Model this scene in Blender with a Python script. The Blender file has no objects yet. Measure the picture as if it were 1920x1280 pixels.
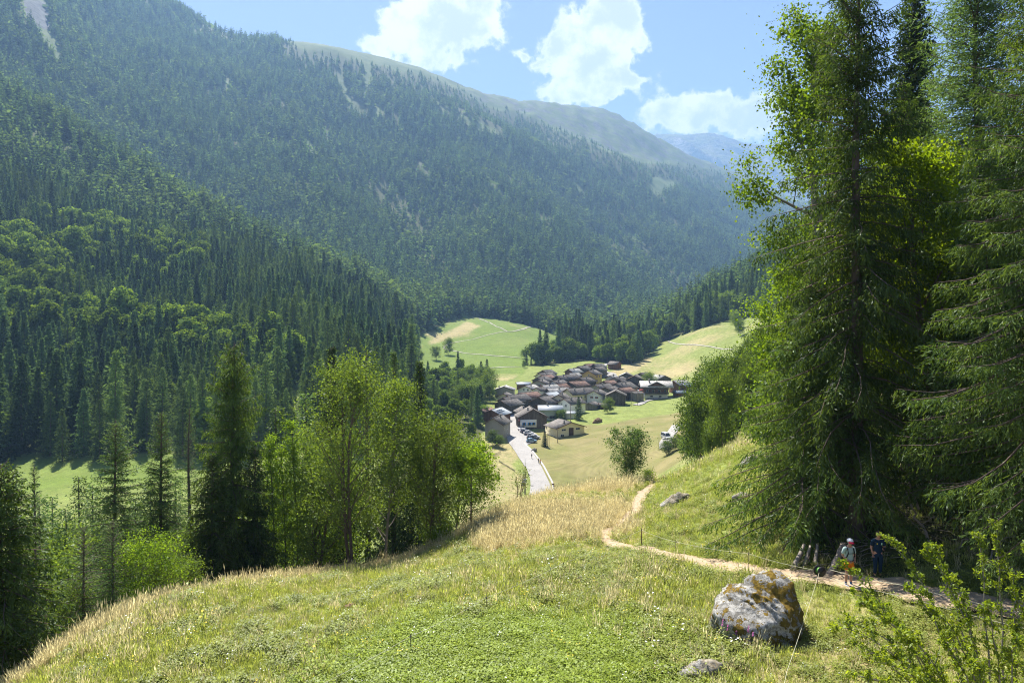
import bpy, bmesh, math, random
import numpy as np
from mathutils import Vector, Matrix

random.seed(7); RNG = np.random.default_rng(7)
SC = bpy.context.scene; COL = SC.collection
R = math.radians

# ------------------------------------------------------------------ camera
F = 1280.0; HY = 600.0            # focal length and horizon row of the photograph (1920 px wide)
cam_d = bpy.data.cameras.new('camera'); cam = bpy.data.objects.new('camera', cam_d); COL.objects.link(cam)
cam_d.sensor_width = 36; cam_d.lens = 24; cam_d.shift_y = -40/1920
cam_d.clip_start = 0.1; cam_d.clip_end = 40000
cam.location = (0, 0, 0); cam.rotation_euler = (R(90), 0, 0)
SC.camera = cam

# ------------------------------------------------------------------ light
SUN_AZ, SUN_EL = -23.0, 54.0       # degrees; azimuth clockwise from the view direction
sd = Vector((math.sin(R(SUN_AZ))*math.cos(R(SUN_EL)), math.cos(R(SUN_AZ))*math.cos(R(SUN_EL)), math.sin(R(SUN_EL))))
sun_d = bpy.data.lights.new('sun', 'SUN'); sun = bpy.data.objects.new('sun', sun_d); COL.objects.link(sun)
sun_d.energy = 4.8; sun_d.angle = R(0.5); sun_d.color = (1.0, 0.95, 0.87)
sun.rotation_euler = (-sd).to_track_quat('-Z', 'Y').to_euler(); sun.location = sd*50

SC.view_settings.view_transform = 'Standard'; SC.view_settings.look = 'None'
SC.view_settings.exposure = 1.62; SC.view_settings.gamma = 1
SC.view_settings.use_curve_mapping = False
cy = SC.cycles
cy.max_bounces = 6; cy.diffuse_bounces = 3; cy.glossy_bounces = 2; cy.transmission_bounces = 4
cy.transparent_max_bounces = 8; cy.volume_bounces = 0; cy.use_denoising = True
cy.use_adaptive_sampling = True; cy.adaptive_threshold = 0.01
cy.caustics_reflective = False; cy.caustics_refractive = False
cy.sample_clamp_indirect = 6; cy.filter_width = 1.1; SC.render.filter_size = 1.1
try: cy.denoiser = 'OPENIMAGEDENOISE'; cy.denoising_prefilter = 'NONE'
except Exception: pass

def pxdir(px, py): return Vector(((px-960)/F, 1.0, (HY-py)/F)).normalized()

# ------------------------------------------------------------------ node helpers
class NB:
    def __init__(s, tree): s.t = tree; s.n = tree.nodes; s.l = tree.links
    def new(s, typ, **kw):
        n = s.n.new(typ)
        for k, v in kw.items():
            if k.startswith('i_'): pass
            else: setattr(n, k, v)
        return n
    def put(s, sock, v):
        if isinstance(v, bpy.types.NodeSocket): s.l.new(v, sock)
        elif v is not None: sock.default_value = v
    def math(s, op, a, b=None, c=None, clamp=False):
        n = s.new('ShaderNodeMath', operation=op, use_clamp=clamp)
        s.put(n.inputs[0], a)
        if b is not None: s.put(n.inputs[1], b)
        if c is not None: s.put(n.inputs[2], c)
        return n.outputs[0]
    def vmath(s, op, a, b=None, out=0):
        n = s.new('ShaderNodeVectorMath', operation=op)
        s.put(n.inputs[0], a)
        if b is not None: s.put(n.inputs[1], b)
        return n.outputs[out]
    def noise(s, vec, scale, detail=4, rough=0.55, dist=0.0, out='Fac'):
        n = s.new('ShaderNodeTexNoise'); s.put(n.inputs['Vector'], vec)
        n.inputs['Scale'].default_value = scale; n.inputs['Detail'].default_value = detail
        n.inputs['Roughness'].default_value = rough; n.inputs['Distortion'].default_value = dist
        return n.outputs[out]
    def smooth(s, v, a, b, lo=0.0, hi=1.0):
        n = s.new('ShaderNodeMapRange', interpolation_type='SMOOTHSTEP')
        s.put(n.inputs['Value'], v); s.put(n.inputs['From Min'], a); s.put(n.inputs['From Max'], b)
        s.put(n.inputs['To Min'], lo); s.put(n.inputs['To Max'], hi)
        return n.outputs['Result']
    def mix(s, f, a, b):
        n = s.new('ShaderNodeMix', data_type='RGBA')
        s.put(n.inputs[0], f)
        s.put(n.inputs[6], a if isinstance(a, bpy.types.NodeSocket) else (*a, 1)[:4])
        s.put(n.inputs[7], b if isinstance(b, bpy.types.NodeSocket) else (*b, 1)[:4])
        return n.outputs[2]
    def mul(s, col, f):
        n = s.new('ShaderNodeVectorMath', operation='SCALE'); s.put(n.inputs[0], col); s.put(n.inputs['Scale'], f)
        return n.outputs[0]
    def ramp(s, f, stops):
        n = s.new('ShaderNodeValToRGB'); s.put(n.inputs[0], f)
        e = n.color_ramp.elements
        while len(e) < len(stops): e.new(0.5)
        for el, (p, c) in zip(e, stops): el.position = p; el.color = (*c, 1)
        return n.outputs[0]

# ------------------------------------------------------------------ sky with clouds (world)
world = bpy.data.worlds.new('World'); SC.world = world; world.use_nodes = True
def build_sky():
    nb = NB(world.node_tree); nb.n.clear()
    out = nb.new('ShaderNodeOutputWorld'); bg = nb.new('ShaderNodeBackground')
    nb.l.new(bg.outputs[0], out.inputs[0])
    sky = nb.new('ShaderNodeTexSky', sky_type='NISHITA'); sky.sun_disc = False
    sky.sun_elevation = R(SUN_EL); sky.sun_rotation = R(SUN_AZ)
    sky.altitude = 1400; sky.air_density = 1.0; sky.dust_density = 1.0; sky.ozone_density = 3.0
    tc = nb.new('ShaderNodeTexCoord'); d = nb.vmath('NORMALIZE', tc.outputs['Generated'])
    # cumulus: (px, py, rx, ry) of lobes seen in the photograph, and a few beyond its frame
    lobes = [(760,70,70,34),(820,42,80,38),(880,60,60,45),(905,20,40,30),(800,100,60,28),(700,82,28,10),
             (1100,60,75,45),(1080,100,65,35),(1150,60,60,45),(1090,140,55,40),(1130,150,60,38),(1160,20,45,26),
             (1060,170,60,22),(1200,152,40,14),(1215,60,0,0),(1250,210,55,28),(1300,225,50,28),(1330,195,38,14),
             (1410,215,48,35),(1385,240,45,22),(1440,225,30,24),(1010,110,14,16),(1260,235,40,18),(1170,105,45,18),
             (975,90,14,8),(1150,180,28,10),(1480,240,30,16),(340,-260,150,60),(1500,-330,190,80),(-350,80,140,50),(2350,-60,170,70),(2700,260,160,60)]
    warp = nb.noise(d, 9.0, 4, 0.6, out='Color')
    w = nb.mul(nb.vmath('SUBTRACT', warp, (0.5,0.5,0.5)), 0.055)
    warp2 = nb.noise(d, 34.0, 3, 0.6, out='Color')
    w2 = nb.mul(nb.vmath('SUBTRACT', warp2, (0.5,0.5,0.5)), 0.034)
    dw = nb.vmath('ADD', nb.vmath('ADD', d, w), w2)
    def field(vec):
        tot = None
        for (px, py, rx, ry) in lobes:
            if rx == 0: continue
            c = pxdir(px, py); k = c.y   # local scale
            rgt = Vector((c.y, -c.x, 0)).normalized(); up = rgt.cross(c).normalized()*1
            if up.z < 0: up = -up
            df = nb.vmath('SUBTRACT', vec, tuple(c))
            a = nb.math('MULTIPLY', nb.vmath('DOT_PRODUCT', df, tuple(rgt*(1.0/(rx/F*k*k))), out=1), 1.0)
            b = nb.math('MULTIPLY', nb.vmath('DOT_PRODUCT', df, tuple(up*(1.0/(ry/F*k))), out=1), 1.0)
            q = nb.math('ADD', nb.math('MULTIPLY', a, a), nb.math('MULTIPLY', b, b))
            e = nb.math('EXPONENT', nb.math('MULTIPLY', q, -0.9))
            # lobes facing away are cut by the distance itself (a,b grow)
            tot = e if tot is None else nb.math('ADD', tot, e)
        return tot
    f0 = field(dw)
    det = nb.noise(d, 26.0, 8, 0.62)
    det2 = nb.noise(dw, 60.0, 6, 0.65)
    amp = nb.math('MULTIPLY', nb.smooth(f0, 0.03, 0.4), 1.0)
    nn = nb.math('ADD', nb.math('MULTIPLY', nb.math('SUBTRACT', det, 0.5), 2.6), nb.math('MULTIPLY', nb.math('SUBTRACT', det2, 0.5), 1.2))
    dens = nb.math('ADD', nb.math('MULTIPLY', f0, 0.95), nb.math('MULTIPLY', nn, amp))
    mask = nb.smooth(dens, 0.31, 0.90)
    # body shading: denser parts away from the sun are slightly greyer
    shade = nb.noise(nb.vmath('ADD', d, (0.012, -0.004, -0.02)), 15.0, 6, 0.6)
    thick = nb.smooth(dens, 0.5, 1.3)
    g = nb.math('MULTIPLY', nb.smooth(shade, 0.40, 0.58), thick)
    ccol = nb.mix(g, (8.2, 8.2, 8.2), (5.2, 5.5, 6.1))
    thin = nb.smooth(nb.noise(d, 3.2, 6, 0.6), 0.5, 0.8, 0.0, 0.22)
    base = nb.mix(thin, nb.vmath('MULTIPLY', sky.outputs[0], (1.03, 0.90, 0.97)), (4.0, 4.4, 5.0))
    fin = nb.mix(mask, base, ccol)
    nb.l.new(fin, bg.inputs[0]); bg.inputs[1].default_value = 0.056
build_sky()

# ------------------------------------------------------------------ tags and object helpers
def tag(o, label=None, cat=None, group=None, kind=None):
    if label: o['label'] = label
    if cat: o['category'] = cat
    if group: o['group'] = group
    if kind: o['kind'] = kind
    return o
def link(o, parent=None):
    COL.objects.link(o)
    if parent is not None: o.parent = parent
    return o
def empty(name, loc, rz=0.0, label=None, cat=None, group=None):
    o = bpy.data.objects.new(name, None); link(o); o.location = loc; o.rotation_euler = (0, 0, rz)
    o.empty_display_size = 0.3
    return tag(o, label, cat, group)
def npmesh(name, V, Fc, mat=None, smooth=False, mats=None, midx=None):
    """V (n,3) array; Fc: list of arrays of faces with 3 or 4 columns, or one array"""
    me = bpy.data.meshes.new(name)
    if not isinstance(Fc, (list, tuple)): Fc = [Fc]
    Fc = [np.asarray(f, dtype=np.int32) for f in Fc if len(f)]
    V = np.asarray(V, dtype=np.float32)
    nl = sum(f.size for f in Fc); nf = sum(len(f) for f in Fc)
    me.vertices.add(len(V)); me.vertices.foreach_set('co', V.ravel())
    me.loops.add(nl); me.loops.foreach_set('vertex_index', np.concatenate([f.ravel() for f in Fc]))
    me.polygons.add(nf)
    cnt = np.concatenate([np.full(len(f), f.shape[1], dtype=np.int32) for f in Fc])
    st = np.concatenate([[0], np.cumsum(cnt)[:-1]]).astype(np.int32)
    me.polygons.foreach_set('loop_start', st)
    try: me.polygons.foreach_set('loop_total', cnt)
    except Exception: pass
    if midx is not None: me.polygons.foreach_set('material_index', np.asarray(midx, dtype=np.int32))
    if smooth: me.polygons.foreach_set('use_smooth', np.ones(nf, dtype=bool))
    me.update(calc_edges=True)
    for m in (mats or ([mat] if mat else [])): me.materials.append(m)
    return me
def obj(name, me, parent=None, loc=None, rot=None):
    o = bpy.data.objects.new(name, me); link(o, parent)
    if loc is not None: o.location = loc
    if rot is not None: o.rotation_euler = rot
    return o
def copy_tree(o, parent=None):
    c = o.copy(); COL.objects.link(c); c.parent = parent
    for ch in o.children: copy_tree(ch, c)
    return c

class MB:
    """collects simple solids into one mesh"""
    def __init__(s): s.v = []; s.q = []; s.t = []; s.n = 0
    def add(s, v, q=None, t=None):
        v = np.asarray(v, float)
        if q is not None and len(q): s.q.append(np.asarray(q, int)+s.n)
        if t is not None and len(t): s.t.append(np.asarray(t, int)+s.n)
        s.v.append(v); s.n += len(v); return s
    def box(s, cx, cy_, cz, sx, sy, sz, rz=0.0, M=None):
        c = np.array([[x, y, z] for z in (-.5, .5) for y in (-.5, .5) for x in (-.5, .5)])*[sx, sy, sz]
        if rz:
            a = math.cos(rz); b = math.sin(rz); c = c @ np.array([[a, b, 0], [-b, a, 0], [0, 0, 1]])
        c = c+[cx, cy_, cz]
        if M is not None: c = c @ np.array(M)[:3, :3].T+np.array(M)[:3, 3]
        return s.add(c, [[0,2,3,1],[4,5,7,6],[0,1,5,4],[2,6,7,3],[0,4,6,2],[1,3,7,5]])
    def tube(s, pts, rad, k=6, caps=True):
        pts = np.asarray(pts, float); n = len(pts); rad = np.broadcast_to(np.asarray(rad, float), (n,))
        T = np.gradient(pts, axis=0); T /= np.linalg.norm(T, axis=1)[:, None]+1e-9
        ref = np.array([0.31, 0.2, 0.93]) if abs(T[0][2]) < 0.8 else np.array([1.0, 0.1, 0.05])
        A = np.cross(T, ref); A /= np.linalg.norm(A, axis=1)[:, None]+1e-9; B = np.cross(T, A)
        th = np.arange(k)*2*math.pi/k
        V = pts[:, None]+(A[:, None]*np.cos(th)[None, :, None]+B[:, None]*np.sin(th)[None, :, None])*rad[:, None, None]
        i = np.arange(n-1)[:, None]*k; j = np.arange(k)[None]; j2 = (j+1) % k
        Q = np.stack([i+j, i+j2, i+k+j2, i+k+j], -1).reshape(-1, 4)
        base = s.n; s.add(V.reshape(-1, 3), Q)
        if caps:
            c = [[0, 1+a, a] for a in range(1, k-1)]; c = [[0, a+1, a] for a in range(1, k-1)]
            c2 = [[(n-1)*k, (n-1)*k+a, (n-1)*k+a+1] for a in range(1, k-1)]
            s.t.append(np.array(c+c2)+base)
        return s
    def lathe(s, prof, k=12, loc=(0, 0, 0)):
        pts = [(0, 0, z) for r, z in prof]; n = len(prof)
        th = np.arange(k)*2*math.pi/k
        V = np.array([[r*math.cos(t)+loc[0], r*math.sin(t)+loc[1], z+loc[2]] for r, z in prof for t in th])
        i = np.arange(n-1)[:, None]*k; j = np.arange(k)[None]; j2 = (j+1) % k
        return s.add(V, np.stack([i+j, i+j2, i+k+j2, i+k+j], -1).reshape(-1, 4))
    def mesh(s, name, mat=None, smooth=False):
        fs = ([np.concatenate(s.q)] if s.q else [])+([np.concatenate(s.t)] if s.t else [])
        return npmesh(name, np.concatenate(s.v), fs, mat, smooth)
    def build(s, name, mat=None, parent=None, loc=None, smooth=False, rot=None):
        return obj(name, s.mesh(name, mat, smooth), parent, loc, rot)

# ------------------------------------------------------------------ noise in numpy
def _hash(ix, iy, s):
    h = (ix.astype(np.int64)*374761393+iy.astype(np.int64)*668265263+s*144665) & 0xffffffff
    h = ((h ^ (h >> 13))*1274126177) & 0xffffffff
    return ((h ^ (h >> 16)) & 0xffff)/65535.0
def vnoise(x, y, s=0):
    x = np.asarray(x, float); y = np.asarray(y, float)
    ix = np.floor(x); iy = np.floor(y); fx = x-ix; fy = y-iy
    fx = fx*fx*fx*(fx*(fx*6-15)+10); fy = fy*fy*fy*(fy*(fy*6-15)+10)
    a = _hash(ix, iy, s); b = _hash(ix+1, iy, s); c = _hash(ix, iy+1, s); d = _hash(ix+1, iy+1, s)
    return (a*(1-fx)+b*fx)*(1-fy)+(c*(1-fx)+d*fx)*fy-0.5
def fbm(x, y, o=4, s=0, g=0.5):
    t = 0; a = 1.0
    for i in range(o): t = t+a*vnoise(x*2**i+17.3*i, y*2**i+5.1*i, s+i); a *= g
    return t
def inpoly(px, py, P):
    px = np.asarray(px, float); py = np.asarray(py, float); r = np.zeros(np.broadcast(px, py).shape, bool)
    for i in range(len(P)):
        x1, y1 = P[i]; x2, y2 = P[i-1]
        if y1 == y2: continue
        r ^= ((y1 > py) != (y2 > py)) & (px < (x2-x1)*(py-y1)/(y2-y1)+x1)
    return r

# ------------------------------------------------------------------ terrain: surveyed profiles down the valley
# each profile: bearing column, then (distance, height) with height as z<0.. or 'p' + sight row
def P(d, row): return (d, (HY-row)/F*d)
PROF = {
-900: [(3,-9),(12,-10),(18,-13),(22,-17),(26,-21),(30,-26),(50,-36),(90,-48),(150,-50),(230,-48),(260,-35),(300,-10),(350,20),(400,50),(500,110),(650,200),(850,330),(950,320),(1100,350),(1400,550),(1800,850),(2200,1150),(2600,1400),(3000,1300),(4500,900)],
-300: [(3,-9),(12,-10.3),(16,-12),(19,-14),(22,-16),(26,-19),(50,-35),(92,-49),(155,-50),(238,-49),(275,-38),(320,-18),(380,10),(460,50),(580,110),(760,220),(980,370),(1100,370),(1220,390),(1550,600),(1950,850),(2350,1100),(2750,1300),(3150,1200),(4800,800)],
0: [(3,-9),(12,-10.5),(18,-11.5),(20,-12.0),(22,-12.6),(24,-13.2),(50,-33),(95,-49),(160,-50),(245,-49),P(300,760),P(350,670),P(420,590),P(520,500),P(650,400),P(850,280),P(1100,175),P(1230,190),P(1350,160),P(1700,20),P(2100,-90),P(2500,-200),P(2900,-280),P(3300,-200),P(5000,100)],
200: [(3,-9),(12,-9.8),(18,-10.5),(22,-11.2),(26,-12),P(30,1172),(55,-32),(95,-48),(160,-50),(250,-49),P(300,775),P(350,700),P(420,625),P(520,545),P(650,465),P(850,370),P(1050,290),P(1180,315),P(1300,290),P(1600,200),P(2000,90),P(2400,-10),P(2850,-90),P(3250,-20),P(5000,200)],
400: [(3,-9),(12,-9.5),(18,-10),(24,-10.8),(30,-12),P(36,1111),(60,-32),(100,-48),(160,-50),(245,-49),P(300,775),P(350,715),P(420,650),P(520,575),P(640,510),P(800,450),P(950,405),P(1080,430),P(1200,415),P(1500,310),P(1900,205),P(2300,120),P(2800,50),P(3200,110),P(5000,300)],
640: [(3,-9),(12,-9.4),(18,-9.8),(25,-10.8),(33,-12.75),P(42,1072),(65,-32),(105,-48),(165,-51),(240,-49),(300,-42),P(350,725),P(420,670),P(520,620),P(640,575),P(760,540),P(880,515),P(980,525),P(1120,505),P(1500,390),P(1900,280),P(2350,175),P(2850,98),P(3200,150),P(5000,330)],
800: [(3,-9),(12,-9.3),(18,-9.6),(26,-10.6),P(36,1064),P(46,1040),(66,-32),(105,-48),(170,-52),(250,-50),(330,-46),P(420,728),P(520,695),P(620,668),P(740,635),P(820,612),P(900,592),P(980,577),P(1120,545),P(1550,430),P(2000,310),P(2500,200),P(3150,132),P(3600,190),P(5500,350)],
960: [(3,-9),(12,-9.2),(18,-9.5),(26,-10.5),(38,-12.8),P(56,946),(82,-33),(120,-50),(190,-56),(250,-51),(330,-46.5),P(430,728),P(530,692),P(640,660),P(760,625),P(840,607),P(900,600),P(1000,588),P(1180,555),P(1700,430),P(2300,320),P(2900,240),P(3600,188),P(4100,230),P(6000,380)],
1080: [(3,-9),(12,-9.2),(18,-9.5),(28,-10.8),(42,-12.8),P(64,921),(92,-35),(130,-50),(200,-54.5),(250,-50),(330,-46),(430,-43),(530,-37),(650,-33),P(780,645),P(900,630),P(1000,620),P(1120,602),P(1300,565),P(1900,440),P(2600,330),P(3300,255),P(4100,204),P(4600,250),P(6500,400)],
1160: [(3,-9),(12,-9.2),(18,-9.5),(28,-10.6),P(44,988),P(68,910),(96,-32),(135,-45),(200,-49),(255,-46),(330,-44.5),(430,-43),(530,-36),(660,-32),P(800,645),P(950,630),P(1100,612),P(1250,595),P(1450,560),P(2100,440),P(2800,340),P(3500,275),P(4300,223),P(4800,260),P(6500,400)],
1250: [(3,-9),(12,-9.2),(19,-9.6),P(33,1036),P(48,952),P(72,899),(95,-24),(140,-37),(200,-41),P(243,822),(320,-44),(400,-43),(500,-36),(600,-25),(720,-15),P(860,605),P(980,600),P(1250,592),P(1550,560),P(2300,440),P(3000,360),P(3700,310),P(4400,273),P(4900,300),P(6600,420)],
1330: [(3,-9),(12,-9.2),(19,-9.5),P(31,1052),P(48,918),P(72,862),(95,-21),(140,-29),(200,-34),(250,-37),(320,-40),(400,-37),(490,-25),(580,-9),P(680,592),P(800,568),P(920,550),P(1200,580),P(1700,560),P(2500,450),P(3200,380),P(3900,340),P(4500,309),P(5000,330),P(6600,440)],
1400: [(3,-9),(12,-9.2),(19,-9.5),P(28,1072),P(45,900),P(75,824),P(95,800),P(140,775),P(200,750),P(250,730),P(320,705),P(400,675),P(480,640),P(570,607),P(680,570),P(800,538),P(930,515),P(1200,560),P(1800,560),P(2700,460),P(3400,400),P(4000,368),P(4550,338),P(5000,360),P(6600,450)],
1500: [(3,-9),(12,-9.1),(19,-9.5),P(26.5,1080),P(40,900),P(75,775),P(95,750),P(140,710),P(200,680),P(250,655),P(320,630),P(400,605),P(480,580),P(570,550),P(680,510),P(800,470),P(950,435),P(1250,500),P(1900,540),P(2700,480),P(3400,430),P(4000,400),P(4600,380),P(5000,400),P(6600,470)],
1600: [(3,-9),(12,-9.1),(20,-9.4),P(26,1088),P(36,890),P(75,730),P(95,690),P(140,650),P(200,620),P(250,600),P(320,580),P(400,555),P(480,530),P(570,500),P(680,460),P(800,420),P(1000,370),P(1300,420),P(1950,450),P(2700,430),P(3400,410),P(4000,400),P(4650,400),P(5000,420),P(6600,480)],
1750: [(3,-9),(12,-9.1),(20,-9.4),P(24.2,1106),P(34,880),P(70,690),P(95,640),P(140,590),P(200,550),P(250,530),P(320,505),P(400,480),P(480,450),P(570,420),P(680,390),P(800,350),P(1000,300),P(1300,350),P(1950,400),P(2700,400),P(3400,400),P(4000,400),P(4650,400),P(5000,420),P(6600,480)],
1920: [(3,-9),(12,-9.1),(18,-9.3),P(22.3,1142),P(32,870),P(65,650),P(95,590),P(140,540),P(200,500),P(250,480),P(320,455),P(400,430),P(480,400),P(570,370),P(680,340),P(800,310),P(1000,260),P(1300,310),P(1950,380),P(2700,400),P(3400,400),P(4000,400),P(4650,400),P(5000,420),P(6600,480)],
2500: [(3,-9),(11,-9.1),(15,-9.3),(18,-9.4),(27,-4),(50,4),(95,20),(140,40),(200,60),(250,75),(320,100),(400,120),(480,150),(570,180),(680,200),(800,230),(1000,260),(1300,200),(1950,300),(2700,400),(3400,500),(4000,600),(4650,700),(5000,700),(6600,700)],
3300: [(3,-9),(9,-9.1),(12,-9.3),(14,-9.3),(22,-2),(40,8),(95,30),(140,55),(200,80),(250,95),(320,120),(400,140),(480,170),(570,200),(680,220),(800,250),(1000,280),(1300,220),(1950,300),(2700,400),(3400,500),(4000,600),(4650,700),(5000,700),(6600,700)],
}
_cols = np.array(sorted(PROF)); _D = np.array([[a[0] for a in PROF[c]] for c in _cols], float); _Z = np.array([[a[1] for a in PROF[c]] for c in _cols], float)
def _ease(t): return t*t*(3-2*t)
def prof_at(px):
    """(n,rows) distances and heights for bearing columns px"""
    px = np.clip(np.asarray(px, float), _cols[0], _cols[-1])
    i = np.clip(np.searchsorted(_cols, px, side='right')-1, 0, len(_cols)-2)
    t = (px-_cols[i])/(_cols[i+1]-_cols[i])
    # catmull-rom over columns on log distance and slope
    im = np.maximum(i-1, 0); ip = np.minimum(i+2, len(_cols)-1)
    def cr(A):
        p0, p1, p2, p3 = A[im], A[i], A[i+1], A[ip]
        h1 = (_cols[i+1]-_cols[i]).astype(float); h0 = np.maximum(_cols[i]-_cols[im], 1); h2 = np.maximum(_cols[ip]-_cols[i+1], 1)
        m1 = ((p2-p0)/(h0+h1)[:, None]); m2 = ((p3-p1)/(h1+h2)[:, None])
        tt = t[:, None]; H = h1[:, None]
        return (2*tt**3-3*tt**2+1)*p1+(tt**3-2*tt**2+tt)*H*m1+(-2*tt**3+3*tt**2)*p2+(tt**3-tt**2)*H*m2
    L = cr(np.log(_D)); S = cr(_Z/_D)
    D = np.exp(L); D = np.maximum.accumulate(D, axis=1); return D, S*D
def ground_z(x, y, noise=True):
    x = np.atleast_1d(np.asarray(x, float)); y = np.atleast_1d(np.asarray(y, float))
    x, y = np.broadcast_arrays(x, y); shp = x.shape; x = x.ravel(); y = y.ravel()
    yy = np.maximum(y, 3.0)
    res = np.empty(len(x))
    for c0 in range(0, len(x), 60000):
        sl = slice(c0, c0+60000)
        px = 960+F*x[sl]/yy[sl]; D, Z = prof_at(px); d = yy[sl]; n = D.shape[1]
        k = np.clip((D <= d[:, None]).sum(1)-1, 0, n-2); r = np.arange(len(d))
        km = np.maximum(k-1, 0); kp = np.minimum(k+2, n-1)
        L = np.log(D); l = np.log(d); S = Z/D
        h = L[r,k+1]-L[r,k]+1e-9; t = np.clip((l-L[r,k])/h, 0, 1)
        s0 = (S[r,k]-S[r,km])/np.maximum(L[r,k]-L[r,km], 1e-3); s1 = (S[r,k+1]-S[r,k])/h; s2 = (S[r,kp]-S[r,k+1])/np.maximum(L[r,kp]-L[r,k+1], 1e-3)
        def lim(a, b): return np.where(a*b <= 0, 0, 2*a*b/(a+b+1e-12*np.sign(a+b+1e-12)))
        m1 = np.where(k > 0, lim(s0, s1), s1); m2 = np.where(k < n-2, lim(s1, s2), s1)
        s = (2*t**3-3*t**2+1)*S[r,k]+(t**3-2*t**2+t)*h*m1+(-2*t**3+3*t**2)*S[r,k+1]+(t**3-t**2)*h*m2
        z = s*d
        if noise:
            X = x[sl]; Y = y[sl]
            w1 = np.clip((d-900)/1200, 0, 1); w2 = np.clip((d-300)/500, 0, 1); w3 = np.clip((d-20)/60, 0, 1)
            # ravines run down the big slope
            rv = 1-2*np.abs(vnoise((X*0.86+Y*0.35)/330, (Y*0.9-X*0.3)/1500, 3)*2)
            rp = k+t; fd = 0.35+0.65*np.clip(np.abs(rp-22)/1.6, 0, 1)
            z = z+w1*fd*(48*fbm(X/420, Y/420, 4, 11)+38*rv)+w2*(5*fbm(X/90, Y/90, 3, 5))+0.16*fbm(X/5.0, Y/5.0, 4, 9)+np.clip((d-2600)/600, 0, 1)*np.clip((px-780)/100, 0, 1)*(20*np.abs(fbm(X/110, Y/300, 4, 15))+10*fbm(X/35, Y/50, 3, 16))+w3*0.5*fbm(X/22, Y/22, 3, 21)
        res[sl] = z
    return res.reshape(shp)
def gz(x, y): return float(ground_z([x], [y])[0])
def hit(px, py, d0=10.0, d1=5000.0, h=0.0):
    """first distance at which the sight line of (px,py) meets the ground (or h metres above it)"""
    d = np.exp(np.linspace(math.log(d0), math.log(d1), 700)); x = (px-960)/F*d
    g = ground_z(x, d)+h; s = (HY-py)/F*d; below = np.where(s <= g)[0]
    if len(below) == 0: k = int(np.argmin(s/d-g/d)); return float(d[k])
    k = below[0]
    if k == 0: return float(d[0])
    a, b = d[k-1], d[k]; fa = (s-g)[k-1]; fb = (s-g)[k]; t = fa/(fa-fb+1e-12)
    return float(a+(b-a)*t)
def at(px, d, dz=0.0):
    x = (px-960)/F*d; return Vector((x, d, gz(x, d)+dz))
def athit(px, py, d0=10.0, d1=5000.0): d = hit(px, py, d0, d1); return at(px, d)
# ------------------------------------------------------------------ materials
def newmat(name):
    m = bpy.data.materials.new(name); m.use_nodes = True; nb = NB(m.node_tree); nb.n.clear()
    out = nb.new('ShaderNodeOutputMaterial'); return m, nb, out
def principled(nb, out, col, rough=0.9, spec=0.2, bump=None, metal=0.0, bstr=0.3, bdist=0.02):
    p = nb.new('ShaderNodeBsdfPrincipled'); nb.put(p.inputs['Base Color'], col if isinstance(col, bpy.types.NodeSocket) else (*col, 1)[:4])
    nb.put(p.inputs['Roughness'], rough); p.inputs['Specular IOR Level'].default_value = spec; p.inputs['Metallic'].default_value = metal
    if bump is not None:
        b = nb.new('ShaderNodeBump'); b.inputs['Strength'].default_value = bstr; b.inputs['Distance'].default_value = bdist
        nb.put(b.inputs['Height'], bump); nb.l.new(b.outputs[0], p.inputs['Normal'])
    nb.l.new(p.outputs[0], out.inputs[0]); return p
def simple(name, col, rough=0.8, spec=0.2, var=0.15, scale=3.0, metal=0.0, bump=0.0):
    m, nb, out = newmat(name); tc = nb.new('ShaderNodeTexCoord').outputs['Object']
    n = nb.noise(tc, scale, 4, 0.6); c = nb.mul(nb.mix(0.0, col, col), nb.math('MULTIPLY_ADD', n, var*2, 1-var))
    principled(nb, out, c, rough, spec, bump=n if bump else None, metal=metal, bstr=bump); return m
def leafmat(name, col, col2, trans=0.45, tcol=None, rough=0.45, scale=0.6, gloss=0.012, rnd=0.25):
    m, nb, out = newmat(name); geo = nb.new('ShaderNodeNewGeometry'); oi = nb.new('ShaderNodeObjectInfo')
    tc = nb.new('ShaderNodeTexCoord')
    n = nb.noise(tc.outputs['Object'], scale, 3, 0.6); n = nb.smooth(n, 0.35, 0.65)
    c = nb.mix(n, col, col2)
    isl = geo.outputs['Random Per Island']
    f = nb.math('MULTIPLY', nb.math('MULTIPLY_ADD', isl, 0.5, 0.75), nb.math('MULTIPLY_ADD', oi.outputs['Random'], rnd*2, 1-rnd))
    c = nb.mul(c, f)
    dif = nb.new('ShaderNodeBsdfDiffuse'); nb.l.new(c, dif.inputs[0])
    tr = nb.new('ShaderNodeBsdfTranslucent')
    t = nb.vmath('MULTIPLY', c, tuple(tcol or (1.5, 1.35, 0.5))); nb.l.new(t, tr.inputs[0])
    mx = nb.new('ShaderNodeMixShader'); mx.inputs[0].default_value = trans
    nb.l.new(dif.outputs[0], mx.inputs[1]); nb.l.new(tr.outputs[0], mx.inputs[2])
    gl = nb.new('ShaderNodeBsdfGlossy'); gl.inputs['Roughness'].default_value = rough; gl.inputs[0].default_value = (0.9, 0.95, 1, 1)
    m2 = nb.new('ShaderNodeMixShader'); m2.inputs[0].default_value = gloss
    nb.l.new(mx.outputs[0], m2.inputs[1]); nb.l.new(gl.outputs[0], m2.inputs[2]); nb.l.new(m2.outputs[0], out.inputs[0])
    return m
M = {}
M['bark'] = simple('bark', (0.13, 0.10, 0.08), 0.95, 0.1, 0.5, 6.0, bump=0.5)
M['bark_pale'] = simple('pale_bark', (0.26, 0.23, 0.19), 0.9, 0.1, 0.4, 5.0, bump=0.4)
M['deadwood'] = simple('dead_wood', (0.30, 0.25, 0.20), 0.9, 0.1, 0.4, 9.0, bump=0.3)
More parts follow.
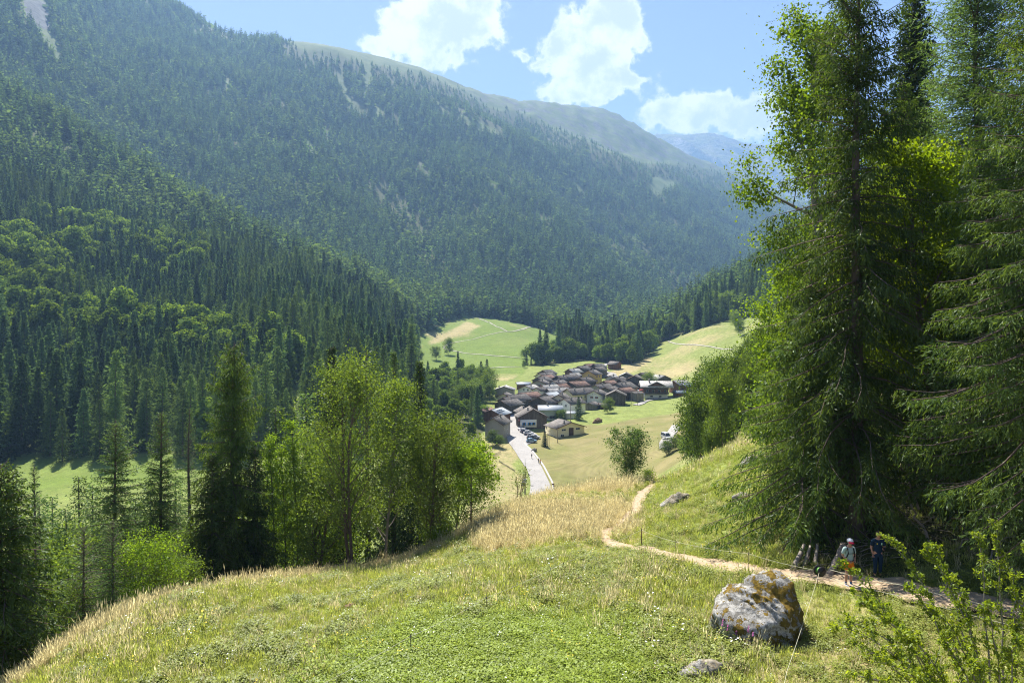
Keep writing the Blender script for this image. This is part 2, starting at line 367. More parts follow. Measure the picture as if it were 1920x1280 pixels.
M['spruce'] = leafmat('spruce_needles', (0.036, 0.066, 0.020), (0.060, 0.100, 0.026), 0.28, (1.6, 1.5, 0.6))
M['spruce_near'] = leafmat('near_spruce_needles', (0.056, 0.098, 0.024), (0.105, 0.158, 0.038), 0.38, (1.8, 1.7, 0.6))
M['larch'] = leafmat('larch_needles', (0.100, 0.165, 0.055), (0.145, 0.22, 0.075), 0.42, (1.5, 1.5, 0.7))
M['broad'] = leafmat('broad_leaves', (0.100, 0.155, 0.036), (0.160, 0.225, 0.058), 0.42, (1.9, 1.8, 0.5))
M['broad_dark'] = leafmat('dark_broad_leaves', (0.060, 0.105, 0.022), (0.105, 0.160, 0.036), 0.42, (1.8, 1.7, 0.5))
M['aspen'] = leafmat('aspen_leaves', (0.105, 0.18, 0.025), (0.15, 0.235, 0.035), 0.5, (2.1, 1.9, 0.45))
M['maple'] = leafmat('maple_leaves', (0.13, 0.21, 0.02), (0.18, 0.26, 0.03), 0.55, (2.1, 1.9, 0.3))
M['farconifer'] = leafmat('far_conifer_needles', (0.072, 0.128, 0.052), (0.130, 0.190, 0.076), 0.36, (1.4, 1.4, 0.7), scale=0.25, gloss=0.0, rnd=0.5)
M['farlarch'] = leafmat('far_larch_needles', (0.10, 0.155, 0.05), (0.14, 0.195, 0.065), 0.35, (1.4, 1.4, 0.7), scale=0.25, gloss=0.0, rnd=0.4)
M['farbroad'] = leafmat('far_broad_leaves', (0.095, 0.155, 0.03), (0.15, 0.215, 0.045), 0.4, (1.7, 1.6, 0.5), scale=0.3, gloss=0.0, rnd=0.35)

def ground_material():
    m, nb, out = newmat('terrain')
    geo = nb.new('ShaderNodeNewGeometry'); pos = geo.outputs['Position']
    a1 = nb.new('ShaderNodeAttribute', attribute_name='zone_a'); s1 = nb.new('ShaderNodeSeparateColor'); nb.l.new(a1.outputs['Color'], s1.inputs[0])
    a2 = nb.new('ShaderNodeAttribute', attribute_name='zone_b'); s2 = nb.new('ShaderNodeSeparateColor'); nb.l.new(a2.outputs['Color'], s2.inputs[0])
    dry, lush, floor = s1.outputs; rock, alp, mown = s2.outputs
    nf = nb.noise(pos, 3.0, 6, 0.7); nm = nb.noise(pos, 0.35, 5, 0.6); nl = nb.noise(pos, 0.03, 5, 0.6); nd = nb.noise(pos, 18.0, 3, 0.7)
    green = nb.mix(nb.smooth(nf, 0.35, 0.65), (0.13, 0.18, 0.040), (0.26, 0.28, 0.085))
    green = nb.mix(nb.smooth(nm, 0.3, 0.7), green, nb.mul(green, 1.3))
    lushc = nb.mix(nb.smooth(nf, 0.3, 0.7), (0.125, 0.19, 0.032), (0.19, 0.25, 0.05))
    dryc = nb.mix(nb.smooth(nf, 0.3, 0.7), (0.34, 0.28, 0.13), (0.46, 0.39, 0.20))
    def edge(a, amt=0.5): # noisy zone borders
        v = nb.math('ADD', a, nb.math('MULTIPLY', nb.math('SUBTRACT', nm, 0.5), amt)); return nb.smooth(v, 0.25, 0.75)
    c = nb.mix(edge(lush), green, lushc); c = nb.mix(edge(dry, 0.9), c, dryc)
    # mown field: curved swaths of paler hay and greener aftermath
    w = nb.new('ShaderNodeTexWave', wave_type='RINGS', bands_direction='Z'); off = nb.vmath('ADD', pos, (-20.0, -225.0, 0)); nb.l.new(off, w.inputs['Vector'])
    w.inputs['Scale'].default_value = 0.42; w.inputs['Distortion'].default_value = 5.0; w.inputs['Detail'].default_value = 3; w.inputs['Detail Scale'].default_value = 0.4
    hay = nb.mix(nb.smooth(nb.noise(pos, 0.06, 4, 0.6), 0.35, 0.65), (0.21, 0.21, 0.07), (0.29, 0.25, 0.11))
    hay = nb.mul(hay, nb.math('MULTIPLY_ADD', w.outputs['Fac'], 0.14, 0.9)); hay = nb.mul(hay, nb.math('MULTIPLY_ADD', nf, 0.5, 0.75))
    tracks = nb.noise(nb.vmath('MULTIPLY', pos, (0.5, 0.07, 1)), 1.0, 4, 0.6); c = nb.mul(c, nb.math('MULTIPLY_ADD', tracks, 0.5, 0.75)); c = nb.mul(c, nb.math('MULTIPLY_ADD', nb.noise(pos, 0.9, 4, 0.7), 0.7, 0.65))
    c = nb.mix(edge(mown, 0.3), c, hay)
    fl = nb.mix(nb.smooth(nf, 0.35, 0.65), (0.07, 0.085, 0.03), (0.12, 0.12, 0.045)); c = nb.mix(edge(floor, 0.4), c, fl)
    alpc = nb.mix(nb.smooth(nb.noise(pos, 0.012, 6, 0.65), 0.38, 0.62), (0.10, 0.145, 0.045), (0.16, 0.195, 0.075))
    c = nb.mix(alp, c, alpc)
    rk = nb.mix(nb.smooth(nb.noise(pos, 0.05, 8, 0.7), 0.35, 0.65), (0.085, 0.088, 0.09), (0.19, 0.19, 0.19))
    rmask = nb.smooth(nb.math('ADD', rock, nb.math('MULTIPLY', nb.math('SUBTRACT', nb.noise(pos, 0.016, 8, 0.7), 0.5), 1.3)), 0.4, 0.6)
    rmask = nb.math('MULTIPLY', rmask, nb.smooth(rock, 0.02, 0.2)); c = nb.mix(rmask, c, rk)
    c = nb.mul(c, nb.math('MULTIPLY_ADD', nd, 0.5, 0.75))
    c = nb.mul(c, nb.math('MULTIPLY_ADD', nb.noise(pos, 0.11, 6, 0.7), 0.6, 0.52))
    h = nb.math('ADD', nb.math('MULTIPLY', nf, 0.10), nb.math('MULTIPLY', nd, 0.03))
    principled(nb, out, c, 0.95, 0.1, bump=h, bstr=0.8, bdist=1.0)
    return m
M['terrain'] = ground_material()

# ------------------------------------------------------------------ zones of the ground (bearing column, sight row, distance)
MEADOW = [(775,640),(800,622),(850,600),(880,594),(930,598),(1000,612),(1052,632),(1062,655),(1035,672),(1000,682),(985,700),(955,716),(900,712),(850,704),(800,722),(775,700),(785,668)]
RSLOPE = [(1130,702),(1175,690),(1215,668),(1240,643),(1290,624),(1345,606),(1400,596),(1470,590),(1500,700),(1480,770),(1400,800),(1300,800),(1280,745),(1220,715),(1170,712)]
CLEAR = [(505,800),(528,745),(560,712),(600,680),(618,690),(600,712),(585,745),(560,790)]
HPATCH = [[(1118,575),(1128,572),(1150,604),(1138,606)],[(1156,572),(1166,570),(1192,603),(1180,605)],[(1090,590),(1105,588),(1118,615),(1100,612)]]
SPOT = [(318,425),(345,418),(385,432),(370,442),(335,440)]
CHUTES = [[(62,-10),(85,5),(92,60),(106,105),(98,110),(75,60),(60,22)],[(683,108),(691,112),(693,165),(685,167)],[(645,138),(652,142),(660,180),(690,222),(676,215),(650,180)],
          [(609,182),(625,196),(655,214),(640,212)],[(700,186),(712,200),(716,218),(704,206)],[(848,212),(875,222),(912,235),(952,252),(925,255),(880,240)],[(812,178),(824,190),(834,206),(826,204)],
          [(1210,286),(1236,278),(1292,294),(1300,302),(1230,302)],[(1232,330),(1262,338),(1240,362),(1228,356)],[(1180,430),(1196,436),(1188,452)]]
def _wide(q):
    cx_ = sum(a for a, _ in q)/len(q); cy_2 = sum(b_ for _, b_ in q)/len(q); return [(cx_+(a-cx_)*1.9+(b_-cy_2)*0.0, cy_2+(b_-cy_2)*1.2+4) for a, b_ in q]
CHUTES = [_wide(q) if k not in (5,) else q for k, q in enumerate(CHUTES)]+[[(560,250),(572,252),(600,300),(590,302)],[(905,330),(918,330),(950,372),(936,374)],[(410,120),(420,122),(440,170),(430,170)],[(1065,330),(1078,332),(1100,368),(1090,368)]]
TREELINE = np.array([(-1000,-900),(480,-200),(530,66),(560,88),(640,104),(700,116),(745,132),(800,142),(860,166),(915,200),(950,205),(985,212),(1015,228),(1060,250),(1100,262),(1140,282),(1180,296),(1215,304),(1260,306),(1290,310),(1350,322),(1450,362),(1500,378),(3500,420)], float)
VILL = [(900,700),(945,690),(985,690),(1000,686),(1100,676),(1140,680),(1295,700),(1300,740),(1290,765),(1262,778),(1255,800),(1262,850),(1230,940),(930,960),(930,830),(905,815),(905,770),(880,760)]
def open_land(px, py, d):
    """1 where no trees stand"""
    o = np.zeros(px.shape, bool)
    q0 = np.log(np.maximum(d, 1)); px = px+np.where(d > 1200, 9, 3)*fbm(px/16, q0*60, 3, 201); py = py+np.where(d > 1200, 7, 2)*fbm(px/16+9, q0*60, 3, 203)
    mid = (d > 440) & (d < 1050)
    o |= mid & inpoly(px, py, MEADOW)
    o |= (d > 255) & (d < 720) & inpoly(px, py, RSLOPE)
    o |= (d > 200) & (d < 600) & inpoly(px, py, VILL)
    o |= (d > 262) & (d < 450) & inpoly(px, py, CLEAR)
    o |= (d > 700) & (d < 1250) & inpoly(px, py, SPOT)
    for q in HPATCH: o |= (d > 700) & (d < 1700) & inpoly(px, py, q)
    for q in CHUTES: o |= (d > 1200) & inpoly(px, py, q)
    o |= (d > 1900) & (py < np.interp(px, TREELINE[:, 0], TREELINE[:, 1]))
    o |= d < np.interp(px, [0, 480, 700, 900, 1100, 1200], [238, 242, 262, 262, 300, 430])+12*np.sin(px/37.0)
    return o

def ground():
    # bearings: dense inside the view, sparse beyond; distances: log spaced
    cx = np.concatenate([np.linspace(-900, -60, 60), np.linspace(-60, 1980, 400)[1:], np.linspace(1980, 3300, 60)[1:]])
    dd = np.exp(np.concatenate([np.linspace(math.log(3), math.log(16), 16), np.linspace(math.log(16), math.log(90), 150)[1:], np.linspace(math.log(90), math.log(6600), 330)[1:]]))
    PX, DD = np.meshgrid(cx, dd); X = (PX-960)/F*DD; Z = ground_z(X, DD); PY = HY-F*Z/DD
    nr, nc = PX.shape
    V = np.stack([X, DD, Z], -1).reshape(-1, 3)
    i = np.arange(nr-1)[:, None]*nc; j = np.arange(nc-1)[None]
    Q = np.stack([i+j, i+j+1, i+nc+j+1, i+nc+j], -1).reshape(-1, 4)
    me = npmesh('ground', V, Q, M['terrain'], smooth=True)
    px = PX.ravel(); d = DD.ravel(); py = PY.ravel(); x = X.ravel()
    px = px+46*fbm(x/d*14, np.log(d)*14, 4, 88)*np.where(d < 330, 1, 0.12)
    n1 = fbm(x/9, d/9, 4, 31); n2 = fbm(x/60, d/60, 4, 41)
    op = open_land(px, py, d)
    near = d < 100
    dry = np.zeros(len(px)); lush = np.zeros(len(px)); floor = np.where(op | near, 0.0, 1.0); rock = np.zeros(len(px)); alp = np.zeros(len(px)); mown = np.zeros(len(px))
    def soft(v, a, b): return np.clip((v-a)/(b-a), 0, 1)
    # near slope: golden along the crest and the saddle, lush in the bottom centre
    crest = np.interp(px, _cols, _D[:, 5])
    g = soft(d/crest, 0.72, 0.98)*(px < 1230)*near
    dry = np.maximum(dry, g*0.85)
    dry = np.maximum(dry, 0.9*near*((px > 890) & (px < 1200) & (d > 36)))
    dry = np.where(near, dry+0.25+n1*0.9, dry)
    lush = np.where(near & (d < 23+2*n1), np.clip(soft(px, 480, 640)*soft(1330-px, 0, 120), 0, 1)+n1*0.4, lush)
    dry = np.where(near & (lush > 0.4), dry*0.3, dry)
    dry = np.where(near & (px > 1450) & (d < 26), dry+0.35, dry)
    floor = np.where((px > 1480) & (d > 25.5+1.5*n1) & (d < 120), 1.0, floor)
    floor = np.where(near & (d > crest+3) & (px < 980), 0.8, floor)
    # valley
    vf = (d > 95) & (d < np.interp(px, [0, 480, 700], [244, 248, 270])+12*n2) & (px < 780); lush = np.where(vf, 0.45+0.9*n2, lush); floor = np.where(vf, 0, floor)
    mid = inpoly(px, py, MEADOW) & (d > 440) & (d < 1050); lush = np.where(mid, 0.85+n2*0.8, lush); dry = np.where(mid, n2*1.6-0.05, dry)
    tong = inpoly(px, py, [(800,640),(840,618),(880,600),(905,612),(860,632),(800,650)]) & (d > 440); dry = np.where(tong, 0.7, dry)
    rs = inpoly(px, py, RSLOPE) & (d > 255) & (d < 760); floor = np.where(rs, 0, floor); dry = np.where(rs, 0.15+n2*1.2, dry)
    drs = inpoly(px, py, [(1130,705),(1170,684),(1215,668),(1222,672),(1190,695),(1160,706)]) & (d > 380) & (d < 760); dry = np.where(drs, 0.95, dry)
    fld = (d > 185) & (d < 330) & (px > 1000) & (px < 1290) & (py > 772+(1290-px)*0.13); mown = np.where(fld, 1.0, mown)
    fl2 = (d > 150) & (d < 300) & (px > 880) & (px < 985) & (py > 815); dry = np.where(fl2, 0.6, dry); floor = np.where(fl2 | fld, 0, floor)
    hs = (d > 60) & (d < 200) & (px > 1240); floor = np.where(hs & (px < 1480), 0.0, floor); dry = np.where(hs & (px < 1480), 0.25+n1*0.5, dry)
    al = (d > 1900) & (py < np.interp(px, TREELINE[:, 0], TREELINE[:, 1])+3); alp = np.where(al, 1.0, alp)
    for q in CHUTES: alp = np.where((d > 1200) & inpoly(px, py, q), 1.0, alp)
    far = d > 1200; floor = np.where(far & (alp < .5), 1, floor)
    rock = np.where(al, soft(px, 740, 900)*0.46, rock)
    rq = inpoly(px, py, CHUTES[0]) & (py < 60) & (d > 1200); rock = np.where(rq, 0.8, rock)
    def blur(a, k):
        a = np.clip(a, 0, 1).reshape(nr, nc)
        for ax in (0, 1):
            q = np.pad(a, [(k, k) if i_ == ax else (0, 0) for i_ in (0, 1)], mode='edge')
            a = sum(np.take(q, np.arange(a.shape[ax])+s_, axis=ax) for s_ in range(2*k+1))/(2*k+1)
        return a
    nearw = (DD < 90).astype(float); nearw = blur(nearw, 4)
    def sb(a): return (blur(blur(a, 5), 5)*nearw+blur(a, 1)*(1-nearw)).ravel()
    dry, lush, floor, rock, alp, mown = [sb(q) for q in (dry, lush, floor, rock, alp, mown)]
    for nm, (a, b, c) in (('zone_a', (dry, lush, floor)), ('zone_b', (rock, alp, mown))):
        at_ = me.color_attributes.new(nm, 'FLOAT_COLOR', 'POINT')
        at_.data.foreach_set('color', np.clip(np.stack([a, b, c, np.ones(len(a))], -1), 0, 1).astype(np.float32).ravel())
    o = obj('ground', me); tag(o, kind='structure'); return o
ground()

def far_range():
    sil = np.array([(1100,330),(1150,300),(1200,268),(1228,254),(1262,256),(1285,251),(1318,250),(1340,249),(1362,256),(1380,263),(1404,270),(1425,268),(1445,263),(1470,265),(1500,262),(1550,250),(1620,270),(1750,262),(1900,300),(2100,340)], float)
    px = np.linspace(1100, 2100, 420); t = np.linspace(0, 1, 110)
    sky_row = np.interp(px, sil[:, 0], sil[:, 1])
    d0, d1 = 5600.0, 7600.0
    rows = []
    for k in t:
        d = d0+(d1-d0)*k; row = 560+(sky_row-560)*(1-(1-k)**1.25); z = (HY-row)/F*d
        x = (px-960)/F*d; dd = np.full_like(px, d)
        a = math.sin(min(k*1.25, 1.0)*math.pi*0.5)
        rid = 1-2*np.abs(2*vnoise(x/420+z/900, dd/700+3.3, 61)); rid2 = 1-2*np.abs(2*vnoise(x/150+z/300+0.4, dd/260, 67))
        z = z+a*(1-k**6*0.75)*(95*rid+42*rid2+26*fbm(x/60, z/60, 3, 71))+k*14*fbm(x/90, x*0, 4, 77)
        dd = dd-a*(1-k)*160*rid
        rows.append(np.stack([x, dd, z], -1))
    for q, (dd_, dz) in enumerate(((8200, -350), (9000, -900))):
        x = (px-960)/F*dd_; z = (HY-sky_row)/F*d1+dz; rows.append(np.stack([x, np.full_like(px, dd_), z], -1))
    V = np.array(rows); nr, nc = V.shape[:2]
    i = np.arange(nr-1)[:, None]*nc; j = np.arange(nc-1)[None]
    Q = np.stack([i+j, i+j+1, i+nc+j+1, i+nc+j], -1).reshape(-1, 4)
    m, nb, out = newmat('mountain_rock'); geo = nb.new('ShaderNodeNewGeometry'); pos = geo.outputs['Position']
    st = nb.noise(nb.vmath('MULTIPLY', pos, (1, 1, 2.2)), 0.008, 9, 0.7, 0.6); sl = nb.new('ShaderNodeSeparateXYZ'); nb.l.new(geo.outputs['Normal'], sl.inputs[0])
    rk = nb.mix(nb.smooth(st, 0.38, 0.6), (0.17, 0.155, 0.14), (0.42, 0.39, 0.36))
    gr = nb.mix(nb.noise(pos, 0.01, 5), (0.15, 0.17, 0.07), (0.20, 0.19, 0.10))
    g = nb.smooth(nb.math('ADD', sl.outputs[2], nb.math('MULTIPLY', nb.math('SUBTRACT', st, 0.5), 1.2)), 0.62, 0.85)
    c = nb.mix(g, rk, gr); principled(nb, out, c, 0.95, 0.1, bump=st, bstr=1.0, bdist=60.0)
    o = obj('mountain', npmesh('mountain', V.reshape(-1, 3), Q, m, smooth=False)); tag(o, kind='structure')
far_range()

def haze():
    bx = [(-9500, -120, -70), (9500, 9300, 2300)]
    b = MB(); (x0, y0, z0), (x1, y1, z1) = bx; b.box((x0+x1)/2, (y0+y1)/2, (z0+z1)/2, x1-x0, y1-y0, z1-z0)
    m = bpy.data.materials.new('haze'); m.use_nodes = True; nb = NB(m.node_tree); nb.n.clear()
    out = nb.new('ShaderNodeOutputMaterial'); v = nb.new('ShaderNodeVolumePrincipled')
    v.inputs['Color'].default_value = (0.36, 0.62, 1.0, 1); v.inputs['Density'].default_value = HAZE
    v.inputs['Anisotropy'].default_value = 0.12
    nb.l.new(v.outputs[0], out.inputs['Volume'])
    o = b.build('haze', m); tag(o, kind='stuff')
HAZE = 1.3e-4
haze()
# ------------------------------------------------------------------ tree building (numpy)
def kites(base, dirn, side, ln, wd, bend=None):
    """flat four-cornered needles or leaves: base (n,3), unit dir, unit side, length, width"""
    n = len(base); ln = np.broadcast_to(ln, n)[:, None]; wd = np.broadcast_to(wd, n)[:, None]
    m = base+dirn*ln*0.5
    if bend is not None: m = m+bend*ln*0.12
    V = np.stack([base, m-side*wd*0.5, base+dirn*ln, m+side*wd*0.5], 1).reshape(-1, 3)
    Q = np.arange(n*4).reshape(-1, 4)
    return V, Q
def unit(v): return v/(np.linalg.norm(v, axis=-1, keepdims=True)+1e-9)
def cat(parts):
    V = []; Q = []; k = 0
    for v, q in parts: V.append(v); Q.append(q+k); k += len(v)
    return np.concatenate(V), np.concatenate(Q)

def tubes(P0, P1, P2, r0, r1, k=3):
    """many three-point tapered twigs at once: (n,3) each"""
    n = len(P0); pts = np.stack([P0, P1, P2], 1); rad = np.stack([np.broadcast_to(r0, n), np.broadcast_to((np.asarray(r0)+np.asarray(r1))/2, n), np.broadcast_to(r1, n)], 1)
    T = unit(P2-P0); ref = np.where(np.abs(T[:, 2:3]) < 0.8, np.array([[0.1, 0.2, 1.0]]), np.array([[1.0, 0.1, 0.1]]))
    A = unit(np.cross(T, ref)); B = np.cross(T, A); th = np.arange(k)*2*math.pi/k
    ring = A[:, None]*np.cos(th)[None, :, None]+B[:, None]*np.sin(th)[None, :, None]
    V = (pts[:, :, None]+ring[:, None]*rad[:, :, None, None]).reshape(-1, 3)
    i = (np.arange(n)*3*k)[:, None, None]; s = (np.arange(2)*k)[None, :, None]; j = np.arange(k)[None, None]; j2 = (j+1) % k
    Q = np.stack([i+s+j, i+s+j2, i+s+k+j2, i+s+k+j], -1).reshape(-1, 4)
    return V, Q

def conifer(H, width, seed, whorl=0.45, nb_=5, sec=0.13, tw=4, twl=0.2, tww=0.045, droop=0.35, up=0.3, low=0.08, hang=0.8, shape=0.85,
            sparse=0.0, trunk_r=None, lowlen=1.0, wood_k=3, bare=0.0, seclen=0.28, jit=0.25):
    """returns (trunk, branches, needles) meshes data. Crown of whorled branches with hanging side twigs."""
    g = np.random.default_rng(seed)
    hs = []; h = low*H
    while h < H*0.985:
        t = (h-low*H)/(H*(1-low))
        n = nb_+g.integers(-1, 2)
        for a in np.arange(n)*2*math.pi/n+g.uniform(0, 6.28):
            if g.random() < sparse: continue
            hs.append((h+g.normal(0, whorl*0.25), a+g.normal(0, 0.25), t))
        h += whorl*(1-0.45*t)
    hs = np.array(hs); hh, az, t = hs.T; n = len(hh)
    t = np.clip(t, 0, 1)
    prof = ((1-t)**shape)*(0.62+0.38*np.clip(t/0.12, 0, 1)*1.0 if lowlen == 1.0 else lowlen+(1-lowlen)*np.clip(t/0.2, 0, 1))
    L = width*0.5*prof*np.exp(g.normal(0, jit*0.5, n))*np.where(g.random(n) < 0.12, 0.6, 1)+0.12; L = np.minimum(L, width*0.5*1.05)
    slope0 = np.interp(t, [0, 0.5, 1], [-0.05, 0.12, 1.1])*1.0+g.normal(0, 0.08, n)      # at the stem
    dr = droop*np.interp(t, [0, 0.6, 1], [1.25, 0.9, 0.05])
    ca, sa = np.cos(az), np.sin(az)
    def path(i, s): # s in 0..1
        r = L[i]*s; z = hh[i]+L[i]*(slope0[i]*s-dr[i]*s**1.6+up*dr[i]*2.0*np.clip(s-0.55, 0, 1)**1.5)
        wob = L[i]*0.04*np.sin(s*5+az[i]*7)
        return np.stack([ca[i]*r-sa[i]*wob, sa[i]*r+ca[i]*wob, z], -1)
    idx = np.arange(n)
    parts = []
    for s0, s1 in ((0.0, 0.5), (0.5, 1.0)):
        r0 = 0.012+0.010*L*(1-s0); r1 = 0.012+0.010*L*(1-s1)-0.006*s1
        parts.append(tubes(path(idx, np.full(n, s0)), path(idx, np.full(n, (s0+s1)/2)), path(idx, np.full(n, s1)), r0, r1, wood_k))
    branches = cat(parts)
    # side shoots
    cnt = np.maximum(3, (L/sec).astype(int))*2
    bi = np.repeat(idx, cnt); k = np.concatenate([np.arange(c) for c in cnt])
    s = bare+(1-bare)*((k//2+g.random(len(k)))/(np.repeat(cnt, cnt)/2)); s = np.clip(s, 0.02, 1); sd_ = np.where(k % 2 == 0, 1.0, -1.0)
    p0 = path(bi, s); d0 = unit(path(bi, np.minimum(s+0.03, 1.03))-path(bi, s))
    lat = np.stack([-sa[bi], ca[bi], np.zeros(len(bi))], -1)*sd_[:, None]
    ls = seclen*L[bi]**0.5*(1.15-0.75*s)*np.exp(g.normal(0, 0.3, len(bi)))+0.06
    hg = hang*g.random(len(bi))
    sdir = unit(lat*(0.9-0.5*hg[:, None])+d0*0.55+np.array([0, 0, -1.0])*hg[:, None]+g.normal(0, 0.14, (len(bi), 3)))
    # twigs with needles along every shoot
    m = tw; si = np.repeat(np.arange(len(bi)), m); u = (np.tile(np.arange(m), len(bi))+g.random(len(si)))/m
    sag = ls[si]*0.35*u**2*hang
    b = p0[si]+sdir[si]*(ls[si]*u)[:, None]-np.array([0, 0, 1.0])*sag[:, None]
    td = unit(sdir[si]+g.normal(0, 0.42, (len(si), 3))-np.array([0, 0, 0.25*hang]))
    sd2 = unit(np.cross(td, g.normal(0, 1, (len(si), 3))+np.array([0, 0, 1.2])))
    tl = twl*np.exp(g.normal(0, 0.25, len(si)))*np.clip(L[bi][si]/1.3, 0.4, 1); V, Q = kites(b, td, sd2, tl, tww*np.exp(g.normal(0, 0.2, len(si))))
    # leader and stem needles
    trunk = MB(); r = trunk_r or H*0.011
    zz = np.linspace(-0.6, H, 14); wob = 0.006*H*np.stack([np.sin(zz*0.35+seed), np.cos(zz*0.28+seed*2)], -1)*(zz/H)[:, None]
    rr = r*(1-np.clip(zz/H, 0, 1))**0.85+0.012; rr[0] = r*1.5; rr[1] *= 1.05
    trunk.tube(np.column_stack([wob, zz]), rr, 9)
    return trunk, branches, (V, Q)

def conifer_thing(name, label, cat_, loc, H, width, seed, mat, group=None, rz=0.0, wood='bark', **kw):
    r = empty(name, loc, rz, label, cat_, group)
    tr, br, nd = conifer(H, width, seed, **kw)
    tr.build('trunk', M[wood], r, smooth=True)
    obj('branches', npmesh('branches', br[0], br[1], M[wood]), r)
    obj('crown', npmesh('crown', nd[0], nd[1], M[mat]), r)
    return r

def broadleaf(H, width, seed, nleaf=16000, leaf=0.10, stems=1, low=0.25, spread=0.55, clump=0.30, lev=4, droop=0.1, r0=None, top=1.0, leafw=0.75, twigs=True, shape='oval', lean=0.0):
    g = np.random.default_rng(seed); segs = []; tips = []
    r0 = r0 or H*0.012/max(1, stems**0.5)
    def grow(p, d, L, r, depth):
        n = 4; q = p.copy(); pts = [q.copy()]; rs = [r]
        for k in range(n):
            d = unit(d+g.normal(0, 0.11 if depth else 0.05, 3)+np.array([0, 0, 0.10 if depth else 0.05])); q = q+d*L/n; pts.append(q.copy()); rs.append(r*(1-0.55*(k+1)/n))
        segs.append((np.array(pts), np.array(rs)))
        if depth >= lev: tips.append(q.copy()); return
        if depth >= lev-1: tips.append(pts[2]); tips.append(q.copy())
        nch = g.integers(3, 5) if depth else int(8+H*0.8)
        for c in range(nch):
            if depth == 0: s = low+(1-low)*(c+g.random()*0.7)/nch
            else: s = 0.35+0.65*(c+g.random())/nch
            s = min(s, 0.99); k = min(int(s*n), n-1); pp = pts[k]+(pts[k+1]-pts[k])*(s*n-k)
            a = g.uniform(0, 6.28) if depth else c*2.4+g.normal(0, 0.3)
            ax = unit(np.cross(d, [0.3, 0.2, 0.9])); ay = np.cross(d, ax)
            ang = spread*(1.25-0.5*s if depth == 0 else 1.0)*g.uniform(0.8, 1.25)
            nd = unit(d*math.cos(ang)+(ax*math.cos(a)+ay*math.sin(a))*math.sin(ang)*1.15+np.array([0, 0, 0.15-droop]))
            if depth == 0:
                prof = math.sin(math.pi*(0.22+0.68*(s-low)/(1-low)))**0.55 if shape == 'oval' else (1.1-0.85*(s-low)/(1-low))
                LL = width*0.5*prof*g.uniform(0.8, 1.05)*0.9
            else: LL = L*g.uniform(0.45, 0.65)
            grow(pp, nd, LL, r*(1-0.5*s)*0.45, depth+1)
    for st in range(stems):
        a = g.uniform(0, 6.28); o = np.array([math.cos(a), math.sin(a), 0])*(0 if stems == 1 else g.uniform(0.1, 0.5))*H*0.04
        grow(o+np.array([0, 0, -0.3]), unit(np.array([math.cos(a)*0.16*(stems > 1)+lean, math.sin(a)*0.16*(stems > 1), 1.0])), H*top*g.uniform(0.85, 1.0)*0.95, r0, 0)
    wood = MB()
    for pts, rs in segs:
        if not twigs and rs[0] < 0.01: continue
        wood.tube(pts, np.maximum(rs, 0.004), 7 if rs[0] > 0.06 else (4 if rs[0] > 0.02 else 3), caps=False)
    tips = np.array(tips); per = np.maximum(1, int(nleaf/len(tips)))
    ti = np.repeat(np.arange(len(tips)), per); n = len(ti)
    dens = np.exp(g.normal(0, 0.35, len(tips)))
    off = g.normal(0, 1, (n, 3))*np.array([1, 1, 0.8])*(clump*dens[ti])[:, None]
    b = tips[ti]+off
    nrm = unit(g.normal(0, 1, (n, 3))+np.array([0, 0, 0.7])); dd_ = unit(np.cross(nrm, g.normal(0, 1, (n, 3)))-np.array([0, 0, 0.25])); side = unit(np.cross(dd_, nrm))
    ll = leaf*np.exp(g.normal(0, 0.25, n))
    V, Q = kites(b, dd_, side, ll, ll*leafw, bend=nrm)
    return wood, (V, Q)
def broadleaf_thing(name, label, cat_, loc, H, width, seed, mat, group=None, rz=0.0, wood='bark', **kw):
    r = empty(name, loc, rz, label, cat_, group); w, lv = broadleaf(H, width, seed, **kw)
    w.build('trunk', M[wood], r, smooth=True)
    obj('crown', npmesh('crown', lv[0], lv[1], M[mat]), r)
    return r

# ---- light trees for the forest: unit height 1, built once
def far_conifer(seed, levels=11, n=7, width=0.30, ragged=0.35, kink=0.5):
    g = np.random.default_rng(seed)
    B = []; Dn = []; S = []; Ln = []; Wd = []
    for k in range(levels):
        t = k/(levels-1); z = 0.10+0.86*t; r = width*0.5*(1-t)**0.8*(1+0.0*k)+0.012
        for j in range(n if t < 0.7 else max(4, n-2)):
            a = g.uniform(0, 6.28); L = r*np.exp(g.normal(0, ragged)); tilt = np.interp(t, [0, 0.7, 1], [-0.55, -0.15, 1.2])+g.normal(0, 0.12)
            d = unit(np.array([math.cos(a), math.sin(a), tilt])); B.append([0, 0, z+g.normal(0, 0.012)+0.02]); Dn.append(d)
            S.append(unit(np.array([-math.sin(a), math.cos(a), g.normal(0, 0.5)]))); Ln.append(L*1.15); Wd.append(L*kink*g.uniform(0.8, 1.4)+0.012)
    V, Q = kites(np.array(B), np.array(Dn), np.array(S), np.array(Ln), np.array(Wd))
    T = MB(); T.tube([(0, 0, -0.03), (0, 0, 0.5), (0, 0, 0.98)], [0.012, 0.008, 0.002], 4, caps=False)
    return (V, Q), T
def mid_conifer(seed, width=0.30, **kw):
    tr, br, nd = conifer(20.0, 20*width, seed, **kw)
    return nd, tr
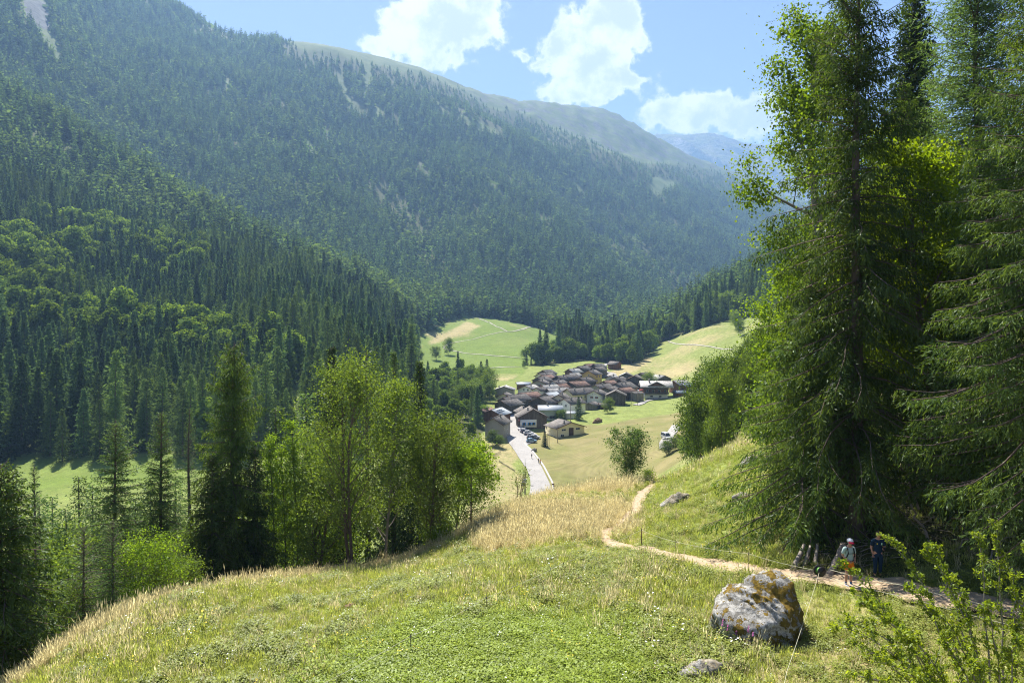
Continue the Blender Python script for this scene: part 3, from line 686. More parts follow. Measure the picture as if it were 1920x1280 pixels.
def far_broad(seed, n=150, leaf=0.16, width=0.55, lobes=9):
    g = np.random.default_rng(seed); c = []
    for k in range(lobes):
        a = g.uniform(0, 6.28); z = g.uniform(0.32, 0.85); r = width*0.5*math.sin(math.pi*min(1, (z-0.1)/0.95))*g.uniform(0.3, 0.75); c.append([r*math.cos(a), r*math.sin(a), z])
    c.append([0, 0, 0.88]); c = np.array(c); i = g.integers(0, len(c), n)
    o = unit(g.normal(0, 1, (n, 3))); rad = width*0.24*g.uniform(0.6, 1.05, n)
    b = c[i]+o*rad[:, None]; nrm = unit(o+g.normal(0, 0.45, (n, 3))+np.array([0, 0, 0.3])); dd_ = unit(np.cross(nrm, g.normal(0, 1, (n, 3)))); side = np.cross(dd_, nrm)
    ll = leaf*np.exp(g.normal(0, 0.3, n)); V, Q = kites(b-dd_*ll[:, None]*0.5, dd_, side, ll, ll*0.8, bend=nrm)
    T = MB(); T.tube([(0, 0, -0.03), (0.01, 0, 0.4), (0, 0.01, 0.75)], [0.018, 0.012, 0.004], 5, caps=False)
    return (V, Q), T

def scatter(name, pts, scl, rot, idx, protos, label=None, sz=None):
    """many alike plants as one object: instances of the prototype meshes on measured points"""
    me = bpy.data.meshes.new(name); me.vertices.add(len(pts)); me.vertices.foreach_set('co', np.asarray(pts, np.float32).ravel())
    def at_(nm, typ, arr, key='value'):
        a = me.attributes.new(nm, typ, 'POINT'); a.data.foreach_set(key, arr.ravel())
    scl = np.asarray(scl, np.float32)
    if scl.ndim == 1: scl = np.stack([scl]*3, -1)
    at_('plant_scale', 'FLOAT_VECTOR', np.ascontiguousarray(scl), 'vector'); at_('plant_turn', 'FLOAT_VECTOR', np.ascontiguousarray(np.asarray(rot, np.float32)), 'vector')
    at_('plant_kind', 'INT', np.asarray(idx, np.int32)); me.update()
    pc = bpy.data.collections.new(name+'_kinds')
    for k, (m_, mat_) in enumerate(protos):
        if mat_ is not None and not m_.materials: m_.materials.append(mat_)
        po = bpy.data.objects.new('%s_kind_%02d' % (name, k), m_); pc.objects.link(po)
    o = obj(name, me); tag(o, label, None, None, 'stuff')
    ng = bpy.data.node_groups.new(name+'_nodes', 'GeometryNodeTree')
    ng.interface.new_socket('Geometry', in_out='INPUT', socket_type='NodeSocketGeometry'); ng.interface.new_socket('Geometry', in_out='OUTPUT', socket_type='NodeSocketGeometry')
    N = ng.nodes; L = ng.links; gi = N.new('NodeGroupInput'); go = N.new('NodeGroupOutput')
    ip = N.new('GeometryNodeInstanceOnPoints'); ci = N.new('GeometryNodeCollectionInfo'); ci.inputs['Collection'].default_value = pc
    ci.inputs['Separate Children'].default_value = True; ci.inputs['Reset Children'].default_value = True
    def na(nm, dt):
        a = N.new('GeometryNodeInputNamedAttribute'); a.data_type = dt; a.inputs['Name'].default_value = nm; return a.outputs[0]
    mp = N.new('GeometryNodeMeshToPoints'); L.new(gi.outputs[0], mp.inputs['Mesh']); L.new(mp.outputs[0], ip.inputs['Points'])
    L.new(ci.outputs[0], ip.inputs['Instance']); ip.inputs['Pick Instance'].default_value = True
    L.new(na('plant_kind', 'INT'), ip.inputs['Instance Index'])
    er = N.new('FunctionNodeEulerToRotation'); L.new(na('plant_turn', 'FLOAT_VECTOR'), er.inputs[0]); L.new(er.outputs[0], ip.inputs['Rotation'])
    L.new(na('plant_scale', 'FLOAT_VECTOR'), ip.inputs['Scale']); L.new(ip.outputs[0], go.inputs[0])
    md = o.modifiers.new('plants', 'NODES'); md.node_group = ng
    return o
def join_parts(name, a, T, mat, wood):
    """needles and stem in one mesh with two materials (for scattered kinds)"""
    V, Q = a; tv = np.concatenate(T.v); tq = np.concatenate(T.q)+len(V)
    return npmesh(name, np.concatenate([V, tv]), [np.concatenate([Q, tq])], mats=[M[mat], M[wood]], midx=np.concatenate([np.zeros(len(Q)), np.ones(len(tq))]))

# ------------------------------------------------------------------ the forests
FARC = [far_conifer(100+k, levels=12+k % 3, n=8, width=w, kink=0.6) for k, w in enumerate((0.26, 0.30, 0.34, 0.28))]
FARL = [far_conifer(120+k, levels=13, n=9, width=w, ragged=0.5, kink=0.45) for k, w in enumerate((0.34, 0.38))]
FARB = [far_broad(140+k, 170, 0.13, w) for k, w in enumerate((0.55, 0.65))]
MIDKW = dict(whorl=0.7, nb_=6, sec=0.5, tw=2, twl=0.7, tww=0.36, shape=1.0, droop=0.4, hang=0.7, low=0.05, seclen=0.42, wood_k=3)
MIDC = [mid_conifer(160+k, width=w, **MIDKW) for k, w in enumerate((0.25, 0.30, 0.36))]
MIDL = [mid_conifer(170+k, width=w, **{**MIDKW, 'tww': 0.22, 'hang': 0.4, 'jit': 0.5, 'droop': 0.25}) for k, w in enumerate((0.33, 0.38))]
MIDB = [far_broad(180+k, 2600, 0.052, w, lobes=26) for k, w in enumerate((0.5, 0.62, 0.72))]

def forest_points():
    g = np.random.default_rng(5); P_ = []
    # (bearing, distance) cells; spacing grows with distance
    bands = [(236, 450, 7.4), (450, 700, 8.2), (700, 1100, 9.6), (1100, 1700, 11.5), (1700, 2500, 13.5), (2500, 3600, 15.5), (3600, 4700, 17.0)]
    for d0, d1, sp in bands:
        x0 = (-160-960)/F*d1; x1 = (1560-960)/F*d1
        ys = np.arange(d0, d1, sp); xs = np.arange(x0, x1, sp); X, Y = np.meshgrid(xs, ys); X = X+g.uniform(-0.48, 0.48, X.shape)*sp; Y = Y+g.uniform(-0.48, 0.48, Y.shape)*sp
        X = X.ravel(); Y = Y.ravel(); px = 960+F*X/Y; k = (px > -160) & (px < 1560) & (Y >= d0) & (Y < d1); X = X[k]; Y = Y[k]; px = px[k]
        Z = ground_z(X, Y); py = HY-F*Z/Y
        ok = ~open_land(px, py, Y) & (py > -160)
        # trees thin out towards the tree line, and along faint gullies
        tl = np.interp(px, TREELINE[:, 0], TREELINE[:, 1]); q = np.clip((py-tl)/55, 0, 1); thin = np.where(Y > 1900, 0.35+0.65*q, 1.0)
        thin = thin*np.where(fbm(X/120+5, Y/120, 4, 91) > 0.30, 0.5, 1.0)*np.where((Y > 1100) & (1-2*np.abs(vnoise((X*0.86+Y*0.35)/330, (Y*0.9-X*0.3)/1500, 3)*2) < -0.55), 0.4, 1.0)
        ok &= g.random(len(X)) < thin
        P_.append(np.stack([X, Y, Z, px, py], -1)[ok])
    return np.concatenate(P_), g
FP, _g = forest_points()
def forest():
    g = _g; X, Y, Z, px, py = FP.T; n = len(X)
    # kinds: 0 spruce, 1 larch, 2 broadleaf
    sel = fbm(X/70, Y/70, 3, 55)+g.normal(0, 0.16, n)
    kind = np.where(sel > np.where(Y < 1000, 0.10, 0.2), 1, 0)
    lowband = (px < 520) & (Y < 520) & (py > 540)
    br = np.where(Y < 700, 0.09, 0.03)
    band = (px < 560) & inpoly(px, py, [(-200,610),(0,600),(330,625),(560,690),(540,740),(300,700),(0,665),(-200,660)])
    band |= (px < 260) & inpoly(px, py, [(-200,480),(60,470),(150,560),(60,640),(-200,640)])
    band |= inpoly(px, py, [(60,440),(330,440),(430,520),(300,560),(120,520)]) & (g.random(n) < 0.5)
    br = np.where(band, 0.62, br)
    val = inpoly(px, py, [(960,690),(1040,668),(1130,640),(1180,600),(1290,600),(1300,640),(1240,655),(1170,690),(1120,700),(1000,700)]) | inpoly(px, py, [(790,700),(880,690),(930,740),(930,800),(800,800)])
    br = np.where(val & (Y < 1300), 0.7, br)
    rsp = (px > 1240) & (Y > 520) & (Y < 1000); br = np.where(rsp, 0.42, br)
    edge_wood = (px > 775) & (px < 960) & (Y < 560); br = np.where(edge_wood, 0.8, br)
    kind = np.where(g.random(n) < br, 2, kind)
    h = np.where(kind == 2, g.uniform(8, 16, n), 10+17*g.beta(2.2, 1.4, n))*np.interp(Y, [236, 450, 700, 1100, 1800, 4000], [1.18, 1.25, 1.32, 1.45, 1.6, 1.65])
    tl = np.interp(px, TREELINE[:, 0], TREELINE[:, 1]); h = h*np.where(Y > 1900, 0.5+0.5*np.clip((py-tl)/60, 0, 1), 1)
    h = h*np.where(band & (Y < 700), np.where(kind == 2, 1.45, 0.9), 1.0)*np.exp(g.normal(0, 0.12, n))*np.where((kind != 2) & (Y < 500), 1.05, 1)
    h = h*np.where(edge_wood, 0.62, 1.0)
    rz = g.uniform(0, 6.28, n)
    size = F*h/Y
    vis = (px > -10) & (px < 1500) & (py > 0)
    # occlusion is coarse: a point is taken as in view when its top clears the ground before it
    top = py-size
    order = np.argsort(-size*vis)
    chosen = np.zeros(n, bool)
    for kd in (0, 1, 2):
        q = [i for i in order if kind[i] == kd and vis[i]][: (290 if kd == 0 else 110 if kd == 1 else 140)]
        chosen[q] = True
    LAB = {0: ('spruce_tree', 'dark green spruce in the nearest rows of the valley-side forest', 'spruce tree', 'spruces in the near valley-side forest'),
           1: ('larch_tree', 'lighter green larch among the dark spruces of the valley-side forest', 'larch tree', 'larches in the near valley-side forest'),
           2: ('leafy_tree', 'light green round-crowned leafy tree among the valley conifers', 'leafy tree', 'leafy trees among the valley conifers')}
    prot = {}
    for kd, src, mc in ((0, MIDC, 'farconifer'), (1, MIDL, 'farlarch'), (2, MIDB, 'farbroad')):
        prot[kd] = []
        for nd, tr in src:
            s = 1/20.0 if kd < 2 else 1.0
            prot[kd].append((npmesh('crown', nd[0]*s, nd[1], M[mc]), npmesh('trunk', np.concatenate(tr.v)*s, [np.concatenate(tr.q)], M['bark'])))
    for i in np.where(chosen)[0]:
        kd = kind[i]; nm, lb, ct, gp = LAB[kd]; cr, tk = prot[kd][i % len(prot[kd])]
        r = empty(nm, (X[i], Y[i], Z[i]-0.3), rz[i], lb, ct, gp); r.scale = (h[i]*1.0, h[i]*1.0, h[i])
        obj('crown', cr, r); obj('trunk', tk, r)
    kinds = []
    for a, T in FARC: kinds.append((join_parts('far_spruce', a, T, 'farconifer', 'bark'), None))
    for a, T in FARL: kinds.append((join_parts('far_larch', a, T, 'farlarch', 'bark'), None))
    for a, T in FARB: kinds.append((join_parts('far_leafy', a, T, 'farbroad', 'bark'), None))
    nfar = len(kinds)
    for src, mc in ((MIDC, 'farconifer'), (MIDL, 'farlarch'), (MIDB, 'farbroad')):
        for nd, tr in src:
            s = 1/20.0 if src is not MIDB else 1.0
            T = MB(); T.v = [np.concatenate(tr.v)*s]; T.q = [np.concatenate(tr.q)]
            kinds.append((join_parts('mid_tree', (nd[0]*s, nd[1]), T, mc, 'bark'), None))
    base = np.array([0, 4, 6]); cnt = np.array([4, 2, 2]); mbase = np.array([nfar, nfar+3, nfar+5]); mcnt = np.array([3, 2, 3])
    r = g.integers(0, 1000, n); near = Y < 760
    kk = np.where(near, mbase[kind]+r % mcnt[kind], base[kind]+r % cnt[kind])
    k = ~chosen
    wf = np.exp(g.normal(0, 0.16, n)); sc = np.stack([h*wf*1.08, h*wf*1.08, h], -1)
    for nm, lo, hi in (('valley_forest', 0, 1100), ('mountain_forest', 1100, 9999)):
        q = k & (Y >= lo) & (Y < hi)
        scatter(nm, np.stack([X, Y, Z-0.4], -1)[q], sc[q], np.stack([0*rz, 0*rz, rz], -1)[q], kk[q], kinds, 'conifer forest covering the %s' % ('valley sides' if lo == 0 else 'big mountain slope'))
    print('forest trees', n, 'single', chosen.sum())
forest()

# ------------------------------------------------------------------ roads, lanes and paths
def pathmat(name, c1, c2, scale=1.5, crack=0.0):
    m, nb, out = newmat(name); geo = nb.new('ShaderNodeNewGeometry'); pos = geo.outputs['Position']
    n = nb.noise(pos, scale, 6, 0.65); n2 = nb.noise(pos, 0.25, 4, 0.6)
    c = nb.mix(nb.smooth(n, 0.3, 0.7), c1, c2); c = nb.mul(c, nb.math('MULTIPLY_ADD', n2, 0.35, 0.82))
    if crack:
        v = nb.new('ShaderNodeTexVoronoi', feature='DISTANCE_TO_EDGE'); v.inputs['Scale'].default_value = 0.22; nb.l.new(nb.vmath('ADD', pos, nb.noise(pos, 0.8, 3, out='Color')), v.inputs['Vector'])
        c = nb.mix(nb.smooth(v.outputs['Distance'], 0.0, 0.02, 0.25, 0.0), c, (0.16, 0.155, 0.15))
    principled(nb, out, c, 0.9, 0.2, bump=n, bstr=0.3, bdist=0.05); return m
M['asphalt'] = pathmat('worn_pale_asphalt', (0.29, 0.275, 0.255), (0.36, 0.34, 0.315), 2.0, 0.3)
M['gravel'] = pathmat('gravel_track', (0.30, 0.275, 0.23), (0.41, 0.375, 0.31), 1.2)
M['dirt'] = pathmat('trodden_earth', (0.30, 0.215, 0.13), (0.46, 0.36, 0.24), 4.0)
M['kerb'] = simple('kerb_stone', (0.48, 0.46, 0.43), 0.9, 0.1, 0.2, 2.0)

def ribbon(name, Lp, Rp, mat, lift, across=5, ragged=0.0, kind='structure', raised=0.0):
    """surface strip between two ground lines (world xy), laid on the terrain"""
    Lp = np.array(Lp, float); Rp = np.array(Rp, float)
    s = np.concatenate([[0], np.cumsum(np.linalg.norm(np.diff((Lp+Rp)/2, axis=0), axis=1))]); n = max(8, int(s[-1]/max(0.5, s[-1]/220)))
    t = np.linspace(0, s[-1], n)
    def cr(A):
        out = []
        for c in range(2):
            y = A[:, c]; m = np.gradient(y, s); k = np.clip(np.searchsorted(s, t, side='right')-1, 0, len(s)-2); h = s[k+1]-s[k]; u = (t-s[k])/h
            out.append((2*u**3-3*u**2+1)*y[k]+(u**3-2*u**2+u)*h*m[k]+(-2*u**3+3*u**2)*y[k+1]+(u**3-u**2)*h*m[k+1])
        return np.stack(out, -1)
    A = cr(Lp); B = cr(Rp)
    if ragged:
        c = (A+B)/2; ra = 1+ragged*2*fbm(t/0.8, t*0+1, 3, 7)[:, None]; rb = 1+ragged*2*fbm(t/0.8, t*0+9, 3, 8)[:, None]; A = c+(A-c)*ra; B = c+(B-c)*rb
    u = np.linspace(0, 1, across); XY = A[:, None]*(1-u)[None, :, None]+B[:, None]*u[None, :, None]
    Z = ground_z(XY[..., 0], XY[..., 1])+lift
    V = np.concatenate([XY, Z[..., None]], -1)
    if raised: # skirts for a raised edge
        lo = V.copy(); lo[..., 2] -= raised+0.3; V = np.concatenate([lo[:, :1], V, lo[:, -1:]], 1); across += 2
    i = np.arange(n-1)[:, None]*across; j = np.arange(across-1)[None]
    Q = np.stack([i+j, i+j+1, i+across+j+1, i+across+j], -1).reshape(-1, 4)
    o = obj(name, npmesh(name, V.reshape(-1, 3), Q, mat, smooth=not raised)); tag(o, kind=kind); return o
def gxy(px, py, d0, d1): d = hit(px, py, d0, d1); return ((px-960)/F*d, d)
def lane(name, pts, w, mat, d0, d1, lift, **kw):
    C = np.array([gxy(a, b, d0, d1) if len(q) == 2 else ((a-960)/F*q[2], q[2]) for q in pts for a, b in [q[:2]]]); T = np.gradient(C, axis=0); T /= np.linalg.norm(T, axis=1)[:, None]; N_ = np.stack([-T[:, 1], T[:, 0]], -1)
    w = np.broadcast_to(np.asarray(w, float), len(C))[:, None]
    return ribbon(name, C+N_*w/2, C-N_*w/2, mat, lift, **kw)
def zc(X, Y): return (860+X/4.364, 660+Y/4.364)
_L = [(575,1185),(588,1080),(568,985),(520,905),(455,805),(405,735),(392,650),(405,560),(440,500),(478,468)]
_Rr = [(775,1170),(745,1080),(700,985),(655,900),(585,800),(530,740),(520,650),(505,560),(512,505),(560,478)]
RL = [gxy(*zc(*a), 190, 420) for a in _L]; RR = [gxy(*zc(*a), 190, 420) for a in _Rr]
RL = [(0.0, 182.0), (3.5, 196.0)]+RL; RR = [(11.0, 184.0), (11.5, 197.0)]+RR
ribbon('road', RL, RR, M['asphalt'], 0.22, across=7)
# stone kerb / low wall on the field side of the road
_e = [(530,745),(590,805),(640,865),(690,935),(730,1010),(765,1085),(768,1150)]
E = np.array([gxy(*zc(*a), 190, 420) for a in _e]); ribbon('kerb', E, E+np.array([[0.45, 0.1]]), M['kerb'], 0.42, across=2, raised=0.35)
ribbon('parking_area', [gxy(*zc(*a), 190, 420) for a in ((505,640),(512,690),(525,735),(540,765))], [gxy(*zc(*a), 190, 420) for a in ((545,622),(600,650),(652,695),(625,738))], M['asphalt'], 0.19, across=6)
lane('upper_road', [zc(1787,598),zc(1760,640),zc(1722,690),zc(1692,740),zc(1697,780)], 4.2, M['asphalt'], 200, 420, 0.3)
lane('village_road', [zc(1130,205),zc(1210,195),zc(1250,190),zc(1190,160),zc(1175,130),zc(1200,105),zc(1290,80)], [4,6,5,4,4,4,4], M['asphalt'], 380, 620, 0.45)
ribbon('chalet_forecourt', [gxy(*zc(*a), 300, 460) for a in ((1400,365),(1470,350),(1530,345))], [gxy(*zc(*a), 300, 460) for a in ((1440,375),(1500,375),(1560,388))], M['asphalt'], 0.3)
lane('chalet_lane', [zc(1445,435),zc(1500,420),zc(1545,400),zc(1640,385),zc(1750,378)], [4,3,2.2,2.2,2.2], M['asphalt'], 300, 460, 0.3)
lane('meadow_lane', [(1000,612),(950,622),(905,631),(860,641),(838,647),(833,653),(860,660),(905,665),(975,671)], 1.9, M['gravel'], 450, 1000, 0.4)
lane('meadow_track', [(952,622),(930,612),(912,603),(898,597)], 1.6, M['gravel'], 600, 1050, 0.4)
lane('river_lane', [(780,722),(800,709),(830,699),(865,693),(920,690),(975,688)], 2.6, M['gravel'], 420, 800, 0.4)
lane('slope_track', [(1252,640),(1282,646),(1330,650),(1375,655)], 1.0, M['gravel'], 400, 800, 0.35)
lane('footpath', [(1242,902,72.0),(1228,908),(1208,922),(1196,944),(1184,968),(1164,985),(1134,1006),(1150,1022),(1215,1031)], [.7,.8,.95,.9,.95,.9,.9,.8,.8], M['dirt'], 25, 80, 0.07, ragged=0.28)
lane('hillside_footpath', [(1205,1030),(1250,1040),(1300,1052),(1350,1062),(1400,1070),(1480,1080),(1560,1088),(1650,1100),(1750,1120),(1830,1134),(1930,1152),(2100,1180)], [.8,1.2,1.4,1.3,1.1,1.2,1.7,1.8,1.8,1.7,1.6,1.6], M['dirt'], 14, 60, 0.06, ragged=0.22)

# ------------------------------------------------------------------ houses
def plankmat(name, c1, c2, axis=0):
    m, nb, out = newmat(name); tc = nb.new('ShaderNodeTexCoord').outputs['Object']
    sp = nb.new('ShaderNodeSeparateXYZ'); nb.l.new(tc, sp.inputs[0])
    k = nb.math('ADD', sp.outputs[0], sp.outputs[1]) if axis == 0 else sp.outputs[2]
    fr = nb.math('FRACT', nb.math('MULTIPLY', k, 4.0)); gap = nb.smooth(nb.math('PINGPONG', fr, 0.5), 0.0, 0.08)
    pl = nb.new('ShaderNodeTexWhiteNoise', noise_dimensions='1D'); nb.l.new(nb.math('FLOOR', nb.math('MULTIPLY', k, 4.0)), pl.inputs['W'])
    n = nb.noise(nb.vmath('MULTIPLY', tc, (1, 1, 0.3) if axis == 0 else (0.3, 0.3, 1)), 2.2, 5, 0.65)
    c = nb.mix(nb.smooth(n, 0.3, 0.7), c1, c2); c = nb.mul(c, nb.math('MULTIPLY_ADD', pl.outputs['Value'], 0.5, 0.72)); c = nb.mul(c, nb.math('MULTIPLY_ADD', gap, 0.5, 0.5))
    principled(nb, out, c, 0.85, 0.15, bump=gap, bstr=0.5, bdist=0.03); return m
def slatemat(name, c1, c2, moss=0.25):
    m, nb, out = newmat(name); tc = nb.new('ShaderNodeTexCoord').outputs['Object']; oi = nb.new('ShaderNodeObjectInfo')
    br = nb.new('ShaderNodeTexVoronoi', feature='F1'); nb.l.new(nb.vmath('MULTIPLY', tc, (1.6, 1.3, 2.4)), br.inputs['Vector']); br.inputs['Scale'].default_value = 1.0
    sp = nb.new('ShaderNodeSeparateColor'); nb.l.new(br.outputs['Color'], sp.inputs[0])
    n = nb.noise(nb.vmath('ADD', tc, oi.outputs['Location']), 0.45, 5, 0.65)
    c = nb.mix(nb.smooth(n, 0.35, 0.65), c1, c2); c = nb.mul(c, nb.math('MULTIPLY_ADD', sp.outputs[0], 0.7, 0.65))
    c = nb.mix(nb.smooth(nb.noise(tc, 1.3, 4, 0.7), 0.6, 0.75, 0, moss), c, (0.16, 0.12, 0.06))
    principled(nb, out, c, 0.75, 0.3, bump=sp.outputs[0], bstr=0.6, bdist=0.05); return m
def plaster(name, c, var=0.12):
    m, nb, out = newmat(name); tc = nb.new('ShaderNodeTexCoord').outputs['Object']; n = nb.noise(tc, 0.8, 6, 0.7); n2 = nb.noise(tc, 7, 4, 0.7)
    k = nb.math('MULTIPLY', nb.math('MULTIPLY_ADD', n, var*2, 1-var), nb.math('MULTIPLY_ADD', n2, 0.16, 0.92)); principled(nb, out, nb.mul(nb.mix(0.0, c, c), k), 0.9, 0.2, bump=n2, bstr=0.3); return m
WALL = {'dark': plankmat('weathered_dark_planks', (0.075, 0.062, 0.052), (0.15, 0.13, 0.115)), 'brown': plankmat('red_brown_planks', (0.13, 0.062, 0.035), (0.21, 0.11, 0.06)),
        'grey': plankmat('grey_planks', (0.17, 0.155, 0.14), (0.26, 0.24, 0.22)), 'stone': plaster('grey_render', (0.30, 0.285, 0.26), 0.25), 'white': plaster('white_render', (0.78, 0.77, 0.74)),
        'cream': plaster('cream_render', (0.68, 0.61, 0.42)), 'yellow': plaster('yellow_render', (0.66, 0.48, 0.16)), 'pink': plaster('pink_render', (0.55, 0.36, 0.29)), 'green': plaster('grey_green_render', (0.36, 0.41, 0.38))}
ROOF = {'slate': slatemat('brown_grey_slates', (0.110, 0.095, 0.083), (0.180, 0.158, 0.138)), 'light': slatemat('pale_slates', (0.31, 0.295, 0.27), (0.42, 0.40, 0.37), 0.15), 'rust': slatemat('rust_red_roofing', (0.20, 0.115, 0.08), (0.29, 0.175, 0.13), 0.1),
        'metal': simple('pale_metal_sheet', (0.50, 0.52, 0.53), 0.5, 0.4, 0.08, 0.7), 'blue': slatemat('blue_grey_slates', (0.13, 0.16, 0.20), (0.20, 0.23, 0.28), 0.0), 'dark': slatemat('dark_slates', (0.10, 0.09, 0.082), (0.16, 0.148, 0.135))}
M['glass'] = simple('window_glass', (0.03, 0.035, 0.04), 0.12, 0.6, 0.05); M['frame'] = simple('white_frame', (0.62, 0.6, 0.56), 0.6)
M['redpaint'] = simple('dark_red_paint', (0.22, 0.03, 0.025), 0.6); M['bluepaint'] = simple('bright_blue_paint', (0.06, 0.26, 0.55), 0.6)
M['brownpaint'] = simple('brown_paint', (0.09, 0.05, 0.03), 0.7); M['stonework'] = plaster('stonework', (0.27, 0.25, 0.225), 0.3); M['solar'] = simple('solar_glass', (0.02, 0.03, 0.07), 0.15, 0.6, 0.1)
M['rail'] = simple('dark_rail', (0.05, 0.04, 0.035), 0.8)

def window(parent, side, u, z, w, h, W, Dp, shut=None, frame='frame'):
    """side: f front, l left, r right; u along the wall from its middle"""
    b = MB(); p = MB(); s = MB()
    def place(mb, du, dz, sx, sz, out, th):
        if side == 'f': mb.box(u+du, -out, z+dz, sx, th, sz)
        elif side == 'r': mb.box(W/2+out, Dp/2+u+du, z+dz, th, sx, sz)
        else: mb.box(-W/2-out, Dp/2+u+du, z+dz, th, sx, sz)
    for du, dz, sx, sz in ((0, h/2, w+.16, .1), (0, -h/2, w+.16, .12), (-w/2, 0, .1, h-.12), (w/2, 0, .1, h-.12), (0, 0, .06, h-.12)): place(b, du, dz, sx, sz, 0.03, 0.10)
    f = b.build('window', M[frame], parent); place(p, 0, 0, w-0.1, h-.12, 0.012, 0.03); p.build('pane', M['glass'], f)
    if shut:
        for q in (-1, 1):
            s = MB(); place(s, q*(w*0.5+w*0.27), 0, w*0.46, h, 0.06, 0.05); s.build('shutter', M[shut], f)
def house(px, apy, W, Dp, E_, A, rot, wall, roof, label, wins=(), base=None, chim=((0.25, 0.4),), name='house', cat_='house', group=None, d=None, door=None, over=0.75, roof2=None, balcony=None, dd=(230, 640)):
    if d is None:
        ds = np.linspace(dd[0], dd[1], 1200); g_ = ground_z((px-960)/F*ds, ds); row = HY-F*(g_+A)/ds; k = np.argmin(np.abs(row-apy)); d = float(ds[k])
    x = (px-960)/F*d
    a = R(-rot); fx, fy = -math.sin(a), math.cos(a)     # local +y in world
    corners = [(x+cx*math.cos(a)-cy__*math.sin(a), d+cx*math.sin(a)+cy__*math.cos(a)) for cx in (-W/2, W/2) for cy__ in (0, Dp)]
    zs = [gz(*c) for c in corners]; z0 = gz(x, d); sink = z0-min(zs)+0.6
    r = empty(name, (x, d, z0), a, label, cat_, group)
    w = MB(); zb = -sink
    V = [(-W/2, 0, zb), (W/2, 0, zb), (W/2, Dp, zb), (-W/2, Dp, zb), (-W/2, 0, E_), (W/2, 0, E_), (W/2, Dp, E_), (-W/2, Dp, E_), (0, 0, A), (0, Dp, A)]
    w.add(V, [[0,1,5,4],[1,2,6,5],[2,3,7,6],[3,0,4,7]], [[4,5,8],[6,7,9]])
    w.build('wall', WALL[wall], r)
    if base:
        b = MB(); bz = base[1]; b.box(0, Dp/2, (bz+zb)/2, W+0.16, Dp+0.16, bz-zb); b.build('base_wall', WALL[base[0]], r)
    # roof: two slabs with thickness
    sl = (A-E_)/(W/2); ov = over; th = 0.22; rf = MB()
    for s_ in (-1, 1):
        x0, z0_ = 0.0, A+0.06; x1 = s_*(W/2+ov); z1 = A+0.06-sl*(W/2+ov); y0, y1 = -ov, Dp+ov*0.7
        nx = s_*sl; nl = math.hypot(sl, 1); dx, dz = nx/nl*th*0, th
        v = [(x0, y0, z0_), (x1, y0, z1), (x1, y1, z1), (x0, y1, z0_), (x0, y0, z0_+dz), (x1, y0, z1+dz), (x1, y1, z1+dz), (x0, y1, z0_+dz)]
        q = [[0,1,2,3],[4,7,6,5],[0,4,5,1],[1,5,6,2],[2,6,7,3]]
        if s_ < 0: q = [list(reversed(t_)) for t_ in q]
        if roof2 and s_ == roof2[0]:
            rr = MB(); rr.add(v, q); rr.build('roof', ROOF[roof2[1]], r)
        else: rf.add(v, q)
    ro = rf.build('roof', ROOF[roof], r)
    rb = MB(); rb.box(0, Dp/2-ov*0.15, A+th+0.09, 0.34, Dp+ov*1.7, 0.12); rb.build('ridge_cap', ROOF[roof], ro)
    ba = MB()
    for s_ in (-1, 1):
        L_ = math.hypot(W/2+ov, sl*(W/2+ov)); ang = math.atan2(sl, 1)*s_
        Mx = Matrix.Translation((s_*(W/2+ov)/2, -ov-0.04, A+0.12-sl*(W/2+ov)/2)) @ Matrix.Rotation(ang, 4, 'Y')
        ba.box(0, 0, 0, L_, 0.06, 0.30, M=Mx)
    ba.build('bargeboard', M['brownpaint'] if wall != 'grey' else WALL['grey'], ro)
    for (cu, cv) in chim:
        c = MB(); cx = cu*W/2; cz = A-sl*abs(cx); c.box(cx, Dp*cv, cz+0.55, 0.55, 0.6, 1.7); c.box(cx, Dp*cv, cz+1.45, 0.75, 0.8, 0.10); c.build('chimney', M['stonework'], ro)
    for wn in wins:
        side, u, z, ww, hh = wn[:5]; window(r, side, u, z, ww, hh, W+(0.0), Dp, *(wn[5:]))
    if door:
        side, u, ww, hh, mt = door; b = MB()
        if side == 'f': b.box(u, -0.11, hh/2-0.2, ww, 0.12, hh+0.4)
        elif side == 'r': b.box(W/2+0.11, Dp/2+u, hh/2-0.2, 0.12, ww, hh+0.4)
        else: b.box(-W/2-0.11, Dp/2+u, hh/2-0.2, 0.12, ww, hh+0.4)
        dr = b.build('door', M[mt], r); k = MB(); k.box(u+ww*0.35 if side == 'f' else (W/2+0.2)*(1 if side == 'r' else -1), -0.2 if side == 'f' else Dp/2+u, 1.0, 0.08, 0.08, 0.14); k.build('handle', M['rail'], dr)
    if balcony:
        z, w_ = balcony; b = MB(); b.box(0, -0.7, z, w_, 1.3, 0.14); bo = b.build('balcony', WALL['dark'], r)
        rl = MB(); rl.box(0, -1.32, z+0.95, w_, 0.06, 0.08)
        for k in np.linspace(-w_/2+.05, w_/2-.05, int(w_/0.35)): rl.box(k, -1.32, z+0.5, 0.07, 0.05, 0.82)
        rl.build('railing', WALL['dark'], bo)
    return r
VG = 'houses packed in the village'
W2 = lambda z, s=None, w=0.9, h=1.1, u=1.6: [('f', -u, z, w, h, s), ('f', u, z, w, h, s)]
house(999.6,770.3,12.3,10,5.2,8.6,-8,'dark','slate','dark wooden house by the road with a white ground floor and bright blue windows',base=None,chim=((-0.3,0.3),),d=299)
house(1070,788.5,13.2,10,3.3,5.4,-25,'cream','slate','cream house with a wide low gable and brown garage door above the mown field',wins=[('f',-3.3,2.5,1.9,0.8),('f',3.4,2.6,1.9,0.8),('f',-4.0,0.2,1.5,1.1)],door=('f',0.2,2.2,3.2,'brownpaint'),chim=((-0.35,0.15),),d=284)
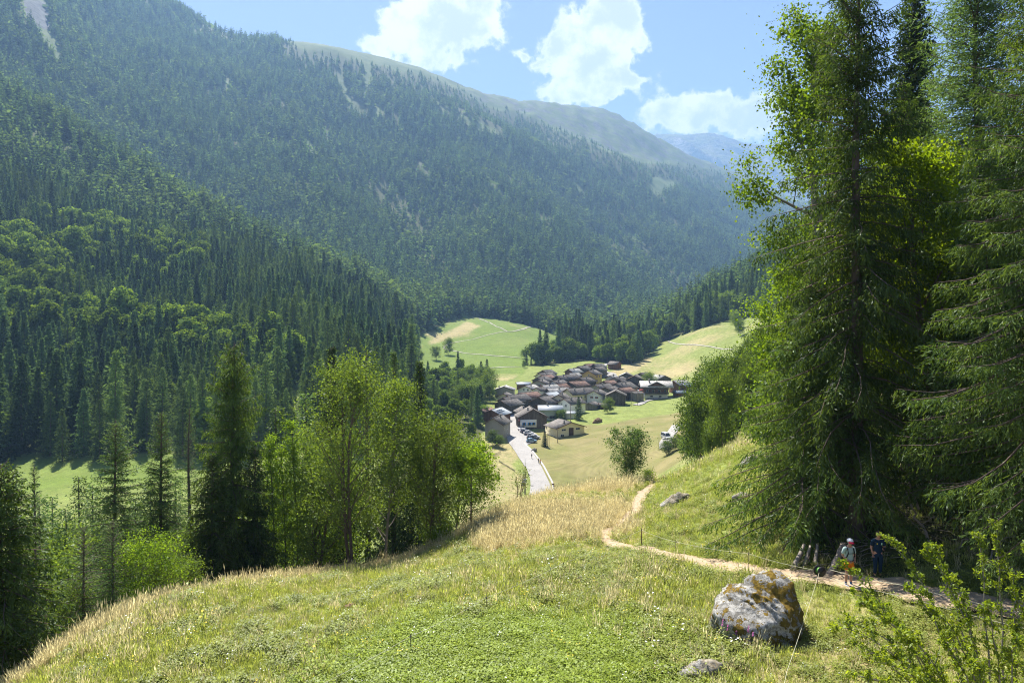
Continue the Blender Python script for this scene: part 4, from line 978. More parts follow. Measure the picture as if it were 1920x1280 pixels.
house(926,784,7.6,10,6.6,9,18,'stone','slate','tall plain grey house on the left edge of the road nearest the camera',wins=[('r',-2.5,4.4,0.8,1.1),('r',1.0,4.4,0.8,1.1),('r',1.0,1.6,0.8,1.1)],chim=((0.2,0.6),))
hs_ = house(922,768.5,9.5,10,4,6,25,'brown','slate','brown wooden house with solar panels on its roof left of the road',wins=[('f',0,2.2,0.9,0.9)],roof2=(1,'metal'),chim=())
_b = MB()
for i_ in range(3):
    for j_ in range(2):
        sl_ = 2/4.75; cx_ = 1.5+1.25*j_; _b.box(cx_, 2.2+i_*2.0, 6.06+0.30-sl_*cx_, 1.15, 1.8, 0.06, M=None)
_b.build('solar_panel', M['solar'], hs_)
house(903,768,8,8,3.5,5.2,30,'dark','rust','dark shed with a rust red roof at the left end of the village')
house(941,751,9.5,11,4.6,6.8,40,'dark','slate','dark barn nearest the road bend with a long brown roof',wins=[('r',0,2.4,0.9,1.0)],chim=())
house(945,745.5,9,11,4.8,6.8,42,'dark','slate','second dark barn in the row left of the road',chim=())
house(953,741.5,9.5,12,5,7.2,45,'dark','slate','uppermost dark barn in the row left of the road',wins=[('r',1,3,0.9,1.0)],chim=())
house(944.5,725,10.5,9,4.4,6.2,8,'stone','light','grey house with pale slate roof beside the riverside trees',wins=[('f',0,3.4,0.8,0.7)],chim=((-0.6,0.3),))
house(944.5,738.4,7,7,3.6,5,15,'cream','slate','small cream hut half hidden behind the dark barns',chim=())
house(970,717,6,8,3.5,4.4,82,'brown','metal','small brown shed with a pale metal roof at the upper left edge of the village',chim=())
house(986,723.5,10.5,10,4.6,6.8,28,'white','light','off-white house with two small gable windows on the left of the village',wins=W2(4.6,u=1.3)+W2(2.0,u=2.8)+[('f',0,2.0,0.9,1.2)],door=('f',-4.2,1.1,2.0,'brownpaint'))
house(974,737,8.5,12,5,7,50,'stone','slate','grey stone house with a rust patch on its roof at the top of the road',wins=[('r',-1,3.2,0.9,1.1),('f',0,3,0.8,1)],roof2=(1,'rust'),chim=())
house(1006,727.3,5.6,7,6,7.4,33,'white','slate','narrow tall white house in the middle left of the village',wins=W2(5.2,u=1.1,w=.7,h=.8)+W2(3.0,u=1.2,w=.8)+[('f',-.2,1.0,1.4,1.0)],chim=())
house(1018.5,722.5,8,9,5.4,7,60,'stone','light','grey house whose pale roof touches the narrow white house')
house(1010,713.3,10.5,9,4.6,6.8,18,'stone','slate','house with a large dark red shuttered window in its gable',wins=[('f',0.3,3.6,1.1,1.6,'redpaint')])
house(1009,707.8,9,9,4.6,6.6,38,'dark','slate','dark house just behind the one with red shutters',chim=((0.3,.5),))
house(1016,704.3,8,9,4.6,6.4,45,'stone','rust','house with a long reddish roof in the upper left of the village',chim=())
house(1012.5,699.8,9.2,11,4.8,7,45,'white','slate','white gabled house with one dark window at the upper left of the village',wins=[('f',0.3,4.6,0.9,0.9)])
house(1018.5,694.5,9.5,9,4.8,7,40,'dark','dark','dark barn at the upper left corner of the village beside the trees',chim=())
house(1045.5,704.8,9,10,4.6,6.8,50,'dark','slate','dark house with broad slate roof in the upper middle of the village')
house(1059,703.3,8.5,10,4.6,6.6,54,'dark','slate','dark house right of the broad slate roof in the upper middle',chim=())
house(1038,714,9,9,4.4,6.4,44,'white','slate','off-white house with a dark gable window in the middle of the village',wins=[('f',-.5,4.4,.9,.7),('f',1.4,2.4,.8,.9)],chim=((.3,.3),(-.2,.7)))
house(1045,720.8,8,9,4,6,50,'dark','rust','dark house with a bright rust red roof in the middle of the village',chim=())
house(1068,716,10.5,9,4.8,7,44,'dark','rust','large dark barn with faded red roof in the centre of the village',chim=())
house(1028,728.5,8.5,12,5,7,68,'stone','light','long house under a big pale slate roof in the centre of the village',chim=((.3,.5),(-.3,.8)))
house(1024,737.3,9.2,9,4.8,7,38,'stone','metal','grey house with pale metal roof and a round-topped gable window',wins=[('f',-.2,5.0,.8,.9)],chim=())
house(1012.5,745,12,10,4.8,7.4,40,'dark','slate','big dark barn with wide gable above the road bend',chim=())
house(1021,753,9.6,8,3.4,5.2,14,'brown','metal','low brown house with a pale metal roof behind the long metal-roofed house',chim=())
house(1011,760.3,8,10.8,4.6,6.1,90,'green','metal','long grey-green house with pale metal roof behind the blue-windowed house',wins=[('r',.5,1.2,2.6,1.4)],chim=((.0,.35),))
house(1047.5,740.2,7.6,9,6.2,8.2,18,'cream','slate','tall cream house with balconies and dark red shutters',wins=[('f',-1.8,5,.8,1.2,'redpaint'),('f',-1.8,2.2,.8,1.2,'redpaint'),('f',.6,5,.9,1.8),('f',.6,2.0,.9,1.8)],balcony=(3.7,4.2))
house(1059,747.8,9,10,5.4,7.6,48,'white','slate','white house with dark windows beside the round dark spruce',wins=[('f',-2.2,4.8,.8,1),('f',.8,4.4,.9,1.2),('f',.2,1.8,.9,1.1),('r',-2,3.6,.9,1.1)],chim=((.3,.3),))
house(1064.5,729,11,15,5.4,8,60,'cream','slate','large cream and white house with the longest roof in the village',wins=[('r',-5,3.8,.9,1.1),('r',-2.5,3.8,.9,1.1),('r',0,3.8,.9,1.1),('r',3,3.8,.9,1.1),('r',-2.5,1.4,.9,1.1),('r',1,1.4,.9,1.1)],chim=((.4,.2),(.4,.6)))
house(985.5,766,6.6,7,4,5.6,-15,'dark','slate','small dark house between the road and the blue-windowed house',chim=((-.2,.2),))
house(1060,772,4.6,5,2.3,2.9,80,'white','metal','tiny white shed with a pale flat roof right of the metal-roofed house',chim=())
house(1114,733,8.2,10,5,6.9,25,'white','slate','white gabled house with two pairs of dark red windows on the right of the village',wins=W2(3.6,'redpaint',w=.8,h=1.0,u=1.35)+[('f',.7,.9,.9,.8),('f',-.8,5.3,.3,.5),('f',.5,5.3,.3,.5)])
house(1154,733,9.6,9,5,7.4,12,'dark','slate','dark plank barn standing at the lower right edge of the village',chim=())
house(1136,726,8.5,9,4.8,6.8,40,'dark','slate','dark barn behind the lower right plank barn',chim=())
house(1117.5,721.3,9,11,4.8,7,50,'stone','slate','grey house with a broad roof and gable window above the white gabled house',wins=[('f',0,5,.8,.8)])
house(1161.5,728,7.6,9,4.6,6.4,50,'dark','rust','dark barn with a reddish roof right of the lower plank barn',chim=())
house(1156.5,718.3,11.5,13,4.6,7.4,44,'stone','slate','long pale grey gabled house on the right of the village',chim=((.3,.2),(.3,.5)))
house(1187,735,6,5,4.2,4.9,60,'grey','slate','small plain grey block beside the forecourt of the chalet',chim=())
house(1133,714.5,8,9,4.6,6.6,45,'dark','rust','dark house with an orange patched roof in the right of the village',chim=())
house(1163,712,8.2,9,4.6,6.6,40,'dark','slate','dark slate-roofed barn left of the largest barn',chim=())
house(1144,704.4,6.6,8,4.6,6.4,33,'white','light','small white gabled house below the upper road',wins=[('f',0,4,.7,.9)])
house(1153.5,708,8,9,4.4,6.2,38,'stone','slate','grey house touching the small white gabled one below the upper road')
house(1173,699.6,7.8,8,4.2,6,14,'dark','slate','dark house with a white sheet over half its roof',roof2=(-1,'metal'),chim=())
house(1189.4,704.5,12,10,6,9,18,'dark','slate','largest dark barn of the village with double doors',door=('f',1.5,3.0,4.6,'brownpaint'),roof2=(-1,'rust'),chim=())
house(1201,699.6,8,8,4.4,6.2,42,'dark','slate','dark barn half hidden behind the largest barn',chim=())
house(1245.7,704.4,11,9,4,6.2,-28,'dark','light','dark house with pale roof behind the chalet',chim=((-.3,.3),))
house(1264,713.8,8,9,5,7,58,'brown','light','brown annexe on the right of the large chalet',chim=())
house(1281,719,6,6,3.4,4.6,75,'brown','blue','shed with a blue-grey roof at the right end of the village',chim=())
house(1265,733,4.6,6,2.4,3.2,80,'brown','blue','low shed with a blue-grey roof in front of the chalet annexe',chim=())
house(1104,695,9.4,9,8,10.2,34,'yellow','slate','tall yellow house with red windows at the top of the village',wins=[('r',-2.4,6.6,.8,1.2,'redpaint'),('r',-2.4,4,.8,1.2,'redpaint'),('r',1,6.6,.8,1.2,'redpaint'),('f',0,7.4,.8,1)])
house(1097,701,8,9,5,7,50,'pink','blue','pinkish house with a blue-grey roof in front of the tall yellow house',wins=[('r',0,3.6,.8,1.1)])
house(1089,708.5,9,9,4.8,7,50,'dark','slate','dark house left of the pinkish one',chim=((.3,.4),))
house(1076,716,8.6,9,4.8,6.8,50,'dark','rust','dark house with red-brown roof below the upper row',chim=())
house(1068,700.3,7,8,4,5.6,52,'brown','light','small brown house with pale roof in the upper row',chim=())
house(1067,692,8,9,4.4,6.4,50,'brown','light','reddish brown house with pale grey roof at the top left of the upper row')
house(1085,687,9,9,4.8,7,45,'dark','slate','dark barn left of the red-roofed one in the top row',chim=())
house(1098,683,9,9,4.8,7,48,'dark','rust','dark barn with red-brown roof in the top row of the village',chim=())
house(1114,683,9,9,4.8,7,45,'dark','dark','dark barn at the right end of the top row',chim=())
house(1115.5,688.4,8.6,8,4.6,6.6,45,'dark','slate','dark barn just below the right end of the top row',chim=())
house(1160,678,7.4,7,3.6,5.4,-50,'brown','slate','lone brown hut above the upper road beside dark spruces',chim=())
house(1105.5,755,6.2,6,2.3,3.6,30,'grey','slate','low grey shed with slate roof right of the round dark spruce',chim=())
house(1125,756,4.2,5.4,2.2,2.8,84,'brown','slate','flat brown shed beside the low grey shed',chim=())
house(815,713,9.5,8,4.8,7,20,'dark','dark','lone dark barn left of the village behind the near leafy trees',chim=(),dd=(380, 600))
# white ground floor with blue windows on the roadside house
_h = bpy.data.objects['house']; _f = MB(); _f.box(-2.1, -0.07, 2.5, 7.2, 0.14, 3.4); _fl = _f.build('plastered_front', WALL['white'], _h)
for u_ in (-4.0, -1.6, 0.2):
    b_ = MB(); b_.box(u_, -0.17, 2.35, 0.9, 0.06, 1.15); w_ = b_.build('window', M['glass'], _h)
    for q_ in (-1, 1): s_ = MB(); s_.box(u_+q_*0.62, -0.19, 2.35, 0.4, 0.06, 1.25); s_.build('shutter', M['bluepaint'], w_)
_s = MB(); _s.box(-6.35, -0.4, 4.1, 0.9, 0.1, 0.9); _sg = _s.build('flag_sign', M['redpaint'], _h)
_s = MB(); _s.box(-6.35, -0.47, 4.1, 0.5, 0.03, 0.14); _s.box(-6.35, -0.475, 4.1, 0.14, 0.03, 0.5); _s.build('white_cross', M['frame'], _sg)

# the large chalet
def chalet():
    d = 384.0; px = 1230.5; x = (px-960)/F*d; z = gz(x, d)-0.2
    r = empty('chalet', (x, d, z), R(-6), 'large three-storey brown chalet with white base at the right edge of the village', 'chalet')
    b = MB(); b.box(0, 5, 0.9, 12.6, 10, 4.2); b.build('base_wall', WALL['white'], r)
    b = MB(); V = [(-6.5,-.25,3),(6.5,-.25,3),(6.5,10.2,3),(-6.5,10.2,3),(-6.5,-.25,7.2),(6.5,-.25,7.2),(6.5,10.2,7.2),(-6.5,10.2,7.2)]
    b.add(V, [[0,1,5,4],[1,2,6,5],[2,3,7,6],[3,0,4,7],[0,3,2,1]]); b.add([(-3.2,-.6,3),(3.4,-.6,3),(3.4,-.6,7.6),(-3.2,-.6,7.6),(0.1,-.6,9.2),(-3.2,3,3),(3.4,3,3),(3.4,3,7.6),(-3.2,3,7.6),(.1,3,9.2)], [[0,1,2,3],[1,6,7,2],[5,0,3,8]], [[3,2,4]])
    b.add([(-6.5,-.25,7.2),(-6.5,10.2,7.2),(-6.5,5,9.4),(6.5,-.25,7.2),(6.5,10.2,7.2),(6.5,5,9.4)], None, [[0,2,1],[3,4,5]])
    b.build('wall', WALL['brown'], r)
    rf = MB()
    for s in (-1, 1):
        y1 = 5+s*7.0; z1 = 9.5-7.0*0.42
        v = [(-9,5,9.5),(9.4,5,9.5),(9.4,y1,z1),(-9,y1,z1)]; v += [(a,b_,c+.25) for a, b_, c in v]
        q = [[0,1,2,3],[4,7,6,5],[0,4,5,1],[1,5,6,2],[2,6,7,3],[3,7,4,0]]; rf.add(v, q if s < 0 else [list(reversed(t)) for t in q])
    ro = rf.build('roof', ROOF['light'], r)
    g = MB()
    for s in (-1, 1):
        v = [(.1,-2.2,9.75),(.1+s*4.9,-2.2,7.5),(.1+s*4.9,2.2,7.5),(.1,5,9.75)]; v += [(a,b_,c+.22) for a, b_, c in v]
        q = [[0,1,2,3],[4,7,6,5],[0,4,5,1],[1,5,6,2],[2,6,7,3]]; g.add(v, q if s > 0 else [list(reversed(t)) for t in q])
    g.build('gable_roof', ROOF['light'], r)
    c = MB(); c.box(-3.6, 3.2, 9.6, .8, .8, 2.4); c.box(-3.6, 3.2, 10.85, 1.0, 1.0, .12); c.build('chimney', M['stonework'], ro)
    for zz in (3.05, 5.5):
        b = MB(); b.box(0, -1.1, zz, 13.4, 1.6, .16); bo = b.build('balcony', WALL['dark'], r); rl = MB(); rl.box(0, -1.85, zz+1.0, 13.4, .07, .1)
        for k in np.linspace(-6.6, 6.6, 34): rl.box(k, -1.85, zz+.52, .22, .04, .86)
        rl.build('railing', WALL['dark'], bo)
    for (u, zz, w, h) in ((-4.9,4.6,1,1.2),(-1.7,4.4,1.2,1.6),(1.6,4.4,1.2,1.6),(4.9,4.6,1,1.2),(-1.3,6.9,1,1.2),(1.5,6.9,1,1.2),(-2.6,1.5,1.3,.7),(2.2,1.5,1.3,.7)):
        y = -.62 if abs(u) < 3.3 and zz > 3 else (-.27 if zz > 3 else -.02)
        f = MB(); f.box(u, y-.05, zz, w+.2, .1, h+.2); fo = f.build('window', M['frame'], r); p = MB(); p.box(u, y-.11, zz, w, .05, h); p.build('pane', M['glass'], fo)
    p = MB(); 
    for k in (-6.4, 6.4): p.box(k, -1.8, 3.6, .18, .18, 7.3)
    p.build('post', WALL['dark'], r)
chalet()
# far hamlet beyond the meadow
for k, (a, b_, w_, rt) in enumerate([(1100,613,10,60),(1108,616,11,20),(1117,612,10,50),(1127,614,12,70),(1137,616,10,30),(1146,611,11,60),(1152,606,10,40),(1160,612,11,70),(1171,612,10,50),(1178,614,10,30)]):
    house(a, b_, w_, 12, 4.5, 7.4, rt, 'dark', 'light' if k % 3 == 0 else 'slate', 'small dark house in the distant hamlet at the foot of the forest', group='houses of the distant hamlet', chim=(), wins=[('f', 0, 3, 1.2, 1.2)], dd=(850, 1250))
# ------------------------------------------------------------------ near trees
def treeh(px, d, top, p=None): return (HY-top)/F*d-gz((px-960)/F*d, d)
def near_conifer(name, label, px, d, top, width, seed, mat, group=None, cat_='spruce tree', **kw):
    H = treeh(px, d, top); return conifer_thing(name, label, cat_, at(px, d, -0.15), H, width, seed, mat, group, **kw)
def near_leafy(name, label, px, d, top, width, seed, mat, group=None, cat_='leafy tree', **kw):
    H = treeh(px, d, top); return broadleaf_thing(name, label, cat_, at(px, d, -0.1), H, width, seed, mat, group, **kw)
FINE = dict(whorl=0.40, nb_=6, sec=0.09, tw=5, twl=0.21, tww=0.050, hang=1.25, seclen=0.34, droop=0.42)
MEDN = dict(whorl=0.42, nb_=6, sec=0.14, tw=4, twl=0.26, tww=0.07, hang=0.9, seclen=0.30)
DENS = dict(whorl=0.40, nb_=6, sec=0.18, tw=4, twl=0.26, tww=0.095, hang=1.0, seclen=0.36)
# right-hand group, from the path back
near_conifer('spruce_tree', 'tall spruce with a long bare stem above the two hikers', 1606, 29.5, -150, 8.6, 301, 'spruce_near', sparse=0.34, low=0.11, lowlen=0.95, trunk_r=0.30, **{**FINE, 'jit': 0.6, 'hang': 1.5})
near_conifer('spruce_tree', 'lower spruce with sweeping branches left of the hikers', 1520, 31.0, 500, 9.4, 302, 'spruce_near', low=0.08, shape=1.05, lowlen=0.9, jit=0.45, **{k: v for k, v in FINE.items() if k != 'jit'})
near_conifer('spruce_tree', 'spruce hung with cones at the right edge of the photo', 1985, 22.0, -240, 9.6, 303, 'spruce_near', low=0.16, sparse=0.05, **{**FINE, 'up': .75, 'droop': .5, 'tw': 7, 'tww': .034, 'twl': .17})
near_conifer('spruce_tree', 'dark spruce rising between the pale larch and the bare-stemmed spruce', 1714, 52, -60, 8.5, 304, 'spruce', low=0.1, **{**MEDN, 'twl': 0.3, 'tww': 0.1})
near_conifer('larch_tree', 'pale feathery larch behind the cone-hung spruce', 1835, 37, -180, 11.0, 305, 'larch', cat_='larch tree', low=0.25, whorl=0.42, nb_=6, sec=0.14, tw=7, twl=0.2, tww=0.05, hang=0.6, seclen=0.6, droop=0.1, jit=0.5, up=0.6)
near_conifer('spruce_tree', 'dark spruce filling the shade right behind the hikers', 1695, 34, 150, 7.8, 306, 'spruce_near', low=0.1, lowlen=0.9, **MEDN)
near_conifer('spruce_tree', 'spruce between the maple and the right edge', 1850, 27.5, 330, 7.0, 307, 'spruce_near', low=0.14, lowlen=0.95, **MEDN)
near_conifer('spruce_tree', 'dark spruce behind the aspen on the left of the near wood', 1535, 47, 360, 8.0, 308, 'spruce', low=0.06, **DENS)
_pa = bpy.data.objects['spruce_tree.006']
for (px_, d_, sc_, rz_, lb_) in ((1640, 58, 1.1, 1.0, 'spruce deep in the shade left of centre in the near wood'), (1770, 46, 1.0, 2.2, 'spruce deep in the shade behind the maple'), (1900, 40, 1.1, 4.0, 'spruce deep in the shade by the right edge'), (1960, 62, 1.3, 5.0, 'rearmost spruce of the near wood at the right edge'), (1580, 40, .75, 3.3, 'half-grown spruce in the shade behind the bare-stemmed spruce'), (1470, 52, .8, 1.9, 'spruce behind the lower aspen'), (1620, 46, 1.05, 0.4, 'dark spruce closing the gap right of the aspen'), (1800, 56, 1.4, 2.9, 'tall spruce behind the pale larch'), (1700, 42, .9, 5.3, 'spruce in the shade between the two maples'), (1555, 36, .62, 2.6, 'low spruce in the shade behind the pale stump roots'), (1652, 33, .55, 4.4, 'low spruce in the shade right behind the hiker in the dark shirt'), (1745, 33, .72, 1.5, 'low dark spruce behind the fallen branches'), (1838, 31, .7, 0.9, 'low dark spruce at the foot of the pale larch'), (1930, 29, .75, 3.8, 'low dark spruce by the right edge of the photo')):
    c = copy_tree(_pa); c.location = at(px_, d_, -0.2); c.rotation_euler.z = rz_; c.scale = (sc_,)*3; c['label'] = lb_
near_leafy('aspen_tree', 'tall aspen with glowing yellow-green leaves behind the bare-stemmed spruce', 1556, 38, -60, 8.0, 311, 'aspen', cat_='aspen tree', nleaf=50000, leaf=0.145, low=0.10, spread=0.85, clump=0.42, lev=3, wood='bark_pale', leafw=0.9)
near_leafy('aspen_tree', 'lower aspen with bright leaves at the left edge of the near wood', 1478, 43, 470, 6.5, 312, 'aspen', cat_='aspen tree', nleaf=30000, leaf=0.14, low=0.06, spread=0.85, clump=0.42, lev=3, wood='bark_pale', leafw=0.9)
near_leafy('maple_tree', 'maple with luminous yellow-green leaves among the dark spruces', 1752, 30, 235, 6.5, 313, 'maple', cat_='maple tree', nleaf=26000, leaf=0.13, low=0.3, spread=0.75, clump=0.27, lev=3, leafw=0.95)
near_leafy('maple_tree', 'slender maple sapling between the bare-stemmed spruce and the dark spruce', 1665, 40, 180, 4.5, 314, 'maple', cat_='maple tree', nleaf=12000, leaf=0.13, low=0.35, spread=0.7, clump=0.26, lev=3, leafw=0.95)
# left-hand group on the edge of the slope
near_conifer('spruce_tree', 'thick young spruce cut off by the left edge of the photo', 2, 27.0, 862, 5.6, 321, 'spruce_near', low=0.13, lowlen=0.95, shape=0.8, **{**FINE, 'whorl': 0.3, 'nb_': 6, 'sec': 0.11, 'seclen': .32, 'tww': 0.06, 'hang': .8})
near_conifer('larch_tree', 'open-crowned larch with a bent top standing second from the left edge', 216, 40, 785, 5.0, 322, 'larch', cat_='larch tree', low=0.35, whorl=0.34, nb_=5, sec=0.09, tw=5, twl=0.16, tww=0.045, hang=0.35, droop=0.2, jit=0.5)
near_conifer('larch_tree', 'straight slim larch between the bent larch and the dark spruce', 302, 42, 768, 4.8, 323, 'larch', cat_='larch tree', low=0.12, whorl=0.33, nb_=5, sec=0.09, tw=5, twl=0.16, tww=0.045, hang=0.5, droop=0.3, jit=0.4)
near_conifer('larch_tree', 'small distant larch top above the left meadow', 64, 47, 868, 3.6, 324, 'larch', cat_='larch tree', low=0.2, whorl=0.36, nb_=5, sec=0.15, tw=4, twl=0.15, tww=0.04, hang=0.4, droop=0.2)
near_conifer('larch_tree', 'thin larch just left of the tall dark spruce', 356, 58, 758, 4.2, 325, 'larch', cat_='larch tree', low=0.2, whorl=0.4, nb_=4, sec=0.16, tw=4, twl=0.16, tww=0.045, hang=0.4, droop=0.2)
near_conifer('young_larch', 'young larch on the slope edge, the left one of the two', 156, 31.0, 985, 2.7, 326, 'larch', cat_='young larch', low=0.12, whorl=0.24, nb_=5, sec=0.075, tw=4, twl=0.09, tww=0.022, hang=0.3, droop=0.15, trunk_r=0.06)
near_conifer('young_larch', 'young larch on the slope edge, the right one of the two', 211, 33.0, 968, 3.0, 327, 'larch', cat_='young larch', low=0.1, whorl=0.24, nb_=6, sec=0.075, tw=4, twl=0.09, tww=0.024, hang=0.3, droop=0.15, trunk_r=0.06)
near_conifer('spruce_tree', 'tall dark spruce standing alone left of the leafy clump', 436, 46, 636, 8.0, 328, 'spruce_near', low=0.05, lowlen=1.0, shape=0.75, **{**FINE, 'whorl': 0.62, 'hang': 1.3, 'tww': 0.055, 'twl': .2, 'nb_': 7, 'jit': 0.4})
near_conifer('spruce_tree', 'bushy half-grown spruce at the foot of the tall dark spruce', 398, 43.5, 850, 5.6, 329, 'spruce_near', low=0.05, **{**MEDN, 'whorl': .34})
near_conifer('spruce_tree', 'half-grown spruce right of the tall dark spruce', 478, 46, 830, 4.2, 330, 'spruce', low=0.04, **{**MEDN, 'whorl': .36})
near_conifer('spruce_tree', 'dark spruce top behind the left half of the leafy clump', 622, 62, 640, 6.5, 331, 'spruce', low=0.05, **DENS)
near_conifer('larch_tree', 'greenish larch top behind the middle of the leafy clump', 738, 66, 650, 6.0, 332, 'larch', cat_='larch tree', low=0.05, **{**DENS, 'tww': .07})
near_conifer('spruce_tree', 'dark spruce top behind the right half of the leafy clump', 786, 64, 668, 6.0, 333, 'spruce', low=0.05, **DENS)
LC = 'leafy clump on the slope edge'
near_leafy('ash_tree', 'two-stemmed tallest tree of the leafy clump with visible grey trunks', 664, 45.5, 672, 8.0, 341, 'broad', cat_='ash tree', nleaf=19000, leaf=0.12, stems=2, low=0.22, spread=0.65, clump=0.31, lev=3, wood='bark', r0=.11)
near_leafy('ash_tree', 'second tall tree in the middle of the leafy clump', 722, 48, 700, 6.5, 342, 'broad', cat_='ash tree', nleaf=14000, leaf=0.12, stems=1, low=0.2, spread=0.7, clump=0.31, lev=3, wood='bark_pale', r0=.11)
near_leafy('ash_tree', 'rounded tree right of the middle of the leafy clump', 800, 49, 765, 6.4, 343, 'broad', cat_='ash tree', nleaf=16000, leaf=0.12, stems=2, low=0.2, spread=0.75, clump=0.30, lev=3)
near_leafy('ash_tree', 'bright tree at the right end of the leafy clump on one bare leaning trunk', 884, 49.5, 838, 4.6, 344, 'aspen', cat_='ash tree', nleaf=12000, leaf=0.12, stems=1, low=0.42, spread=0.85, clump=0.26, lev=3)
near_leafy('ash_tree', 'leafy tree behind the right end of the clump', 846, 56, 800, 6.0, 345, 'broad', cat_='ash tree', nleaf=18000, leaf=0.13, stems=2, low=0.15, spread=0.75, clump=0.3, lev=3)
near_leafy('ash_tree', 'bright leafy tree at the left end of the clump', 590, 48, 780, 5.6, 346, 'broad', cat_='ash tree', nleaf=15000, leaf=0.12, stems=2, low=0.15, spread=0.7, clump=0.3, lev=3)
for k_, (px_, d_, top_, lb_) in enumerate(((512, 48, 770, 'slender bare-stemmed sapling nearest the dark spruce'), (536, 49, 800, 'slender sapling between two others left of the leafy clump'), (558, 50, 745, 'tallest of the slender saplings left of the leafy clump'))):
    near_leafy('sapling', lb_, px_, d_, top_, 2.8, 350+k_, 'aspen', cat_='young tree', nleaf=5000, leaf=0.11, low=0.35, spread=0.45, clump=0.22, lev=2, r0=0.06)
near_leafy('shrub', 'yellow-green shrub under the right half of the leafy clump', 828, 47, 1000, 2.6, 360, 'maple', cat_='shrub', nleaf=3500, leaf=0.09, stems=4, low=0.1, spread=0.9, clump=0.2, lev=2)
near_leafy('shrub', 'leafy shrub on the slope edge right of the young larches', 280, 34, 1010, 3.6, 361, 'aspen', cat_='shrub', nleaf=9000, leaf=0.08, stems=4, low=0.1, spread=0.9, clump=0.2, lev=3)
near_leafy('shrub', 'leafy shrub left of the two young larches', 118, 31, 1085, 2.6, 362, 'broad', cat_='shrub', nleaf=5000, leaf=0.08, stems=4, low=0.1, spread=0.9, clump=0.2, lev=2)
near_leafy('shrub', 'low dark shrub at the foot of the half-grown spruce', 350, 38.5, 1040, 2.6, 363, 'broad', cat_='shrub', nleaf=5000, leaf=0.08, stems=4, low=0.1, spread=0.9, clump=0.2, lev=2)
near_leafy('sapling', 'nearly leafless sapling beside the dry grass in front of the road', 972, 54, 868, 1.8, 364, 'broad', cat_='young tree', nleaf=500, leaf=0.10, stems=3, low=0.25, spread=0.4, clump=0.2, lev=2, r0=0.035)
near_leafy('shrub', 'small shrub in the dry grass left of the sapling', 945, 52.5, 955, 1.6, 365, 'broad', cat_='shrub', nleaf=1500, leaf=0.09, stems=3, low=0.1, spread=0.8, clump=0.16, lev=2)
near_leafy('rowan_tree', 'small grey-green tree standing alone above the mown field', 1180, 68, 803, 4.0, 366, 'larch', cat_='small tree', nleaf=9000, leaf=0.13, stems=3, low=0.08, spread=0.6, clump=0.22, lev=3)
near_leafy('shrub', 'low shrub right of the lone grey-green tree', 1215, 69, 880, 1.8, 367, 'broad', cat_='shrub', nleaf=1500, leaf=0.1, stems=3, low=0.1, spread=0.9, clump=0.2, lev=2)
# shared kinds for the thicket above the upper road
KB = []
for k_ in range(3):
    w_, lv_ = broadleaf(10, 7.5, 400+k_, nleaf=9000, leaf=0.24, stems=2, low=0.08, spread=0.8, clump=0.42, lev=3, twigs=False)
    KB.append((w_.mesh('trunk', M['bark'], True), npmesh('crown', lv_[0], lv_[1], M[('broad', 'broad_dark', 'broad_dark')[k_]])))
KC = []
for k_ in range(2):
    tr_, br_, nd_ = conifer(12, 4.4, 410+k_, whorl=.5, nb_=6, sec=.3, tw=3, twl=.42, tww=.16, hang=.8, seclen=.36, low=.04)
    KC.append((tr_.mesh('trunk', M['bark'], True), npmesh('crown', nd_[0], nd_[1], M['spruce'])))
KN = []
for k_ in range(2):
    w_, lv_ = broadleaf(10, 6.5, 440+k_, nleaf=15000, leaf=0.14, stems=2, low=0.06, spread=0.8, clump=0.40, lev=3, twigs=False)
    KN.append((w_.mesh('trunk', M['bark'], True), npmesh('crown', lv_[0], lv_[1], M['broad'])))
KL = []
for k_ in range(2):
    tr_, br_, nd_ = conifer(12, 4.2, 450+k_, whorl=.42, nb_=6, sec=.2, tw=3, twl=.24, tww=.06, hang=.8, seclen=.34, low=.04, jit=.4)
    KL.append((tr_.mesh('trunk', M['bark'], True), npmesh('crown', nd_[0], nd_[1], M['larch' if k_ else 'spruce_near'])))
def put(kind, k, px, d, top, label, group=None, w=1.0, cat_=None):
    H = treeh(px, d, top); p = at(px, d, -0.2); nm = 'leafy_tree' if kind == 'b' else 'spruce_tree'
    H = max(H, 1.0); r = empty(nm if H > 4.2 or kind != 'b' else 'shrub', p, (k*1.7+px) % 6.28, label, cat_ or (('leafy tree' if H > 4.2 else 'shrub') if kind == 'b' else 'spruce tree'), group)
    src = (KN if kind == 'b' else KL)[k % 2] if d < 76 else (KB if kind == 'b' else KC)[k % (3 if kind == 'b' else 2)]; s = H/(10 if kind == 'b' else 12); r.scale = (s*w, s*w, s)
    obj('trunk', src[0], r); obj('crown', src[1], r); return r
TH = 'leafy trees of the thicket above the upper road'
g_ = np.random.default_rng(77)
g_ = np.random.default_rng(78)
for k_ in range(40):
    a = g_.uniform(1306, 1500); d = g_.uniform(84, 165)*(1-0.12*(a-1292)/200); sil = np.interp(a, [1292, 1320, 1345, 1385, 1430, 1470, 1500], [752, 705, 680, 665, 625, 590, 560])
    gr = HY-F*gz((a-960)/F*d, d)/d; t = sil+g_.uniform(0, 0.75)*(gr-25-sil) if k_ > 9 else sil+g_.uniform(0, 12)
    put('b', k_, a, d, min(t, gr-22), 'bright green leafy tree of the thicket above the upper road', TH, w=.7)
for k_ in range(16):
    a = g_.uniform(90, 640); d = g_.uniform(48, 70); t = g_.uniform(960, 1030) if a < 480 else g_.uniform(810, 900)
    put('b', k_, a, d, t, 'leafy tree on the steep bank behind the slope edge', 'leafy trees on the steep bank behind the slope edge', w=.9)
